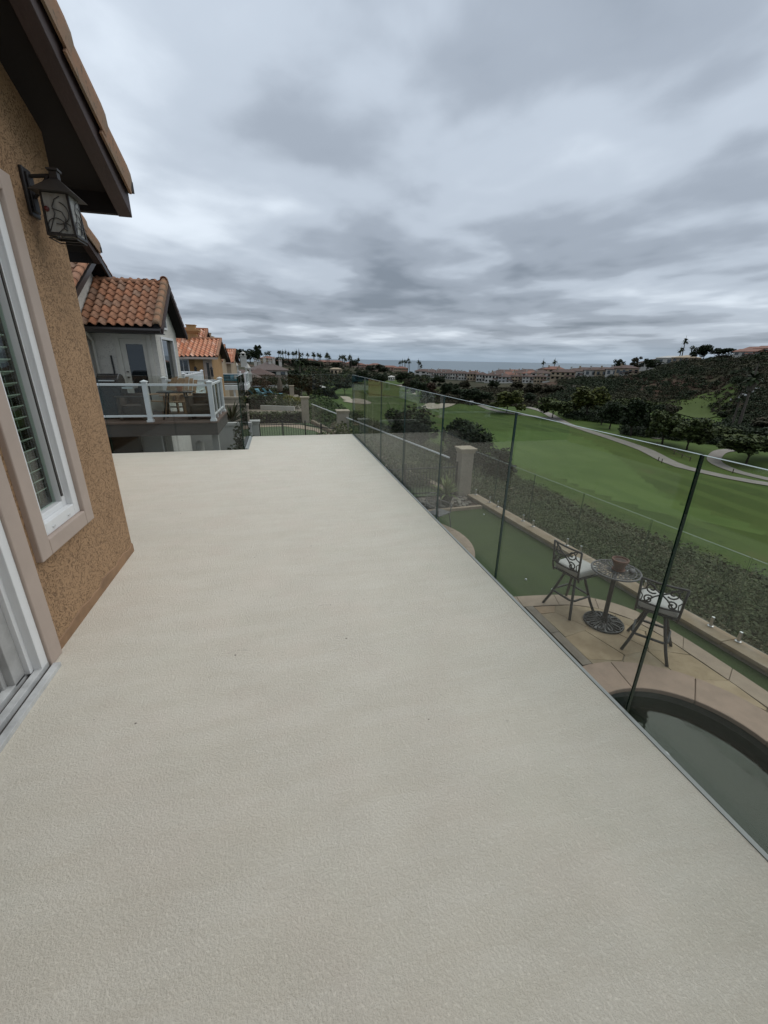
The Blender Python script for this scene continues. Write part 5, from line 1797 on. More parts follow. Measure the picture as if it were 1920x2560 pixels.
def xedge(y):
    return np.interp(y, [-60, 3, 12, 30, 45, 90, 200, 400], [9.5, 7.15, 6.45, 2.4, 2.6, 6.0, 8.0, 8.0])


def zterr(y):
    return np.interp(y, [-60, 12, 25, 40, 62, 80, 130, 200, 300], [-3.15, -3.15, -3.3, -3.8, -4.3, -6.0, -10, -14, -18])


# bearing (degrees from +Y): list of (distance, height) down that line of sight
PROF = [
    (-60, [(0, -18), (60, -6), (600, 0), (1500, 0)]),
    (-14, [(0, -18), (60, -8), (200, -6), (480, -2), (700, -2), (900, -60), (1500, -62)]),
    (-6.32, [(0, -18), (150, -9), (250, -7), (350, -4), (480, -2), (620, -4), (800, -60), (1500, -62)]),
    (-2.06, [(0, -18), (170, -10), (260, -8), (400, -5), (520, -4), (640, -5), (820, -60), (1500, -62)]),
    (2.9, [(0, -18), (230, -17), (330, -13), (450, -9), (560, -6), (660, -7), (840, -60), (1500, -62)]),
    (8.04, [(0, -18), (330, -18), (420, -14), (520, -9.5), (600, -7), (680, -8), (840, -60), (1500, -62)]),
    (12.75, [(0, -18), (380, -18), (470, -16), (560, -13), (640, -12), (700, -13), (840, -60), (1500, -62)]),
    (15.91, [(0, -18), (380, -18), (470, -16.5), (560, -14.5), (640, -14), (700, -15), (820, -60), (1500, -62)]),
    (20.1, [(0, -18), (280, -18), (330, -15), (520, -15), (600, -16), (720, -60), (1500, -62)]),
    (28.25, [(0, -18), (235, -18), (285, -14.6), (360, -14), (480, -14), (600, -17), (720, -60), (1500, -62)]),
    (33.08, [(0, -18), (215, -18), (270, -14.5), (360, -13), (480, -12), (600, -15), (720, -60), (1500, -62)]),
    (37.21, [(0, -18), (190, -18), (250, -13.5), (300, -10.5), (350, -8), (430, -7), (600, -12), (720, -60), (1500, -62)]),
    (40.26, [(0, -18), (195, -18), (250, -12.5), (310, -9), (345, -7), (420, -6), (520, -8), (720, -60), (1500, -62)]),
    (44.35, [(0, -18), (222, -18), (254, -12), (300, -7), (350, -4), (400, -3.5), (520, -8), (720, -60), (1500, -62)]),
    (47.4, [(0, -18), (238, -18), (262, -11), (298, -2.5), (340, 2.5), (390, 2), (520, -6), (720, -60), (1500, -62)]),
    (49.55, [(0, -18), (238, -18), (259, -11.5), (290, -1.5), (325, 3.8), (380, 3.6), (520, -6), (1500, -62)]),
    (51.6, [(0, -18), (234, -18), (254, -11.5), (282, -1), (320, 5.9), (400, 6), (520, 0), (1500, -62)]),
    (53.54, [(0, -18), (210, -18), (234, -11), (264, -1), (310, 6.3), (400, 7), (600, 2), (1500, -62)]),
    (55.37, [(0, -18), (175, -18), (210, -11), (250, -1), (305, 6.8), (400, 8), (600, 3), (1500, -62)]),
    (75, [(0, -18), (150, -18), (250, 2), (310, 14), (600, 12), (1500, -40)]),
    (110, [(0, -18), (150, -18), (250, 2), (310, 14), (600, 12), (1500, -40)]),
    (170, [(0, -6), (600, 0), (1500, 0)]),
]
_RG = np.concatenate([np.linspace(0, 700, 141), np.linspace(720, 1500, 20)])
_PZ = []
for _b, _pr in PROF:
    zz = np.interp(_RG, [p[0] for p in _pr], [p[1] for p in _pr])
    k = np.array([1, 2, 3, 2, 1]) / 9
    zz = np.convolve(np.pad(zz, 2, 'edge'), k, 'valid')
    _PZ.append(zz)
_PZ = np.array(_PZ)
_PB = np.array([p[0] for p in PROF])


def zfar(x, y):
    r = np.hypot(x, y)
    b = np.clip(np.degrees(np.arctan2(x, y)), _PB[0], _PB[-1] - 1e-6)
    i = np.clip(np.searchsorted(_PB, b, side='right') - 1, 0, len(_PB) - 2)
    f = (b - _PB[i]) / (_PB[i + 1] - _PB[i])
    f = f * f * (3 - 2 * f)
    rr = np.clip(r, 0, 1499)
    j = np.clip(np.searchsorted(_RG, rr, side='right') - 1, 0, len(_RG) - 2)
    g = (rr - _RG[j]) / (_RG[j + 1] - _RG[j])
    z0 = _PZ[i, j] * (1 - g) + _PZ[i, j + 1] * g
    z1 = _PZ[i + 1, j] * (1 - g) + _PZ[i + 1, j + 1] * g
    return z0 * (1 - f) + z1 * f


def ground(x, y):
    x, y = np.asarray(x, float), np.asarray(y, float)
    s = np.maximum(0, x - xedge(y))
    t = zterr(y)
    zn = t - s * 0.37
    zf = zfar(x, y)
    und = 0.35 * np.sin(x * .055 + 1) * np.sin(y * .043) + 0.25 * np.sin(x * .13 + y * .09)
    far_ok = np.clip((s - 20) / 30, 0, 1)
    zf = zf + und * far_ok
    h = np.clip(0.5 + 0.5 * (zn - zf) / 2.0, 0, 1)
    z = zf * (1 - h) + zn * h + 0.9 * h * (1 - h)
    rough = 0.12 * np.sin(x * .9 + y * .5) * np.sin(y * .8 - x * .3) * np.clip(s - 1, 0, 1) * h
    return z + rough


def gz(x, y):
    return float(ground(np.array([x]), np.array([y]))[0])


NA, NR = 420, 210
A_ = np.radians(np.linspace(-80, 130, NA))
R_g = np.concatenate([[0.5], np.geomspace(3, 1400, NR - 1)])
AA, RR = np.meshgrid(A_, R_g, indexing='ij')
GX, GY = RR * np.sin(AA), RR * np.cos(AA)
GZ = ground(GX, GY)
gv = np.stack([GX, GY, GZ], -1).reshape(-1, 3)
ii, jj = np.meshgrid(np.arange(NA - 1), np.arange(NR - 1), indexing='ij')
base = (ii * NR + jj).ravel()
gq = np.stack([base, base + 1, base + NR + 1, base + NR], 1)


def blend(nt, a, b, fac):
    x = nt.nodes.new('ShaderNodeMix')
    x.data_type = 'RGBA'
    for i, v in ((0, fac), (6, a), (7, b)):
        if isinstance(v, (tuple, float)):
            x.inputs[i].default_value = (*v, 1) if isinstance(v, tuple) else v
        else:
            nt.links.new(v, x.inputs[i])
    return x.outputs[2]


def ground_material():
    m = bpy.data.materials.new('open ground')
    m.use_nodes = True
    nt = m.node_tree
    N, L = nt.nodes, nt.links
    b = N['Principled BSDF']
    b.inputs['Roughness'].default_value = 0.95
    b.inputs['Specular IOR Level'].default_value = 0.15
    tc = N.new('ShaderNodeTexCoord')

    def noise(scale, detail=5, rough=.6, st=(1, 1, 1)):
        mp = N.new('ShaderNodeMapping')
        mp.inputs['Scale'].default_value = st
        L.new(tc.outputs['Object'], mp.inputs[0])
        n = N.new('ShaderNodeTexNoise')
        n.inputs['Scale'].default_value = scale
        n.inputs['Detail'].default_value = detail
        n.inputs['Roughness'].default_value = rough
        L.new(mp.outputs[0], n.inputs[0])
        return n.outputs[0]

    def rng(v, a, c):
        r = N.new('ShaderNodeMapRange')
        r.interpolation_type = 'SMOOTHSTEP'
        r.inputs['From Min'].default_value = a
        r.inputs['From Max'].default_value = c
        L.new(v, r.inputs[0])
        return r.outputs[0]
    grass = blend(nt, (0.048, 0.080, 0.017), (0.073, 0.110, 0.024), rng(noise(.035), .35, .65))
    grass = blend(nt, grass, (0.105, 0.095, 0.038), rng(noise(.05, 6, .65, (1, 1.6, 1)), .56, .74))
    grass = blend(nt, grass, (0.032, 0.054, 0.013), rng(noise(.4, 4), .55, .8))
    wv = N.new('ShaderNodeTexWave')        # mowing lanes along the fairway
    wv.inputs['Scale'].default_value = .05
    wv.inputs['Distortion'].default_value = 1.0
    wv.inputs['Detail'].default_value = 2
    L.new(tc.outputs['Object'], wv.inputs[0])
    grass = blend(nt, grass, (0.068, 0.106, 0.024), rng(wv.outputs['Fac'], .55, .9))
    scrub = blend(nt, (0.034, 0.036, 0.018), (0.058, 0.052, 0.029), rng(noise(.06), .35, .65))
    scrub = blend(nt, scrub, (0.095, 0.058, 0.040), rng(noise(.018, 3), .56, .70))
    att = N.new('ShaderNodeAttribute')
    att.attribute_name = 'scrub'
    fw = N.new('ShaderNodeAttribute')
    fw.attribute_name = 'fairway'
    fcol = blend(nt, (0.072, 0.118, 0.028), (0.092, 0.142, 0.036), rng(noise(.09), .35, .65))
    fcol = blend(nt, fcol, (0.105, 0.112, 0.046), rng(noise(.16, 6, .7, (.5, 1.4, 1)), .60, .74))
    fcol = blend(nt, fcol, (0.078, 0.126, 0.030), rng(wv.outputs['Fac'], .55, .9))
    fe = N.new('ShaderNodeMath')           # ragged mown edge
    fe.operation = 'MULTIPLY_ADD'
    L.new(noise(.6, 4), fe.inputs[0])
    fe.inputs[1].default_value = .5
    L.new(fw.outputs['Fac'], fe.inputs[2])
    grass = blend(nt, grass, fcol, rng(fe.outputs[0], .62, .86))
    c = blend(nt, grass, scrub, att.outputs['Fac'])
    L.new(c, b.inputs['Base Color'])
    bp = N.new('ShaderNodeBump')
    bp.inputs['Strength'].default_value = .6
    bp.inputs['Distance'].default_value = .06
    L.new(noise(.7, 3), bp.inputs['Height'])
    L.new(bp.outputs[0], b.inputs['Normal'])
    return m


ground_m = ground_material()
me = np_mesh('ground', gv, gq, ground_m)
sl = np.maximum(0, GX - xedge(GY))
zn_ = zterr(GY) - sl * .37
w_near = np.clip((zn_ - zfar(GX, GY)) / 1.5, 0, 1)
w_hill = np.clip((zfar(GX, GY) + 17.4) / 1.0, 0, 1) * (1 - np.clip(w_near, 0, 1))
scr = np.clip(np.maximum(w_near, w_hill), 0, 1).reshape(-1)
at = me.attributes.new('scrub', 'FLOAT', 'POINT')
at.data.foreach_set('value', scr.astype(np.float32))
FAIR = np.array(smooth_line([(49.07, 107.72), (62.01, 110.85), (72.31, 108.03), (80.69, 102.71), (79.26, 89.53), (72.1, 73.49), (62.96, 58.68), (58.17, 46.93), (60.33, 39.53), (59.81, 33.29), (55.77, 38.16), (50.24, 45.67), (48.92, 59.1), (45.16, 76.04)], 2))
fx, fy = GX.reshape(-1), GY.reshape(-1)
inside = np.zeros(len(fx), bool)
for (x0, y0), (x1, y1) in zip(FAIR, np.roll(FAIR, -1, 0)):
    c_ = (y0 > fy) != (y1 > fy)
    inside ^= c_ & (fx < (x1 - x0) * (fy - y0) / (y1 - y0 + 1e-12) + x0)
at = me.attributes.new('fairway', 'FLOAT', 'POINT')
at.data.foreach_set('value', inside.astype(np.float32))
me.polygons.foreach_set('use_smooth', [True] * len(me.polygons))
tag(put('ground', me, None), kind='structure')

sea_m = bpy.data.materials.new('sea water')
sea_m.use_nodes = True
_b = sea_m.node_tree.nodes['Principled BSDF']
_b.inputs['Base Color'].default_value = (0.10, 0.15, 0.18, 1)
_b.inputs['Roughness'].default_value = 0.32
_b.inputs['IOR'].default_value = 1.33
_n = sea_m.node_tree.nodes.new('ShaderNodeTexNoise')
_n.inputs['Scale'].default_value = 0.02
_n.inputs['Detail'].default_value = 6
_t = sea_m.node_tree.nodes.new('ShaderNodeTexCoord')
sea_m.node_tree.links.new(_t.outputs['Object'], _n.inputs[0])
_bp = sea_m.node_tree.nodes.new('ShaderNodeBump')
_bp.inputs['Strength'].default_value = .5
_bp.inputs['Distance'].default_value = 3.0
sea_m.node_tree.links.new(_n.outputs[0], _bp.inputs['Height'])
sea_m.node_tree.links.new(_bp.outputs[0], _b.inputs['Normal'])
tag(MB().quad((-45000, 300, -60), (60000, 300, -60), (60000, 60000, -60), (-45000, 60000, -60)).build('sea', sea_m), kind='structure')


def drape(name, poly_or_strip, m, lift=.12, kind='structure', sub=3.0):
    """flat patch or ribbon laid on the ground"""
    vs, fs = [], []
    for A, Bp in poly_or_strip:
        n = max(2, int(math.hypot(A[0] - Bp[0], A[1] - Bp[1]) / sub))
        vs.append([(A[0] + (Bp[0] - A[0]) * i / n, A[1] + (Bp[1] - A[1]) * i / n) for i in range(n + 1)])
    n = min(len(r) for r in vs)
    rows = [[r[int(round(i * (len(r) - 1) / (n - 1)))] for i in range(n)] for r in vs]
    P = np.array([p for r in rows for p in r])
    z = ground(P[:, 0], P[:, 1]) + lift
    V = np.column_stack([P, z])
    q = [(a * n + i, a * n + i + 1, (a + 1) * n + i + 1, (a + 1) * n + i) for a in range(len(rows) - 1) for i in range(n - 1)]
    ob = put(name, np_mesh(name, V, np.array(q), m), None)
    return tag(ob, kind=kind)


def ribbon(pts, w, step=4.0):
    pts = resample(smooth_line(pts, 2), max(6, int(sum(math.hypot(b[0] - a[0], b[1] - a[1]) for a, b in zip(pts, pts[1:])) / step)))
    out = []
    for i, p in enumerate(pts):
        a, b = pts[max(0, i - 1)], pts[min(len(pts) - 1, i + 1)]
        d = Vector((b[0] - a[0], b[1] - a[1])).normalized()
        out.append(((p[0] - d.y * w / 2, p[1] + d.x * w / 2), (p[0] + d.y * w / 2, p[1] - d.x * w / 2)))
    return out


def blob(pts, rows=14):
    """closed outline -> rows of spans between its near and far sides"""
    pts = smooth_line(pts + pts[:1], 2)
    cx, cy = sum(p[0] for p in pts) / len(pts), sum(p[1] for p in pts) / len(pts)
    d = Vector((cx, cy)).normalized()
    n = Vector((-d.y, d.x))
    us = [(p[0] * n.x + p[1] * n.y) for p in pts]
    out = []
    for i in range(rows + 1):
        u = min(us) + (max(us) - min(us)) * (0.01 + .98 * i / rows)
        hits = []
        for k in range(len(pts) - 1):
            if (us[k] - u) * (us[k + 1] - u) <= 0 and us[k] != us[k + 1]:
                f = (u - us[k]) / (us[k + 1] - us[k])
                hits.append((pts[k][0] + (pts[k + 1][0] - pts[k][0]) * f, pts[k][1] + (pts[k + 1][1] - pts[k][1]) * f))
        if len(hits) >= 2:
            hits.sort(key=lambda h: h[0] * d.x + h[1] * d.y)
            out.append((hits[0], hits[-1]))
    return out


fairway_m = mat('fairway grass', (0.078, 0.122, 0.030), 0.95, col2=(0.062, 0.102, 0.024), vscale=.09, spec=.15, detail2=(.05, (0.10, 0.105, 0.045), .6))
green_m = mat('tee grass', (0.075, 0.105, 0.026), 0.95, col2=(0.06, 0.085, 0.022), vscale=.1, spec=.15)
drape('tee', blob([(179.78, 168.42), (189.71, 164.14), (204.31, 157.85), (200.12, 147.02), (181.59, 133.5), (154.38, 122.42), (158.16, 135.87)], 24), green_m, .3)
drape('golf_green', blob([(47.16, 279.77), (76.34, 309.18), (92.18, 280.66), (99.35, 246.58), (77.43, 208.25), (53, 233.17)], 24), fairway_m, .3)
drape('cart_path', ribbon([(110.01, 182.31), (110.97, 165.31), (97.63, 129.83), (93.77, 117.96), (88.8, 102.98), (87.56, 94.06), (86.48, 86.3), (85.52, 79.49), (82.51, 72.99), (80.12, 67.62), (79.25, 63.95), (79.74, 61.59), (80.21, 56.99), (81.56, 53.45), (84.23, 49.42)], 3.4), path_m, .12)
drape('cart_path', ribbon([(107.17, 75.14), (102.24, 75), (93.78, 69.93), (90.17, 66.3), (88.42, 62.38), (87.42, 59.62), (87.29, 56.9), (87.51, 51.59)], 2.6, 2.0), path_m, .12)
drape('cart_path', ribbon([(93.35, 187.08), (87.46, 167.19), (88.2, 152.92), (94.25, 142.33), (97.63, 129.83)], 3.0), path_m, .14)
drape('cart_path', ribbon([(107.97, 107.07), (105.45, 102.14), (103.77, 96.83), (102.23, 91.95)], 3.5), path_m, .12)
drape('bunker', blob([(61.28, 178.69), (69.14, 192.31), (73.45, 193.98), (70.85, 184.87), (74.56, 188.25), (83.21, 201.52), (86.65, 199.26), (83.55, 189.56), (74.44, 176.1), (66.9, 171.88), (61.51, 172.3)], 26), sand_m, .24)
drape('bunker', blob([(29.35, 202.23), (36.48, 216.63), (41.72, 216.43), (42.94, 193.85), (37.9, 187.02), (32.42, 192.65)], 20), sand_m, .24)
drape('bunker', blob([(32.26, 231.09), (36.71, 228.46), (36.1, 214.42), (30.81, 204.14)], 12), sand_m, .24)
drape('bunker', blob([(92.59, 334.41), (102.67, 351.69), (99.3, 329.65), (88.94, 309.75)], 12), sand_m, .3)
drape('bunker', blob([(74.03, 246.83), (81.53, 256.07), (79.32, 238.08), (71.26, 224.98)], 12), sand_m, .3)

# ------------------------------------------------------------------ shrubs on the near slope and scrub on the hills (nobody could count them)
rng = np.random.default_rng(21)


def stuff_cloud(name, m, P, rad, per, size, flat=.65, shell=.4):
    """every plant: per leaf faces through a low ellipsoid on the ground at P"""
    n = len(P)
    z = ground(P[:, 0], P[:, 1])
    c = np.repeat(np.column_stack([P, z]), per, 0)
    r = np.repeat(rad, per)
    d = rng.normal(size=(n * per, 3))
    d /= np.linalg.norm(d, axis=1)[:, None]
    d[:, 2] = np.abs(d[:, 2])
    q = c + d * (rng.uniform(shell, 1.0, n * per) * r)[:, None] * np.array([1, 1, flat])
    v, f = leaf_quads(q, np.repeat(size, per) if np.ndim(size) else size, rng, up=.3)
    ob = put(name, np_mesh(name, v, f, m), None)
    ob['kind'] = 'stuff'
    return ob


def sample(n, b0, b1, r0, r1, power=1.6):
    b = np.radians(rng.uniform(b0, b1, n))
    r = r0 * (r1 / r0) ** (rng.uniform(0, 1, n) ** (1 / power))
    return np.column_stack([r * np.sin(b), r * np.cos(b)])


P = sample(17000, -2, 75, 6.8, 84, 1.3)
s_ = P[:, 0] - xedge(P[:, 1])
zn = zterr(P[:, 1]) - s_ * .37
P = P[(s_ > .9) & (zn > -18.3)]
rr = np.hypot(P[:, 0], P[:, 1])
cut = rr < 22
straw = np.sin(P[:, 0] * .62 + .7 * np.sin(P[:, 1] * .3)) * np.sin(P[:, 1] * .55 + 2) + rng.normal(0, .35, len(P)) > .62
dens = np.sin(P[:, 0] * .35 + 1.3) * np.sin(P[:, 1] * .28) + rng.normal(0, .6, len(P))
hi = dens > .1
rad = np.where(hi, rng.uniform(.35, .75, len(P)), rng.uniform(.2, .42, len(P)))
sel = straw
stuff_cloud('slope_shrubs', leaf_straw, P[sel], rad[sel] * np.where(rr[sel] < 22, .9, 1.3), 70, np.where(rr[sel] < 22, .055, .12), 1.0)
sel = cut & hi & ~straw
stuff_cloud('slope_shrubs', leaf_slope, P[sel], rad[sel], 150, .045, .75)
sel = cut & ~hi & ~straw
stuff_cloud('slope_shrubs', leaf_brush, P[sel], rad[sel], 95, .042, .7)
sel = ~cut & hi & ~straw
stuff_cloud('slope_shrubs', leaf_slope, P[sel], rad[sel] * 1.5, 64, .10, .7)
sel = ~cut & ~hi & ~straw
stuff_cloud('slope_shrubs', leaf_brush, P[sel], rad[sel] * 1.5, 56, .10, .6)

P = sample(900, 4, 72, 9, 80, 1.4)
s_ = P[:, 0] - xedge(P[:, 1])
P = P[(s_ > 1.8) & (zterr(P[:, 1]) - s_ * .37 > -17)]
P = P[rng.uniform(0, 1, len(P)) < .75]
rr = np.hypot(P[:, 0], P[:, 1])
nearb = rr < 24
stuff_cloud('slope_bushes', leaf_brush, P[nearb], rng.uniform(.45, 1.05, nearb.sum()), 330, .062, .85)
stuff_cloud('slope_bushes', leaf_brush, P[~nearb], rng.uniform(.7, 1.8, (~nearb).sum()), 150, .15, .8)

# right hill: chaparral in dark clumps and dry russet patches
P = sample(5200, 35.86, 66, 185, 345, 1.0)
z = ground(P[:, 0], P[:, 1])
keep = (z > -17.2)
P, z = P[keep], z[keep]
pat = np.sin(P[:, 0] * .045 + 2) * np.sin(P[:, 1] * .05 + .5) + .5 * np.sin(P[:, 0] * .11) * np.sin(P[:, 1] * .09) + rng.normal(0, .35, len(P))
rad = rng.uniform(.9, 2.2, len(P))
bb = np.degrees(np.arctan2(P[:, 0], P[:, 1]))
russet = (np.abs(z + 7) < 3.2) & (bb > 42.75) & (bb < 53.54) & (rng.uniform(0, 1, len(P)) < .75)
for nm, mk, mm, k in (('hill_scrub', (pat > .45) & ~russet, leaf_dark, 1.35), ('hill_scrub', (pat <= .45) & (pat > -.6) & ~russet, leaf_hill, 1.1), ('hill_scrub', (pat <= -.6) & ~russet, leaf_scrub, .9), ('hill_scrub', russet, leaf_red, .7)):
    if mk.sum():
        stuff_cloud(nm, mm, P[mk], rad[mk] * k, 64, .46, .75)

P = sample(190, 35.86, 64, 200, 335, 1.0)
P = P[ground(P[:, 0], P[:, 1]) > -16.5]
stuff_cloud('hill_bushes', leaf_dark, P, rng.uniform(2.2, 4.6, len(P)), 260, .5, .8, .55)

# wooded ridge on the left: a far-off wood that reads as one mass
P = sample(4600, -10.36, 19.84, 150, 590, 1.3)
z = ground(P[:, 0], P[:, 1])
s_ = P[:, 0] - xedge(P[:, 1])
keep = (z > -17.3) & (s_ > 8)
P = P[keep]
r_ = np.hypot(P[:, 0], P[:, 1])
rad = rng.uniform(1.4, 3.6, len(P)) * np.clip(r_ / 400, .5, 1.1) * np.where(r_ > 430, .7, 1)
pk = rng.uniform(0, 1, len(P))
bb = np.degrees(np.arctan2(P[:, 0], P[:, 1]))
clear = (r_ > 470) & (bb > 4.17) & (rng.uniform(0, 1, len(P)) < .8)
for nm, mk, mm in (('ridge_wood', (pk < .62) & ~clear, leaf_dark), ('ridge_wood', (pk >= .62) & (pk < .9) & ~clear, leaf_scrub), ('ridge_wood', (pk >= .9) & ~clear, leaf_mid)):
    stuff_cloud(nm, mm, P[mk], rad[mk], 60, .85, 1.05, .6)
# green bank along the row of yards
P = sample(1500, 2.8, 8.04, 32, 150, 1.0)
s_ = P[:, 0] - xedge(P[:, 1])
keep = (s_ > .6) & (s_ < 16)
P = P[keep]
stuff_cloud('bank_shrubs', leaf_bank, P, rng.uniform(.6, 1.6, len(P)), 90, .22, .85)
# hollow between the fairways and the hill
P = sample(1700, 19.06, 36.76, 205, 288, 1.0)
stuff_cloud('hollow_scrub', leaf_scrub, P, rng.uniform(.8, 2.0, len(P)), 46, .5, .8)
P = sample(1300, 37.66, 56.11, 138, 215, 1.0)
z = ground(P[:, 0], P[:, 1])
r_ = np.hypot(P[:, 0], P[:, 1])
bb = np.degrees(np.arctan2(P[:, 0], P[:, 1]))
keep = (~((bb > 45.32) & (bb < 53.22)) | (r_ < 190)) & ((bb > 44.35) | (r_ > 165))
stuff_cloud('hollow_scrub', leaf_dark, P[keep], rng.uniform(1.2, 2.8, keep.sum()), 70, .45, .95)

# ------------------------------------------------------------------ trees one can tell apart


def crown_mesh(kind, seed, n=1000, leaf=.085, m=None):
    """unit crown: height 1 from the ground, width about 1"""
    r = np.random.default_rng(seed)
    lobes = []
    if kind == 'round':
        lobes.append((0, 0, .62, .36, .36, .27))
        for i in range(16):
            a, rad = r.uniform(0, 6.28), r.uniform(.18, .38)
            lobes.append((rad * math.cos(a), rad * math.sin(a), r.uniform(.36, .86) - max(0, rad - .28), r.uniform(.12, .19), r.uniform(.12, .19), r.uniform(.10, .16)))
    elif kind == 'spread':
        lobes.append((0, 0, .66, .40, .40, .17))
        for i in range(16):
            a, rad = r.uniform(0, 6.28), r.uniform(.18, .44)
            lobes.append((rad * math.cos(a), rad * math.sin(a), r.uniform(.58, .90) - rad * .5, r.uniform(.11, .18), r.uniform(.11, .18), r.uniform(.06, .11)))
    elif kind == 'pine':
        lobes.append((0, 0, .64, .26, .26, .30))
        for i in range(15):
            a, rad = r.uniform(0, 6.28), r.uniform(.14, .40)
            lobes.append((rad * math.cos(a), rad * math.sin(a), r.uniform(.34, .92), r.uniform(.10, .17), r.uniform(.10, .17), r.uniform(.05, .09)))
    elif kind == 'bush':
        lobes.append((0, 0, .46, .36, .36, .38))
        for i in range(14):
            a, rad = r.uniform(0, 6.28), r.uniform(.18, .40)
            lobes.append((rad * math.cos(a), rad * math.sin(a), r.uniform(.18, .82) - max(0, rad - .25), r.uniform(.11, .18), r.uniform(.11, .18), r.uniform(.10, .17)))
    pts = blob_points(lobes, n, r, .5)
    v, q = leaf_quads(pts, leaf, r, up=.5)
    return np_mesh('crown', v, q, m)


def trunk_mesh(kind, seed):
    r = random.Random(seed)
    b = MB()
    lean = r.uniform(-.05, .05)
    top = .45 if kind in ('round', 'pine') else .42
    b.tube([(0, 0, -.04), (lean * .3, 0, .12), (lean, .02, top * .6), (lean * 1.4, 0, top)], [.034, .026, .022, .017], 7)
    for i in range(4):
        a = i * 1.6 + r.uniform(-.4, .4)
        d = r.uniform(.16, .28)
        z1 = top * r.uniform(.45, .8)
        b.tube([(lean, .01, z1), (lean + d * .45 * math.cos(a), d * .45 * math.sin(a), z1 + .13), (lean + d * math.cos(a), d * math.sin(a), z1 + .27)], [.015, .011, .006], 5)
    return b.mesh('trunk')


CROWNS, TRUNKS = {}, {}


def tree(label, x, y, h, w, kind, m, seed=0, group=None, n=1000, leaf=.085, name='tree', z=None):
    z = gz(x, y) if z is None else z
    t = thing(name, label, 'tree', (x, y, z - .1), group=group)
    key = (kind, seed % 4, m.name, n)
    if key not in CROWNS:
        CROWNS[key] = crown_mesh(kind, seed % 4 + 10 * len(kind), n, leaf, m)
        TRUNKS[key] = trunk_mesh(kind, seed)
    rz = (seed * 1.7) % 6.28
    put('crown', CROWNS[key], None, t, (x, y, z - .1), rz, (w, w, h * 1.06))
    tw = max(.6, min(w, h))
    put('trunk', TRUNKS[key], bark_m, t, (x, y, z - .1), rz, (tw, tw, h))
    return t


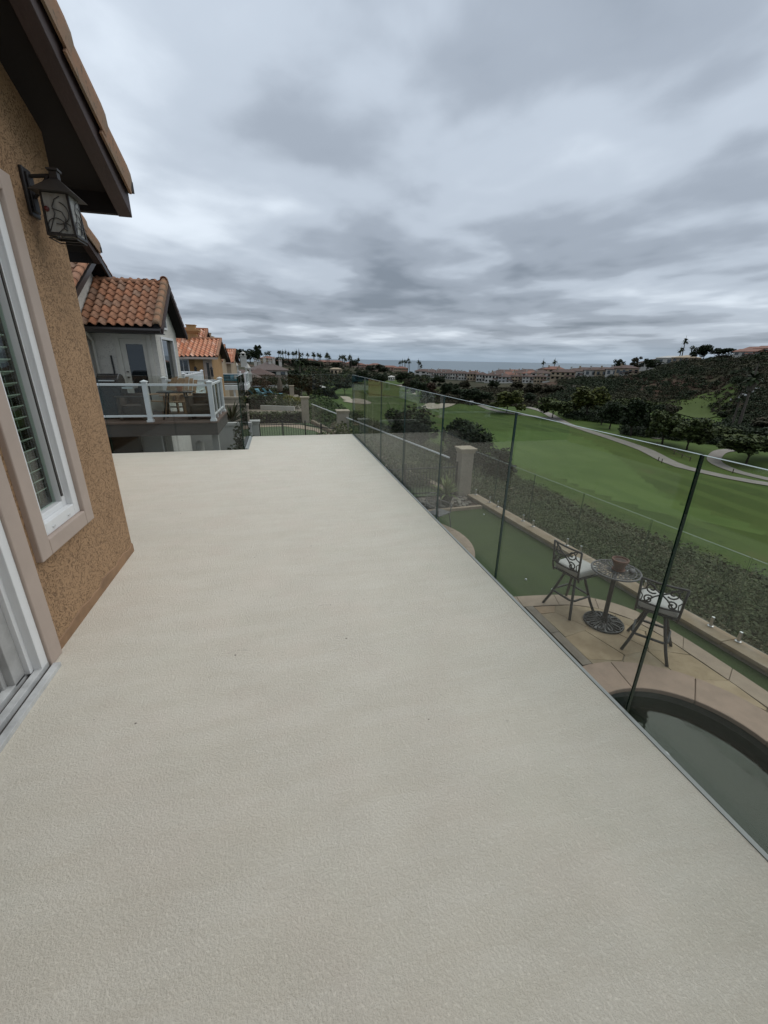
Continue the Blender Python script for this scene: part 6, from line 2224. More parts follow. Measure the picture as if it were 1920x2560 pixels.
TREES = [
    # x, y, height, width, kind, leaves, label
    (89.23, 152.82, 9.07, 14.98, 'round', leaf_lime, 'bright yellow green round tree whose shadow falls on the fairway'),
    (98.02, 135.1, 7.49, 12.82, 'round', leaf_mid, 'olive broad tree standing beside the cart path on the fairway'),
    (117.54, 181.82, 5.26, 7.41, 'round', leaf_dark, 'small dark round tree near the far path bend'),
    (132.24, 246.25, 5.62, 8.18, 'round', leaf_dark, 'dark tree standing alone below the row of townhouses'),
    (92.13, 194.9, 7.32, 12.46, 'round', leaf_dark, 'big dark tree left of the yellow green tree'),
    (95.2, 186.96, 6.72, 10.9, 'round', leaf_dark, 'dark tree right behind the golf cart on the path'),
    (92.48, 207.59, 6.91, 10.19, 'spread', leaf_dark, 'dark spreading tree left of the big dark tree'),
    (88.1, 217.05, 8.6, 9.23, 'pine', leaf_dark, 'tall dark pine behind the sand bunker'),
    (84.32, 232.47, 7.33, 9.3, 'round', leaf_red, 'reddish brown tree left of the dark pine'),
    (76.04, 227.39, 9.05, 11.76, 'round', leaf_dark, 'dark broad tree above the glass railing near the ponded sand'),
    (76.57, 246.81, 8.58, 9.75, 'round', leaf_scrub, 'dull olive tree left of the dark broad tree'),
    (36.1, 238.84, 7.8, 15.01, 'spread', leaf_dark, 'dark umbrella shaped tree with forked trunk at the deck railing corner'),
    (24.52, 217, 6.66, 10.25, 'bush', leaf_dark, 'dark bushy tree left of the umbrella shaped tree'),
    (15.71, 197.86, 6.71, 9.64, 'bush', leaf_mid, 'green bushy tree on the bank below the palm'),
    (111.79, 133.62, 11.55, 15.68, 'round', leaf_lime, 'large round yellow green tree right of the stairway path'),
    (107.83, 140.96, 3.66, 6.88, 'bush', leaf_mid, 'low green bush left of the large round tree'),
    (106.76, 119.99, 6.94, 6.33, 'pine', leaf_dark, 'dark tree tucked behind the large round tree'),
    (102.93, 111.72, 8.52, 8.53, 'round', leaf_dark, 'dark tree with straight bare trunk on the brown lawn'),
    (96.63, 96.52, 10.4, 10.52, 'pine', leaf_dark, 'dark pine with slim trunk beside the wooden rail'),
    (104.91, 99.38, 9.44, 7.6, 'round', leaf_dark, 'dark tree leaning over the short path'),
    (95.53, 84.93, 8.52, 9.96, 'round', leaf_mid, 'big olive tree in the middle of the tree belt'),
    (95.46, 77.93, 7.67, 10.14, 'round', leaf_mid, 'big olive tree with two leaning trunks above the glass top'),
    (124.16, 99.62, 5.8, 8.88, 'bush', leaf_dark, 'dark bushy tree below the tee lawn'),
    (120.33, 89.34, 5.14, 9.52, 'bush', leaf_mid, 'green bushy tree behind the spreading tree'),
    (96.29, 64.53, 7.16, 12.01, 'spread', leaf_mid, 'wide flat topped olive tree beside the curling path'),
    (105.7, 65.98, 7.59, 10.71, 'round', leaf_dark, 'dark tree cut by the picture edge behind the spreading tree'),
    (141.69, 94.33, 5.06, 10.29, 'pine', leaf_scrub, 'grey dry bare looking tree at the picture edge'),
    (149.99, 134.24, 5.89, 8.32, 'bush', leaf_scrub, 'grey olive bush at the left end of the tee lawn'),
    (143.75, 137.33, 6.25, 9.68, 'round', leaf_mid, 'olive tree behind the tree belt left of the tee lawn'),
    (137.43, 143.02, 7.01, 11.55, 'round', leaf_mid, 'olive tree behind the dark trunks'),
    (165.99, 125.52, 2.74, 4.05, 'bush', leaf_dark, 'small round dark bush on the tee lawn near the golfers'),
    (131.07, 93.02, 3.99, 7.14, 'bush', leaf_dark, 'dark hedge like tree right of the tee bushes'),
    (147, 205.18, 5.13, 13.35, 'bush', leaf_scrub, 'grey green thicket below the end townhouse'),
    (140.85, 215.14, 6.17, 12.42, 'bush', leaf_scrub, 'grey green thicket below the middle townhouses'),
    (139.05, 231.23, 5.6, 9.75, 'pine', leaf_scrub, 'thin dry tree behind the yellow green tree'),
    (113.49, 293.2, 7.81, 12.9, 'round', leaf_dark, 'far dark tree at the left end of the townhouse row'),
    (101.11, 340.35, 10.07, 16.62, 'round', leaf_dark, 'far dark tree mass beside the pale sand patch'),
    (105.95, 249.61, 6.75, 10.11, 'bush', leaf_dark, 'low dark tree between pine and big dark tree'),
    (119.49, 262.79, 6.38, 9.1, 'bush', leaf_scrub, 'dull bush behind the big dark tree'),
    (80.27, 338.86, 9.89, 15.02, 'round', leaf_dark, 'far dark tree above the third railing joint'),
    (67.25, 348.81, 10.68, 16.62, 'round', leaf_dark, 'far dark tree above the end of the glass railing'),
]
for i, (x, y, h, w_, kind, mm, lb) in enumerate(TREES):
    tree(lb, x, y, h, w_, kind, mm, i, n=2600 if w_ > 8 else 1800, leaf=.062)
tree('big dark spreading bush tree on the slope just behind the glass railing', *(19.29, 39.55), 6.3, 7.6, 'bush', leaf_dark, 2, n=6500, leaf=.04)
tree('dark leafy tree right of the big spreading bush on the slope', *(21.38, 37.31), 4.2, 4.6, 'bush', leaf_dark, 1, n=3000, leaf=.05)
tree('dark low tree behind the railing joints left of the big spreading bush', *(16.08, 49.45), 6.0, 8.0, 'bush', leaf_dark, 3, n=3000, leaf=.05)

# palms


def palm_crown(seed, n=26, droop=1.5):
    r = random.Random(seed)
    b = MB()
    for i in range(n):
        az = i * 2.39996 + r.uniform(-.3, .3)
        el = r.uniform(-.55, 1.25)
        p = Vector((0, 0, 0))
        d = Vector((math.cos(az) * math.cos(el), math.sin(az) * math.cos(el), math.sin(el)))
        s = Vector((-math.sin(az), math.cos(az), 0))
        prev = None
        k = 4
        for j in range(k + 1):
            f = j / k
            w = .19 * (1 - (2 * f - .9) ** 2 * .8) * (1 if j < k else .1) + .01
            cur = (p - s * w, p + s * w + Vector((0, 0, -.02)))
            if prev:
                b.quad(prev[0], prev[1], cur[1], cur[0])
            prev = cur
            p = p + d * (1 / k)
            d = (d + Vector((0, 0, -droop / k))).normalized()
    return b.mesh('crown')


PALMS = [palm_crown(i) for i in range(4)]
PTRUNK = MB().tube([(0, 0, 0), (.12, 0, .33), (.1, .1, .7), (0, 0, 1)], [1.3, .95, .85, .8], 7).mesh('trunk')


def palm(label, x, y, h, cr, seed, group=None, z=None, skirt=False):
    z = gz(x, y) if z is None else z
    t = thing('palm_tree', label, 'palm tree', (x, y, z - .2), group=group)
    put('crown', PALMS[seed % 4], leaf_palm, t, (x, y, z + h), seed * 1.3, cr)
    put('trunk', PTRUNK, palmbark_m, t, (x, y, z - .2), seed * .7, (.17 + cr * .06, .17 + cr * .06, h + .2))
    if skirt:
        MB().lathe([(.25, -4.2), (.9, -3.6), (1.25, -1.5), (.9, -.3), (.3, .2)], (x, y, z + h), 11).build('dead_frond_skirt', palmbark_m, t)
    return t


palm('tall palm standing alone in front of the left ridge beyond the deck end', *(6.36, 129.84), 10.5, 2.0, 1)
palm('slim palm in front of the dark wood right of the tall palm', *(23.99, 248.85), 13.0, 1.6, 2)
palm('thick palm with shaggy dead frond skirt at the right picture edge', *(145.07, 103.14), 15.5, 3.4, 0, skirt=True)
palm('thin pale trunked palm left of the shaggy palm', *(147.31, 106.89), 9.5, 1.7, 3)
palm('tall palm leaning at the saddle of the ridge beside pale houses', *(276.84, 248.48), 14.0, 2.9, 2)
palm('shorter bushy palm at the saddle just left of the tall palm', *(271.6, 245.34), 8.5, 2.8, 3)
ORD = 'first second third fourth fifth sixth seventh eighth ninth tenth eleventh twelfth thirteenth fourteenth fifteenth sixteenth seventeenth eighteenth nineteenth twentieth'.split()
ORD += ['twenty ' + w for w in ORD[:9]] + ['thirtieth', 'thirty first', 'thirty second', 'thirty third']
for i, (px_b, py_t) in enumerate(sorted([(-1.39, 3.66), (-1.15, 3.71), (-0.9, 4.16), (0.24, 5.61), (0.44, 5.23), (0.78, 4.88), (1.13, 5.36), (1.47, 4.17), (2.02, 4.27), (2.28, 4.31), (2.48, 5.18), (2.92, 3.17), (3.23, 3.64), (3.89, 3.33), (4.6, 3.88), (4.75, 2.64), (5.21, 3.56), (5.36, 2.31), (5.52, 2.34), (6.23, 2.03), (6.4, 3.76), (6.54, 2.08), (6.69, 0.83), (8.04, 1.05), (8.31, 1.94), (8.41, 1.11), (8.62, 1.57), (8.82, -0.97), (9.24, 0.38), (9.35, 2.54), (9.5, -0), (10.44, -0.71)])):
    d = 500 + (i * 37) % 60
    x, y = d * math.sin(math.radians(px_b)), d * math.cos(math.radians(px_b))
    z = gz(x, y)
    h = max(5.0, py_t * d / 500 - z + 1.45)
    palm('small fan palm on the far left skyline, %s from the left' % ORD[i], x, y, h, 2.7 + (i % 3) * .5, i, 'fan palms along the far left skyline', z)
for i, (px_b, py_t) in enumerate(sorted([(15.92, -3.8), (16.23, -2.25), (16.55, -2.19), (16.71, -2.66), (17.01, -0.13), (17.18, -3.07), (18.34, -2.36), (18.55, -3.81), (18.73, -7.75)])):
    d = 560 + (i * 23) % 30
    x, y = d * math.sin(math.radians(px_b)), d * math.cos(math.radians(px_b))
    z = gz(x, y)
    h = max(6.0, py_t * d / 575 - z + 1.45)
    palm('dark palm rising against the sea, %s from the left of its cluster' % ORD[i], x, y, h, 3.2, i, 'palms against the sea', z)
for px_b, h, cr, lb in ((33.97, 13, 3.0, 'round headed palm above the townhouse roofs against the sea'), (35.27, 12, 3.4, 'fuller palm above the roofs right of the round headed palm')):
    d = 470
    palm(lb, d * math.sin(math.radians(px_b)), d * math.cos(math.radians(px_b)), h, cr, 1)

# skyline trees of the right hill and the saddle
SKT = [(42.3, 352, 11, 10, 'round', leaf_dark, 'dark broad tree standing over the roofs at the saddle'), (43.87, 360, 11, 9, 'pine', leaf_scrub, 'thin feathery tree right of the broad saddle tree'),
       (45.13, 380, 9, 9, 'spread', leaf_dark, 'low flat topped tree on the saddle skyline'), (45.9, 350, 7, 12, 'bush', leaf_dark, 'dark bushy tree before the pale saddle houses'),
       (49.41, 330, 9, 11, 'round', leaf_dark, 'dark round tree at the start of the hill skyline'), (50.04, 328, 10.5, 9, 'spread', leaf_dark, 'ragged tree on the hill skyline right of the round tree'),
       (51.26, 322, 6, 9, 'spread', leaf_dark, 'low ragged tree on the hill skyline'), (51.99, 322, 6, 8, 'spread', leaf_dark, 'low dark tree on the hill crest left of the white houses'),
       (-4.45, 430, 12, 22, 'round', leaf_dark, 'dark tree group on the left ridge behind the white tower'), (-3.26, 440, 13, 20, 'round', leaf_dark, 'dark round tree on the left ridge skyline'),
       (-2.25, 420, 16, 10, 'pine', leaf_dark, 'tall umbrella pine breaking the left skyline'), (-5.39, 400, 11, 20, 'round', leaf_dark, 'dark tree at the left end of the ridge'),
       (-3.12, 190, 7, 12, 'bush', leaf_lime, 'bright green tree behind the white house chimneys'), (-5.76, 170, 6, 12, 'bush', leaf_lime, 'green tree above the far white railing'),
       (13.28, 560, 9, 16, 'round', leaf_dark, 'dark tree between the far pink buildings'), (9.82, 545, 11, 14, 'round', leaf_dark, 'dark tree under the tall palms on the ridge'),
       (-1.57, 150, 6, 9, 'round', leaf_dark, 'dark tree beside the white house with chimneys'), (1.14, 118, 8, 9, 'round', leaf_dark, 'dark tree at the right end of the white house'),
       (2.15, 112, 7, 9, 'round', leaf_dark, 'dark round tree left of the tall palm'), (3.67, 150, 8, 12, 'round', leaf_scrub, 'dull tree right of the tall palm')]
for i, (b, d, h, w_, k, mm, lb) in enumerate(SKT):
    tree(lb, d * math.sin(math.radians(b)), d * math.cos(math.radians(b)), h, w_, k, mm, i + 3, n=1500, leaf=.07)

for i, (b, d, h, w_, lb) in enumerate(((0.4, 455, 10, 22, 'dark tree mass below the terracotta building'), (1.8, 470, 9, 20, 'dark tree mass left of the pale pink building'), (3.51, 500, 10, 22, 'dark tree mass before the pale pink building'), (5.2, 505, 9, 20, 'dark tree mass at the left end of the longest pink building'),
                                        (7.63, 525, 8, 20, 'dark tree mass at the right end of the longest pink building'), (11.97, 540, 9, 20, 'dark tree mass before the orange resort building'), (13.91, 550, 8, 20, 'dark tree mass before the low pink row'))):
    tree(lb, d * math.sin(math.radians(b)), d * math.cos(math.radians(b)), h, w_, 'bush', leaf_dark, i, n=1500, leaf=.06)

# ------------------------------------------------------------------ far houses


def far_house(label, cat, x, y, w, d, h, rz, wallm, roofm, roof_h=1.8, storeys=2, wins=4, chim=1, balcony=False, group=None, z=None, pitch='hip', name='townhouse', sink=.6):
    z = gz(x, y) if z is None else z
    t = thing(name, label, cat, (x, y, z), rz, group)
    b = MB().box(-w / 2, w / 2, -d / 2, d / 2, -sink - 1, h)
    b.box(w * .12, w * .44, -d / 2 - 1.2, -d / 2 - .001, -sink - 1, h * .52)
    b.build('wall', wallm, t)
    o = .5
    rf = MB()
    rx = max(.3, w / 2 - d / 2) if pitch == 'hip' else w / 2 + o
    X, Y = w / 2 + o, d / 2 + o
    rf.add([(-X, -Y, h), (X, -Y, h), (X, Y, h), (-X, Y, h), (-rx, 0, h + roof_h), (rx, 0, h + roof_h), (-X, -Y, h - .18), (X, -Y, h - .18), (X, Y, h - .18), (-X, Y, h - .18)],
           [(0, 1, 5, 4), (1, 2, 5), (2, 3, 4, 5), (3, 0, 4), (9, 8, 7, 6), (0, 6, 7, 1), (1, 7, 8, 2), (2, 8, 9, 3), (3, 9, 6, 0)])
    rf.add([(w * .08, -d / 2 - 1.6, h * .52), (w * .48, -d / 2 - 1.6, h * .52), (w * .48, -d / 2, h * .52 + .7), (w * .08, -d / 2, h * .52 + .7), (w * .08, -d / 2 - 1.6, h * .52 - .15), (w * .48, -d / 2 - 1.6, h * .52 - .15), (w * .48, -d / 2, h * .52 + .5), (w * .08, -d / 2, h * .52 + .5)],
           [(0, 1, 2, 3), (7, 6, 5, 4), (0, 4, 5, 1), (1, 5, 6, 2), (2, 6, 7, 3), (3, 7, 4, 0)])
    rf = rf.build('roof', roofm, t)
    for c in range(chim):
        cx = -w * .25 + c * w * .45
        MB().box(cx - .5, cx + .5, -d * .22 - .4, -d * .22 + .4, h, h + roof_h + .5).box(cx - .62, cx + .62, -d * .22 - .52, -d * .22 + .52, h + roof_h + .501, h + roof_h + .85).build('chimney', wallm, rf)
    for s in range(storeys):
        zb = h * (s + .30) / storeys
        zt = h * (s + .78) / storeys
        for k in range(wins):
            cx = -w / 2 + w * (k + .5) / wins
            ww = w / wins * .26
            if s == 0 and cx > w * .08 and cx < w * .48:
                yy = -d / 2 - 1.2
            else:
                yy = -d / 2
            f = MB().box(cx - ww - .1, cx + ww + .1, yy - .06, yy - .002, zb - .1, zt + .1).build('window', wallm, t)
            MB().box(cx - ww, cx + ww, yy - .075, yy - .062, zb, zt).build('pane', pane_m, f)
    if balcony:
        MB().box(-w * .42, -w * .08, -d / 2 - 1.3, -d / 2 - .08, h * .46, h * .46 + .95).build('balcony', wallm, t)
    return t


def face(x, y):
    return math.atan2(-x, y)      # rz that turns the front (-Y side) towards the deck


walls = [wall_white, wall_tan, wall_white, wall_grey, wall_tan, wall_white]
ROW1 = [(150.51, 412.07, 7.29, 8.13, 'white townhouse at the far left end of the front row'), (152.5, 394.73, 7.39, 9.39, 'second townhouse from the left end of the front row'), (155.22, 378.77, 7.5, 7.55, 'narrow white townhouse with trees at its foot'),
        (156.08, 363.63, 7.58, 8.75, 'white townhouse left of the tree gap in the front row'), (158.5, 349.73, 7.67, 8.46, 'brown roofed townhouse behind trees in the middle of the front row'), (160.76, 336.71, 7.75, 8.88, 'tan townhouse right of the tree gap'),
        (163.27, 324.53, 7.52, 8.61, 'cream townhouse with tall chimney in the front row'), (166.01, 313.09, 7.61, 9.65, 'wide white walled townhouse left of the grey one'), (174.74, 306.48, 6.03, 10.8, 'pale grey townhouse in the front row'),
        (182.53, 301.71, 5.98, 8.51, 'tan townhouse right of the pale grey one'), (186.02, 291.5, 6.12, 9.21, 'bright white townhouse near the right of the front row'), (188.98, 281.79, 6.25, 8.07, 'tan townhouse before the trees at the right of the row'),
        (192.02, 260.5, 7.19, 14.59, 'large ochre end townhouse with balcony and pillars')]
for i, (x, y, h, w_, lb) in enumerate(ROW1):
    far_house(lb, 'house', x, y, w_ * 1.08, 9, h * .74, face(x, y), wall_tan if i in (5, 9, 11, 12) else (wall_grey if i == 8 else wall_white), roof_far, h * .26, 2, 5 if w_ > 12 else 4, 1 + i % 2, i % 3 == 0, z=gz(x, y), sink=2.5)
ROW2 = [(21.76, 470, 24, wall_white, roof_far, 'long white apartment house before the sea'), (19.47, 475, 26, wall_white, roof_far, 'white apartment house with trees beside it before the sea'), (23.71, 400, 15, wall_tan, roof_far, 'low roofed house behind the front row'), (25.6, 390, 15, wall_pink, roof_pink, 'orange walled house behind the front row'),
        (28.6, 372, 17, wall_tan, roof_far, 'tan house behind the grey townhouse'), (30.02, 380, 16, wall_white, roof_pink, 'red roofed house in the second row'), (31.32, 390, 18, wall_tan, roof_far, 'wide brown roofed house in the second row'), (32.71, 385, 15, wall_white, roof_pink, 'white house with chimneys in the second row'), (33.93, 380, 16, wall_white, roof_far, 'white house behind the row end trees'), (35.31, 400, 18, wall_tan, roof_pink, 'pale roofed house behind the ochre end townhouse'),
        (29.33, 455, 20, wall_white, roof_far, 'third row house nearest the sea on the left'), (30.7, 465, 20, wall_tan, roof_pink, 'third row red roofed house before the sea'), (32.23, 460, 20, wall_white, roof_far, 'third row dark roofed house before the sea'), (34.58, 470, 20, wall_white, roof_far, 'third row low house right of the sea palm')]
for i, (b, d, w_, wm, rm, lb) in enumerate(ROW2):
    x, y = d * math.sin(math.radians(b)), d * math.cos(math.radians(b))
    far_house(lb, 'house', x, y, w_, 11, 5.6, face(x, y), wm, rm, 2.2, 2, 4, 1 + i % 2, sink=2.5)
RIDGE = [(37.74, 338, 13, 'house at the left end of the right ridge row'), (38.8, 342, 16, 'wide roofed house on the right ridge above the stairway path'), (40, 338, 16, 'low roofed house on the right ridge with palms behind'), (41.1, 336, 15, 'brown roofed house on the right ridge'), (42.14, 334, 14, 'house with pale chimney on the right ridge'), (43.07, 334, 14, 'last brown roofed house on the right ridge')]
for i, (b, d, w_, lb) in enumerate(RIDGE):
    x, y = d * math.sin(math.radians(b)), d * math.cos(math.radians(b))
    far_house(lb, 'house', x, y, w_, 10, 4.6, face(x, y) + .15, wall_tan if i % 2 else wall_white, roof_far, 1.8, 1, 4, 1, sink=3)
for b, d, w_, h, wm, rm, lb in ((45.9, 420, 26, 5, wall_white, roof_far, 'long pale house on the saddle behind trees'), (46.73, 415, 18, 5, wall_white, roof_far, 'white house on the saddle left of the palms'), (47.47, 410, 22, 5.5, wall_white, wall_white, 'white flat house on the saddle at the palm foot'), (48.56, 345, 12, 3.2, wall_tan, wall_tan, 'tan house at the saddle right of the palms'),
                                (53.72, 318, 11, 2.6, wall_white, roof_pink, 'white gabled house on the hill crest'), (54.41, 326, 11, 3.6, wall_white, roof_pink, 'taller white house stepping up the hill crest'), (55.28, 320, 11, 3.7, wall_white, roof_pink, 'white house on the hill crest at the picture edge')):
    x, y = d * math.sin(math.radians(b)), d * math.cos(math.radians(b))
    far_house(lb, 'house', x, y, w_, 11, h, face(x, y) - .5, wm, rm, 1.5, 1, 3, 0, pitch='gable' if 'crest' in lb else 'hip', sink=4)
PINK = [(-1.08, 500, 18, 5, 'pink roofed building on the left ridge below the palms'), (1.14, 520, 26, 4, 'long terracotta building under the skyline palms'), (3.92, 560, 22, 5, 'pale pink building on the ridge right of the palms'), (6.69, 575, 40, 4.5, 'longest pink resort building on the ridge'), (9.61, 590, 20, 4.5, 'pale building among tall palms on the ridge'), (10.76, 590, 14, 5, 'white and pink building where the ridge meets the sea'),
        (11.6, 600, 14, 4.5, 'small pink building before the sea'), (12.65, 590, 20, 7, 'orange resort building before the sea'), (14.54, 600, 26, 5, 'low pink building row before the sea'), (16.07, 560, 18, 6, 'red walled building under the sea palms')]
for i, (b, d, w_, h, lb) in enumerate(PINK):
    x, y = d * math.sin(math.radians(b)), d * math.cos(math.radians(b))
    far_house(lb, 'building', x, y, w_, 14, h, face(x, y), wall_pink if i % 3 else wall_tan, roof_pink, 2.2, 2, 7, 0, name='resort_building', sink=5)
for b, d, w_, h, lb, wm in ((7.47, 420, 11, 5.5, 'small yellow house in the dark wood', wall_tan), (5.4, 255, 5.5, 2.2, 'white hut at the edge of the golf green', wall_white), (14.86, 415, 6, 3.5, 'small white house at the edge of the wood', wall_white)):
    x, y = d * math.sin(math.radians(b)), d * math.cos(math.radians(b))
    far_house(lb, 'house', x, y, w_, 6, h, face(x, y), wm, wm, 1.2, 1, 3, 0, name='small_house')
# white house with many chimneys down the row
x, y = (-2.3, 111.98)
hw_ = far_house('broad white house with brown roof and many open topped chimneys', 'house', x, y, 8.6, 8, 3.9, face(x, y) + .05, wall_white, mat('grey brown roofing', (0.15, 0.115, 0.10), 0.85, var=.25), 1.7, 2, 4, 0, True, z=-5.3, name='white_house')
for cx, cy, hh in ((-2.9, .6, 6.3), (-2.0, .8, 6.1), (.5, -.8, 6.4), (-.6, 2, 7.0), (1.6, 2, 6.8), (3.0, -.8, 6.4)):
    MB().box(cx - .35, cx + .35, cy - .35, cy + .35, 4.6, hh - .5).box(cx - .45, cx + .45, cy - .45, cy + .45, hh - .499, hh - .4).box(cx - .3, cx - .2, cy - .3, cy + .3, hh - .399, hh).box(cx + .2, cx + .3, cy - .3, cy + .3, hh - .399, hh).box(cx - .38, cx + .38, cy - .38, cy + .38, hh + .001, hh + .1).build('chimney', wall_white, [o for o in COL.objects if o.parent == hw_ and o.name.startswith('roof')][0])
x, y = (-4.17, 103.92)
far_house('low brown roofed wing in front of the white house', 'house', x, y, 6, 6, 3.2, face(x, y), wall_white, roof_far, 1.3, 1, 3, 0, z=-5.5, name='white_house')
for px_b, d, zt, lb, w_ in ((-4.07, 200, 3.2, 'slim white tower with pointed top on the left ridge', 2.6), (-5.01, 90, .2, 'pale open topped chimney left of the white house', .8), (-3.64, 85, -.1, 'wide pale open topped chimney near the far railing', 1.1)):
    x, y = d * math.sin(math.radians(px_b)), d * math.cos(math.radians(px_b))
    t = thing('tower', lb, 'tower', (x, y, zt - 6), face(x, y))
    MB().box(-w_ / 2, w_ / 2, -w_ / 2, w_ / 2, 0, 4.4).box(-w_ * .6, w_ * .6, -w_ * .6, w_ * .6, 4.401, 4.7).box(-w_ * .42, -w_ * .2, -w_ * .4, w_ * .4, 4.701, 5.5).box(w_ * .2, w_ * .42, -w_ * .4, w_ * .4, 4.701, 5.5).build('shaft', wall_white, t)
    MB().box(-w_ * .5, w_ * .5, -w_ * .5, w_ * .5, 5.501, 5.65).lathe([(w_ * .45, 5.66), (.05, 6.4)], (0, 0, 0), 4).build('cap', wall_white, t)
x, y = (-7.53, 96.71)
far_house('low brown roofed house below the two pale chimneys', 'house', x, y, 7, 7, 3.0, face(x, y), wall_tan, mat('dull brown roofing', (0.14, 0.10, 0.085), 0.85, var=.25), 1.5, 1, 3, 0, z=-5.6, name='white_house')
wl = [(163.65, 343.63), (160.02, 306.95), (174.5, 297.5), (186.61, 283.31), (190.27, 251.15)]
wlm = MB()
for a, b in zip(wl, wl[1:]):
    za, zb = gz(*a), gz(*b)
    wlm.bar((a[0], a[1], za + .3), (b[0], b[1], zb + .3), .4, 1.3)
tag(wlm.build('boundary_wall', wall_white), 'long low white wall in front of the townhouse row', 'wall')
drape('stair_path', ribbon([((135.79, 179.4)), ((152.73, 197.92)), ((175.33, 224.69))], 2.2), path_m, .5)

# ------------------------------------------------------------------ golfers, carts, posts


def person(label, x, y, pose, shirt, trousers, skin=(.35, .22, .16), hat=None, rz=0.0):
    z = gz(x, y) + .3
    V, E, Rd = [], [], []

    def j(p, r, par=None):
        V.append(p)
        Rd.append(r)
        if par is not None:
            E.append((par, len(V) - 1))
        return len(V) - 1
    lean = .12 if pose == 'swing' else 0
    pel = j((0, 0, .95), .15)
    wa = j((0, -lean * .5, 1.12), .14, pel)
    ch = j((0, -lean, 1.35), .165, wa)
    nk = j((0, -lean * 1.3, 1.52), .065, ch)
    hd = j((0, -lean * 1.5, 1.64), .095, nk)
    j((0, -lean * 1.5, 1.74), .08, hd)
    for s in (-1, 1):
        hp = j((s * .10, 0, .88), .10, pel)
        kn = j((s * .14, -.05, .50), .065, hp)
        an = j((s * .16, 0, .09), .045, kn)
        j((s * .17, -.14, .03), .04, an)
        sh = j((s * .20, -lean, 1.42), .06, ch)
        if pose == 'swing':
            el = j((s * .17, -lean - .18, 1.18), .045, sh)
            ha = j((.02 * s, -lean - .36, .98), .035, el)
        else:
            el = j((s * .27, -.02, 1.14), .045, sh)
            ha = j((s * .26, -.12, .92), .035, el)
        j((V[ha][0], V[ha][1] - .03, V[ha][2] - .09), .03, ha)
    me = bpy.data.meshes.new('body')
    me.from_pydata(V, E, [])
    ob = bpy.data.objects.new('person', me)
    COL.objects.link(ob)
    ob.location = (x, y, z)
    ob.rotation_euler = (0, 0, rz)
    sk = ob.modifiers.new('skin', 'SKIN')
    for i, r in enumerate(Rd):
        me.skin_vertices[0].data[i].radius = (r, r * .8)
    me.skin_vertices[0].data[0].use_root = True
    sb = ob.modifiers.new('smooth', 'SUBSURF')
    sb.levels = sb.render_levels = 1
    m = bpy.data.materials.new('clothes')
    m.use_nodes = True
    nt = m.node_tree
    tc = nt.nodes.new('ShaderNodeTexCoord')
    sp = nt.nodes.new('ShaderNodeSeparateXYZ')
    nt.links.new(tc.outputs['Object'], sp.inputs[0])
    r = nt.nodes.new('ShaderNodeValToRGB')
    r.color_ramp.interpolation = 'CONSTANT'
    e = r.color_ramp.elements
    e[0].position, e[0].color = 0, (.02, .02, .02, 1)
    e[1].position, e[1].color = .05, (*trousers, 1)
    for ps, c in ((.5, shirt), (.755, skin), (.835, hat or (.04, .03, .02))):
        q = e.new(ps)
        q.color = (*c, 1)
    dv = nt.nodes.new('ShaderNodeMath')
    dv.operation = 'DIVIDE'
    dv.inputs[1].default_value = 2.0
    nt.links.new(sp.outputs[2], dv.inputs[0])
    nt.links.new(dv.outputs[0], r.inputs[0])
    nt.links.new(r.outputs[0], nt.nodes['Principled BSDF'].inputs['Base Color'])
    me.materials.append(m)
    tag(ob, label, 'person')
    return ob


x, y = 176.1, 136.86
person('golfer in dark clothes standing on the tee lawn', x, y, 'stand', (.05, .05, .055), (.06, .06, .06), rz=.6)
x, y = 182.63, 136.23
person('golfer in white shirt bent over the ball on the tee lawn', x, y, 'swing', (.6, .6, .58), (.05, .05, .06), hat=(.6, .6, .6), rz=-.8)
tag(MB().tube([(x - .3, y - .25, -16.5), (x - .8, y - .45, gz(x, y) + .33)], .02, 5).build('golf_club', steel_m), 'thin golf club held by the golfer in white', 'golf club')
x, y = 82.92, 177.14
person('person in dark clothes standing left of the golf cart on the path', x, y, 'stand', (.03, .03, .035), (.03, .03, .03))


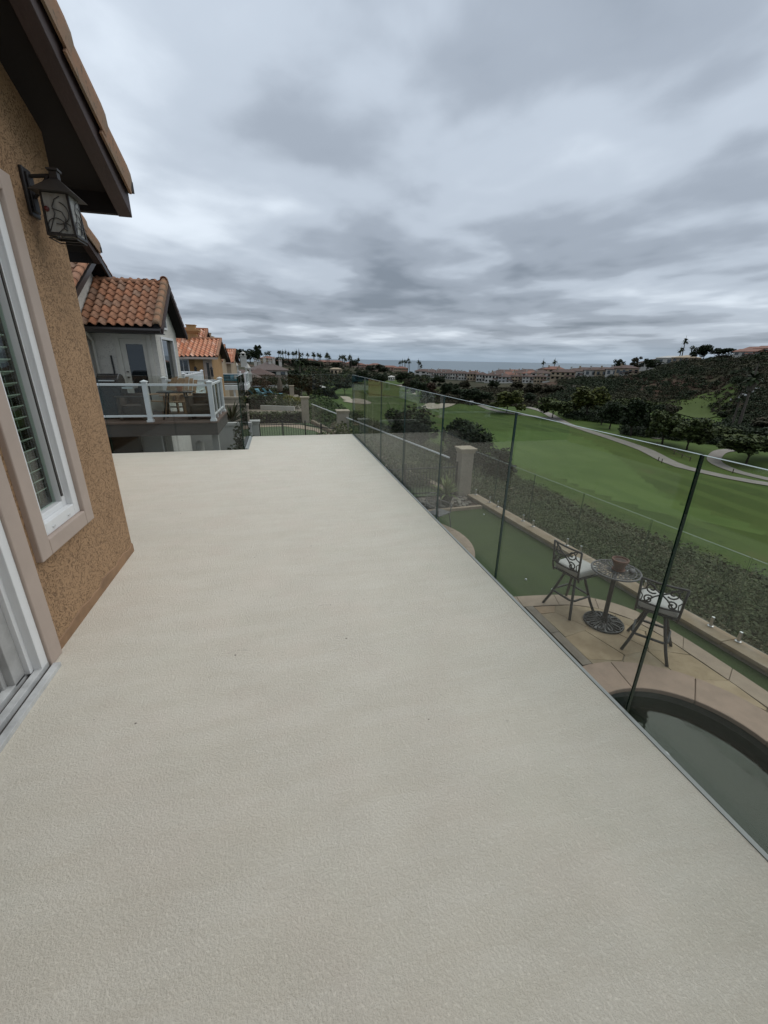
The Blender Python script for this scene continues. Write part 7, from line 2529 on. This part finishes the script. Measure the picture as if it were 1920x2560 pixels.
def golf_cart(label, x, y, rz, col):
    z = gz(x, y) + .22
    t = thing('golf_cart', label, 'golf cart', (x, y, z), rz, 'golf carts on the course')
    MB().xprism([(-1.15, .25), (1.15, .25), (1.2, .55), (.95, .85), (.62, .9), (.5, .45), (-.15, .45), (-.2, .72), (-1.1, .75)], -.58, .58).build('body', mat('cart body', col, .35), t, bevel=.05)
    MB().box(-.55, .55, -.5, -.05, .76, .88).box(-.55, .55, -.58, -.48, .88, 1.25).build('seat', black_m, t, bevel=.03)
    MB().box(-.62, .62, -1.0, .75, 1.85, 1.92).build('canopy', white_m, t, bevel=.02)
    for sx in (-.55, .55):
        MB().bar((sx, .8, .85), (sx, .62, 1.86), .04).build('canopy_post', iron_m, t)
        MB().bar((sx, -.75, .7), (sx, -.85, 1.86), .04).build('canopy_post', iron_m, t)
        for sy in (-.72, .78):
            w_ = MB()
            w_.tube([(sx * 1.05 - .09, sy, .23), (sx * 1.05 + .09, sy, .23)], .23, 14)
            w_.build('wheel', black_m, t)
    return t


x, y = 85.6, 178.65
golf_cart('dark golf cart standing on the path before the big dark tree', x, y, .6, (.03, .03, .035))
for i, (px_, lb) in enumerate(((0, 'white golf cart parked nearest the golfers'), (1, 'white golf cart parked in the middle beside the tee'), (2, 'white golf cart parked farthest right below the shaggy palm'))):
    x, y = ((184.44, 133.21), (182.29, 129.68), (181.83, 127.31))[i]
    golf_cart(lb, x, y, 1.2 + i * .2, (.6, .6, .58))
for x, y, lb in ((*(79.24, 70.37), 'short dark post at the near edge of the cart path'), (*(77.97, 68.35), 'second short dark post beside the cart path'), (*(85.34, 59.05), 'stout dark post at the curling path')):
    z = gz(x, y)
    tag(MB().lathe([(.09, -.1), (.08, .9), (.05, .98)], (x, y, z), 8).build('bollard', bronze_m), lb, 'post')
fence_pts = [(92.02, 83.37), (90.56, 79.64), (88.88, 75.34), (87.64, 72.15), (86.48, 69.17)]
wf = thing('wooden_fence', 'low wooden rail fence along the path under the trees', 'fence', (*fence_pts[2], gz(*fence_pts[2])))
for a, b in zip(fence_pts, fence_pts[1:]):
    MB().bar((*a, gz(*a) + .75), (*b, gz(*b) + .75), .1).build('rail', palmbark_m, wf)
for a in fence_pts:
    MB().bar((*a, gz(*a) - .2), (*a, gz(*a) + .95), .14).build('post', palmbark_m, wf)
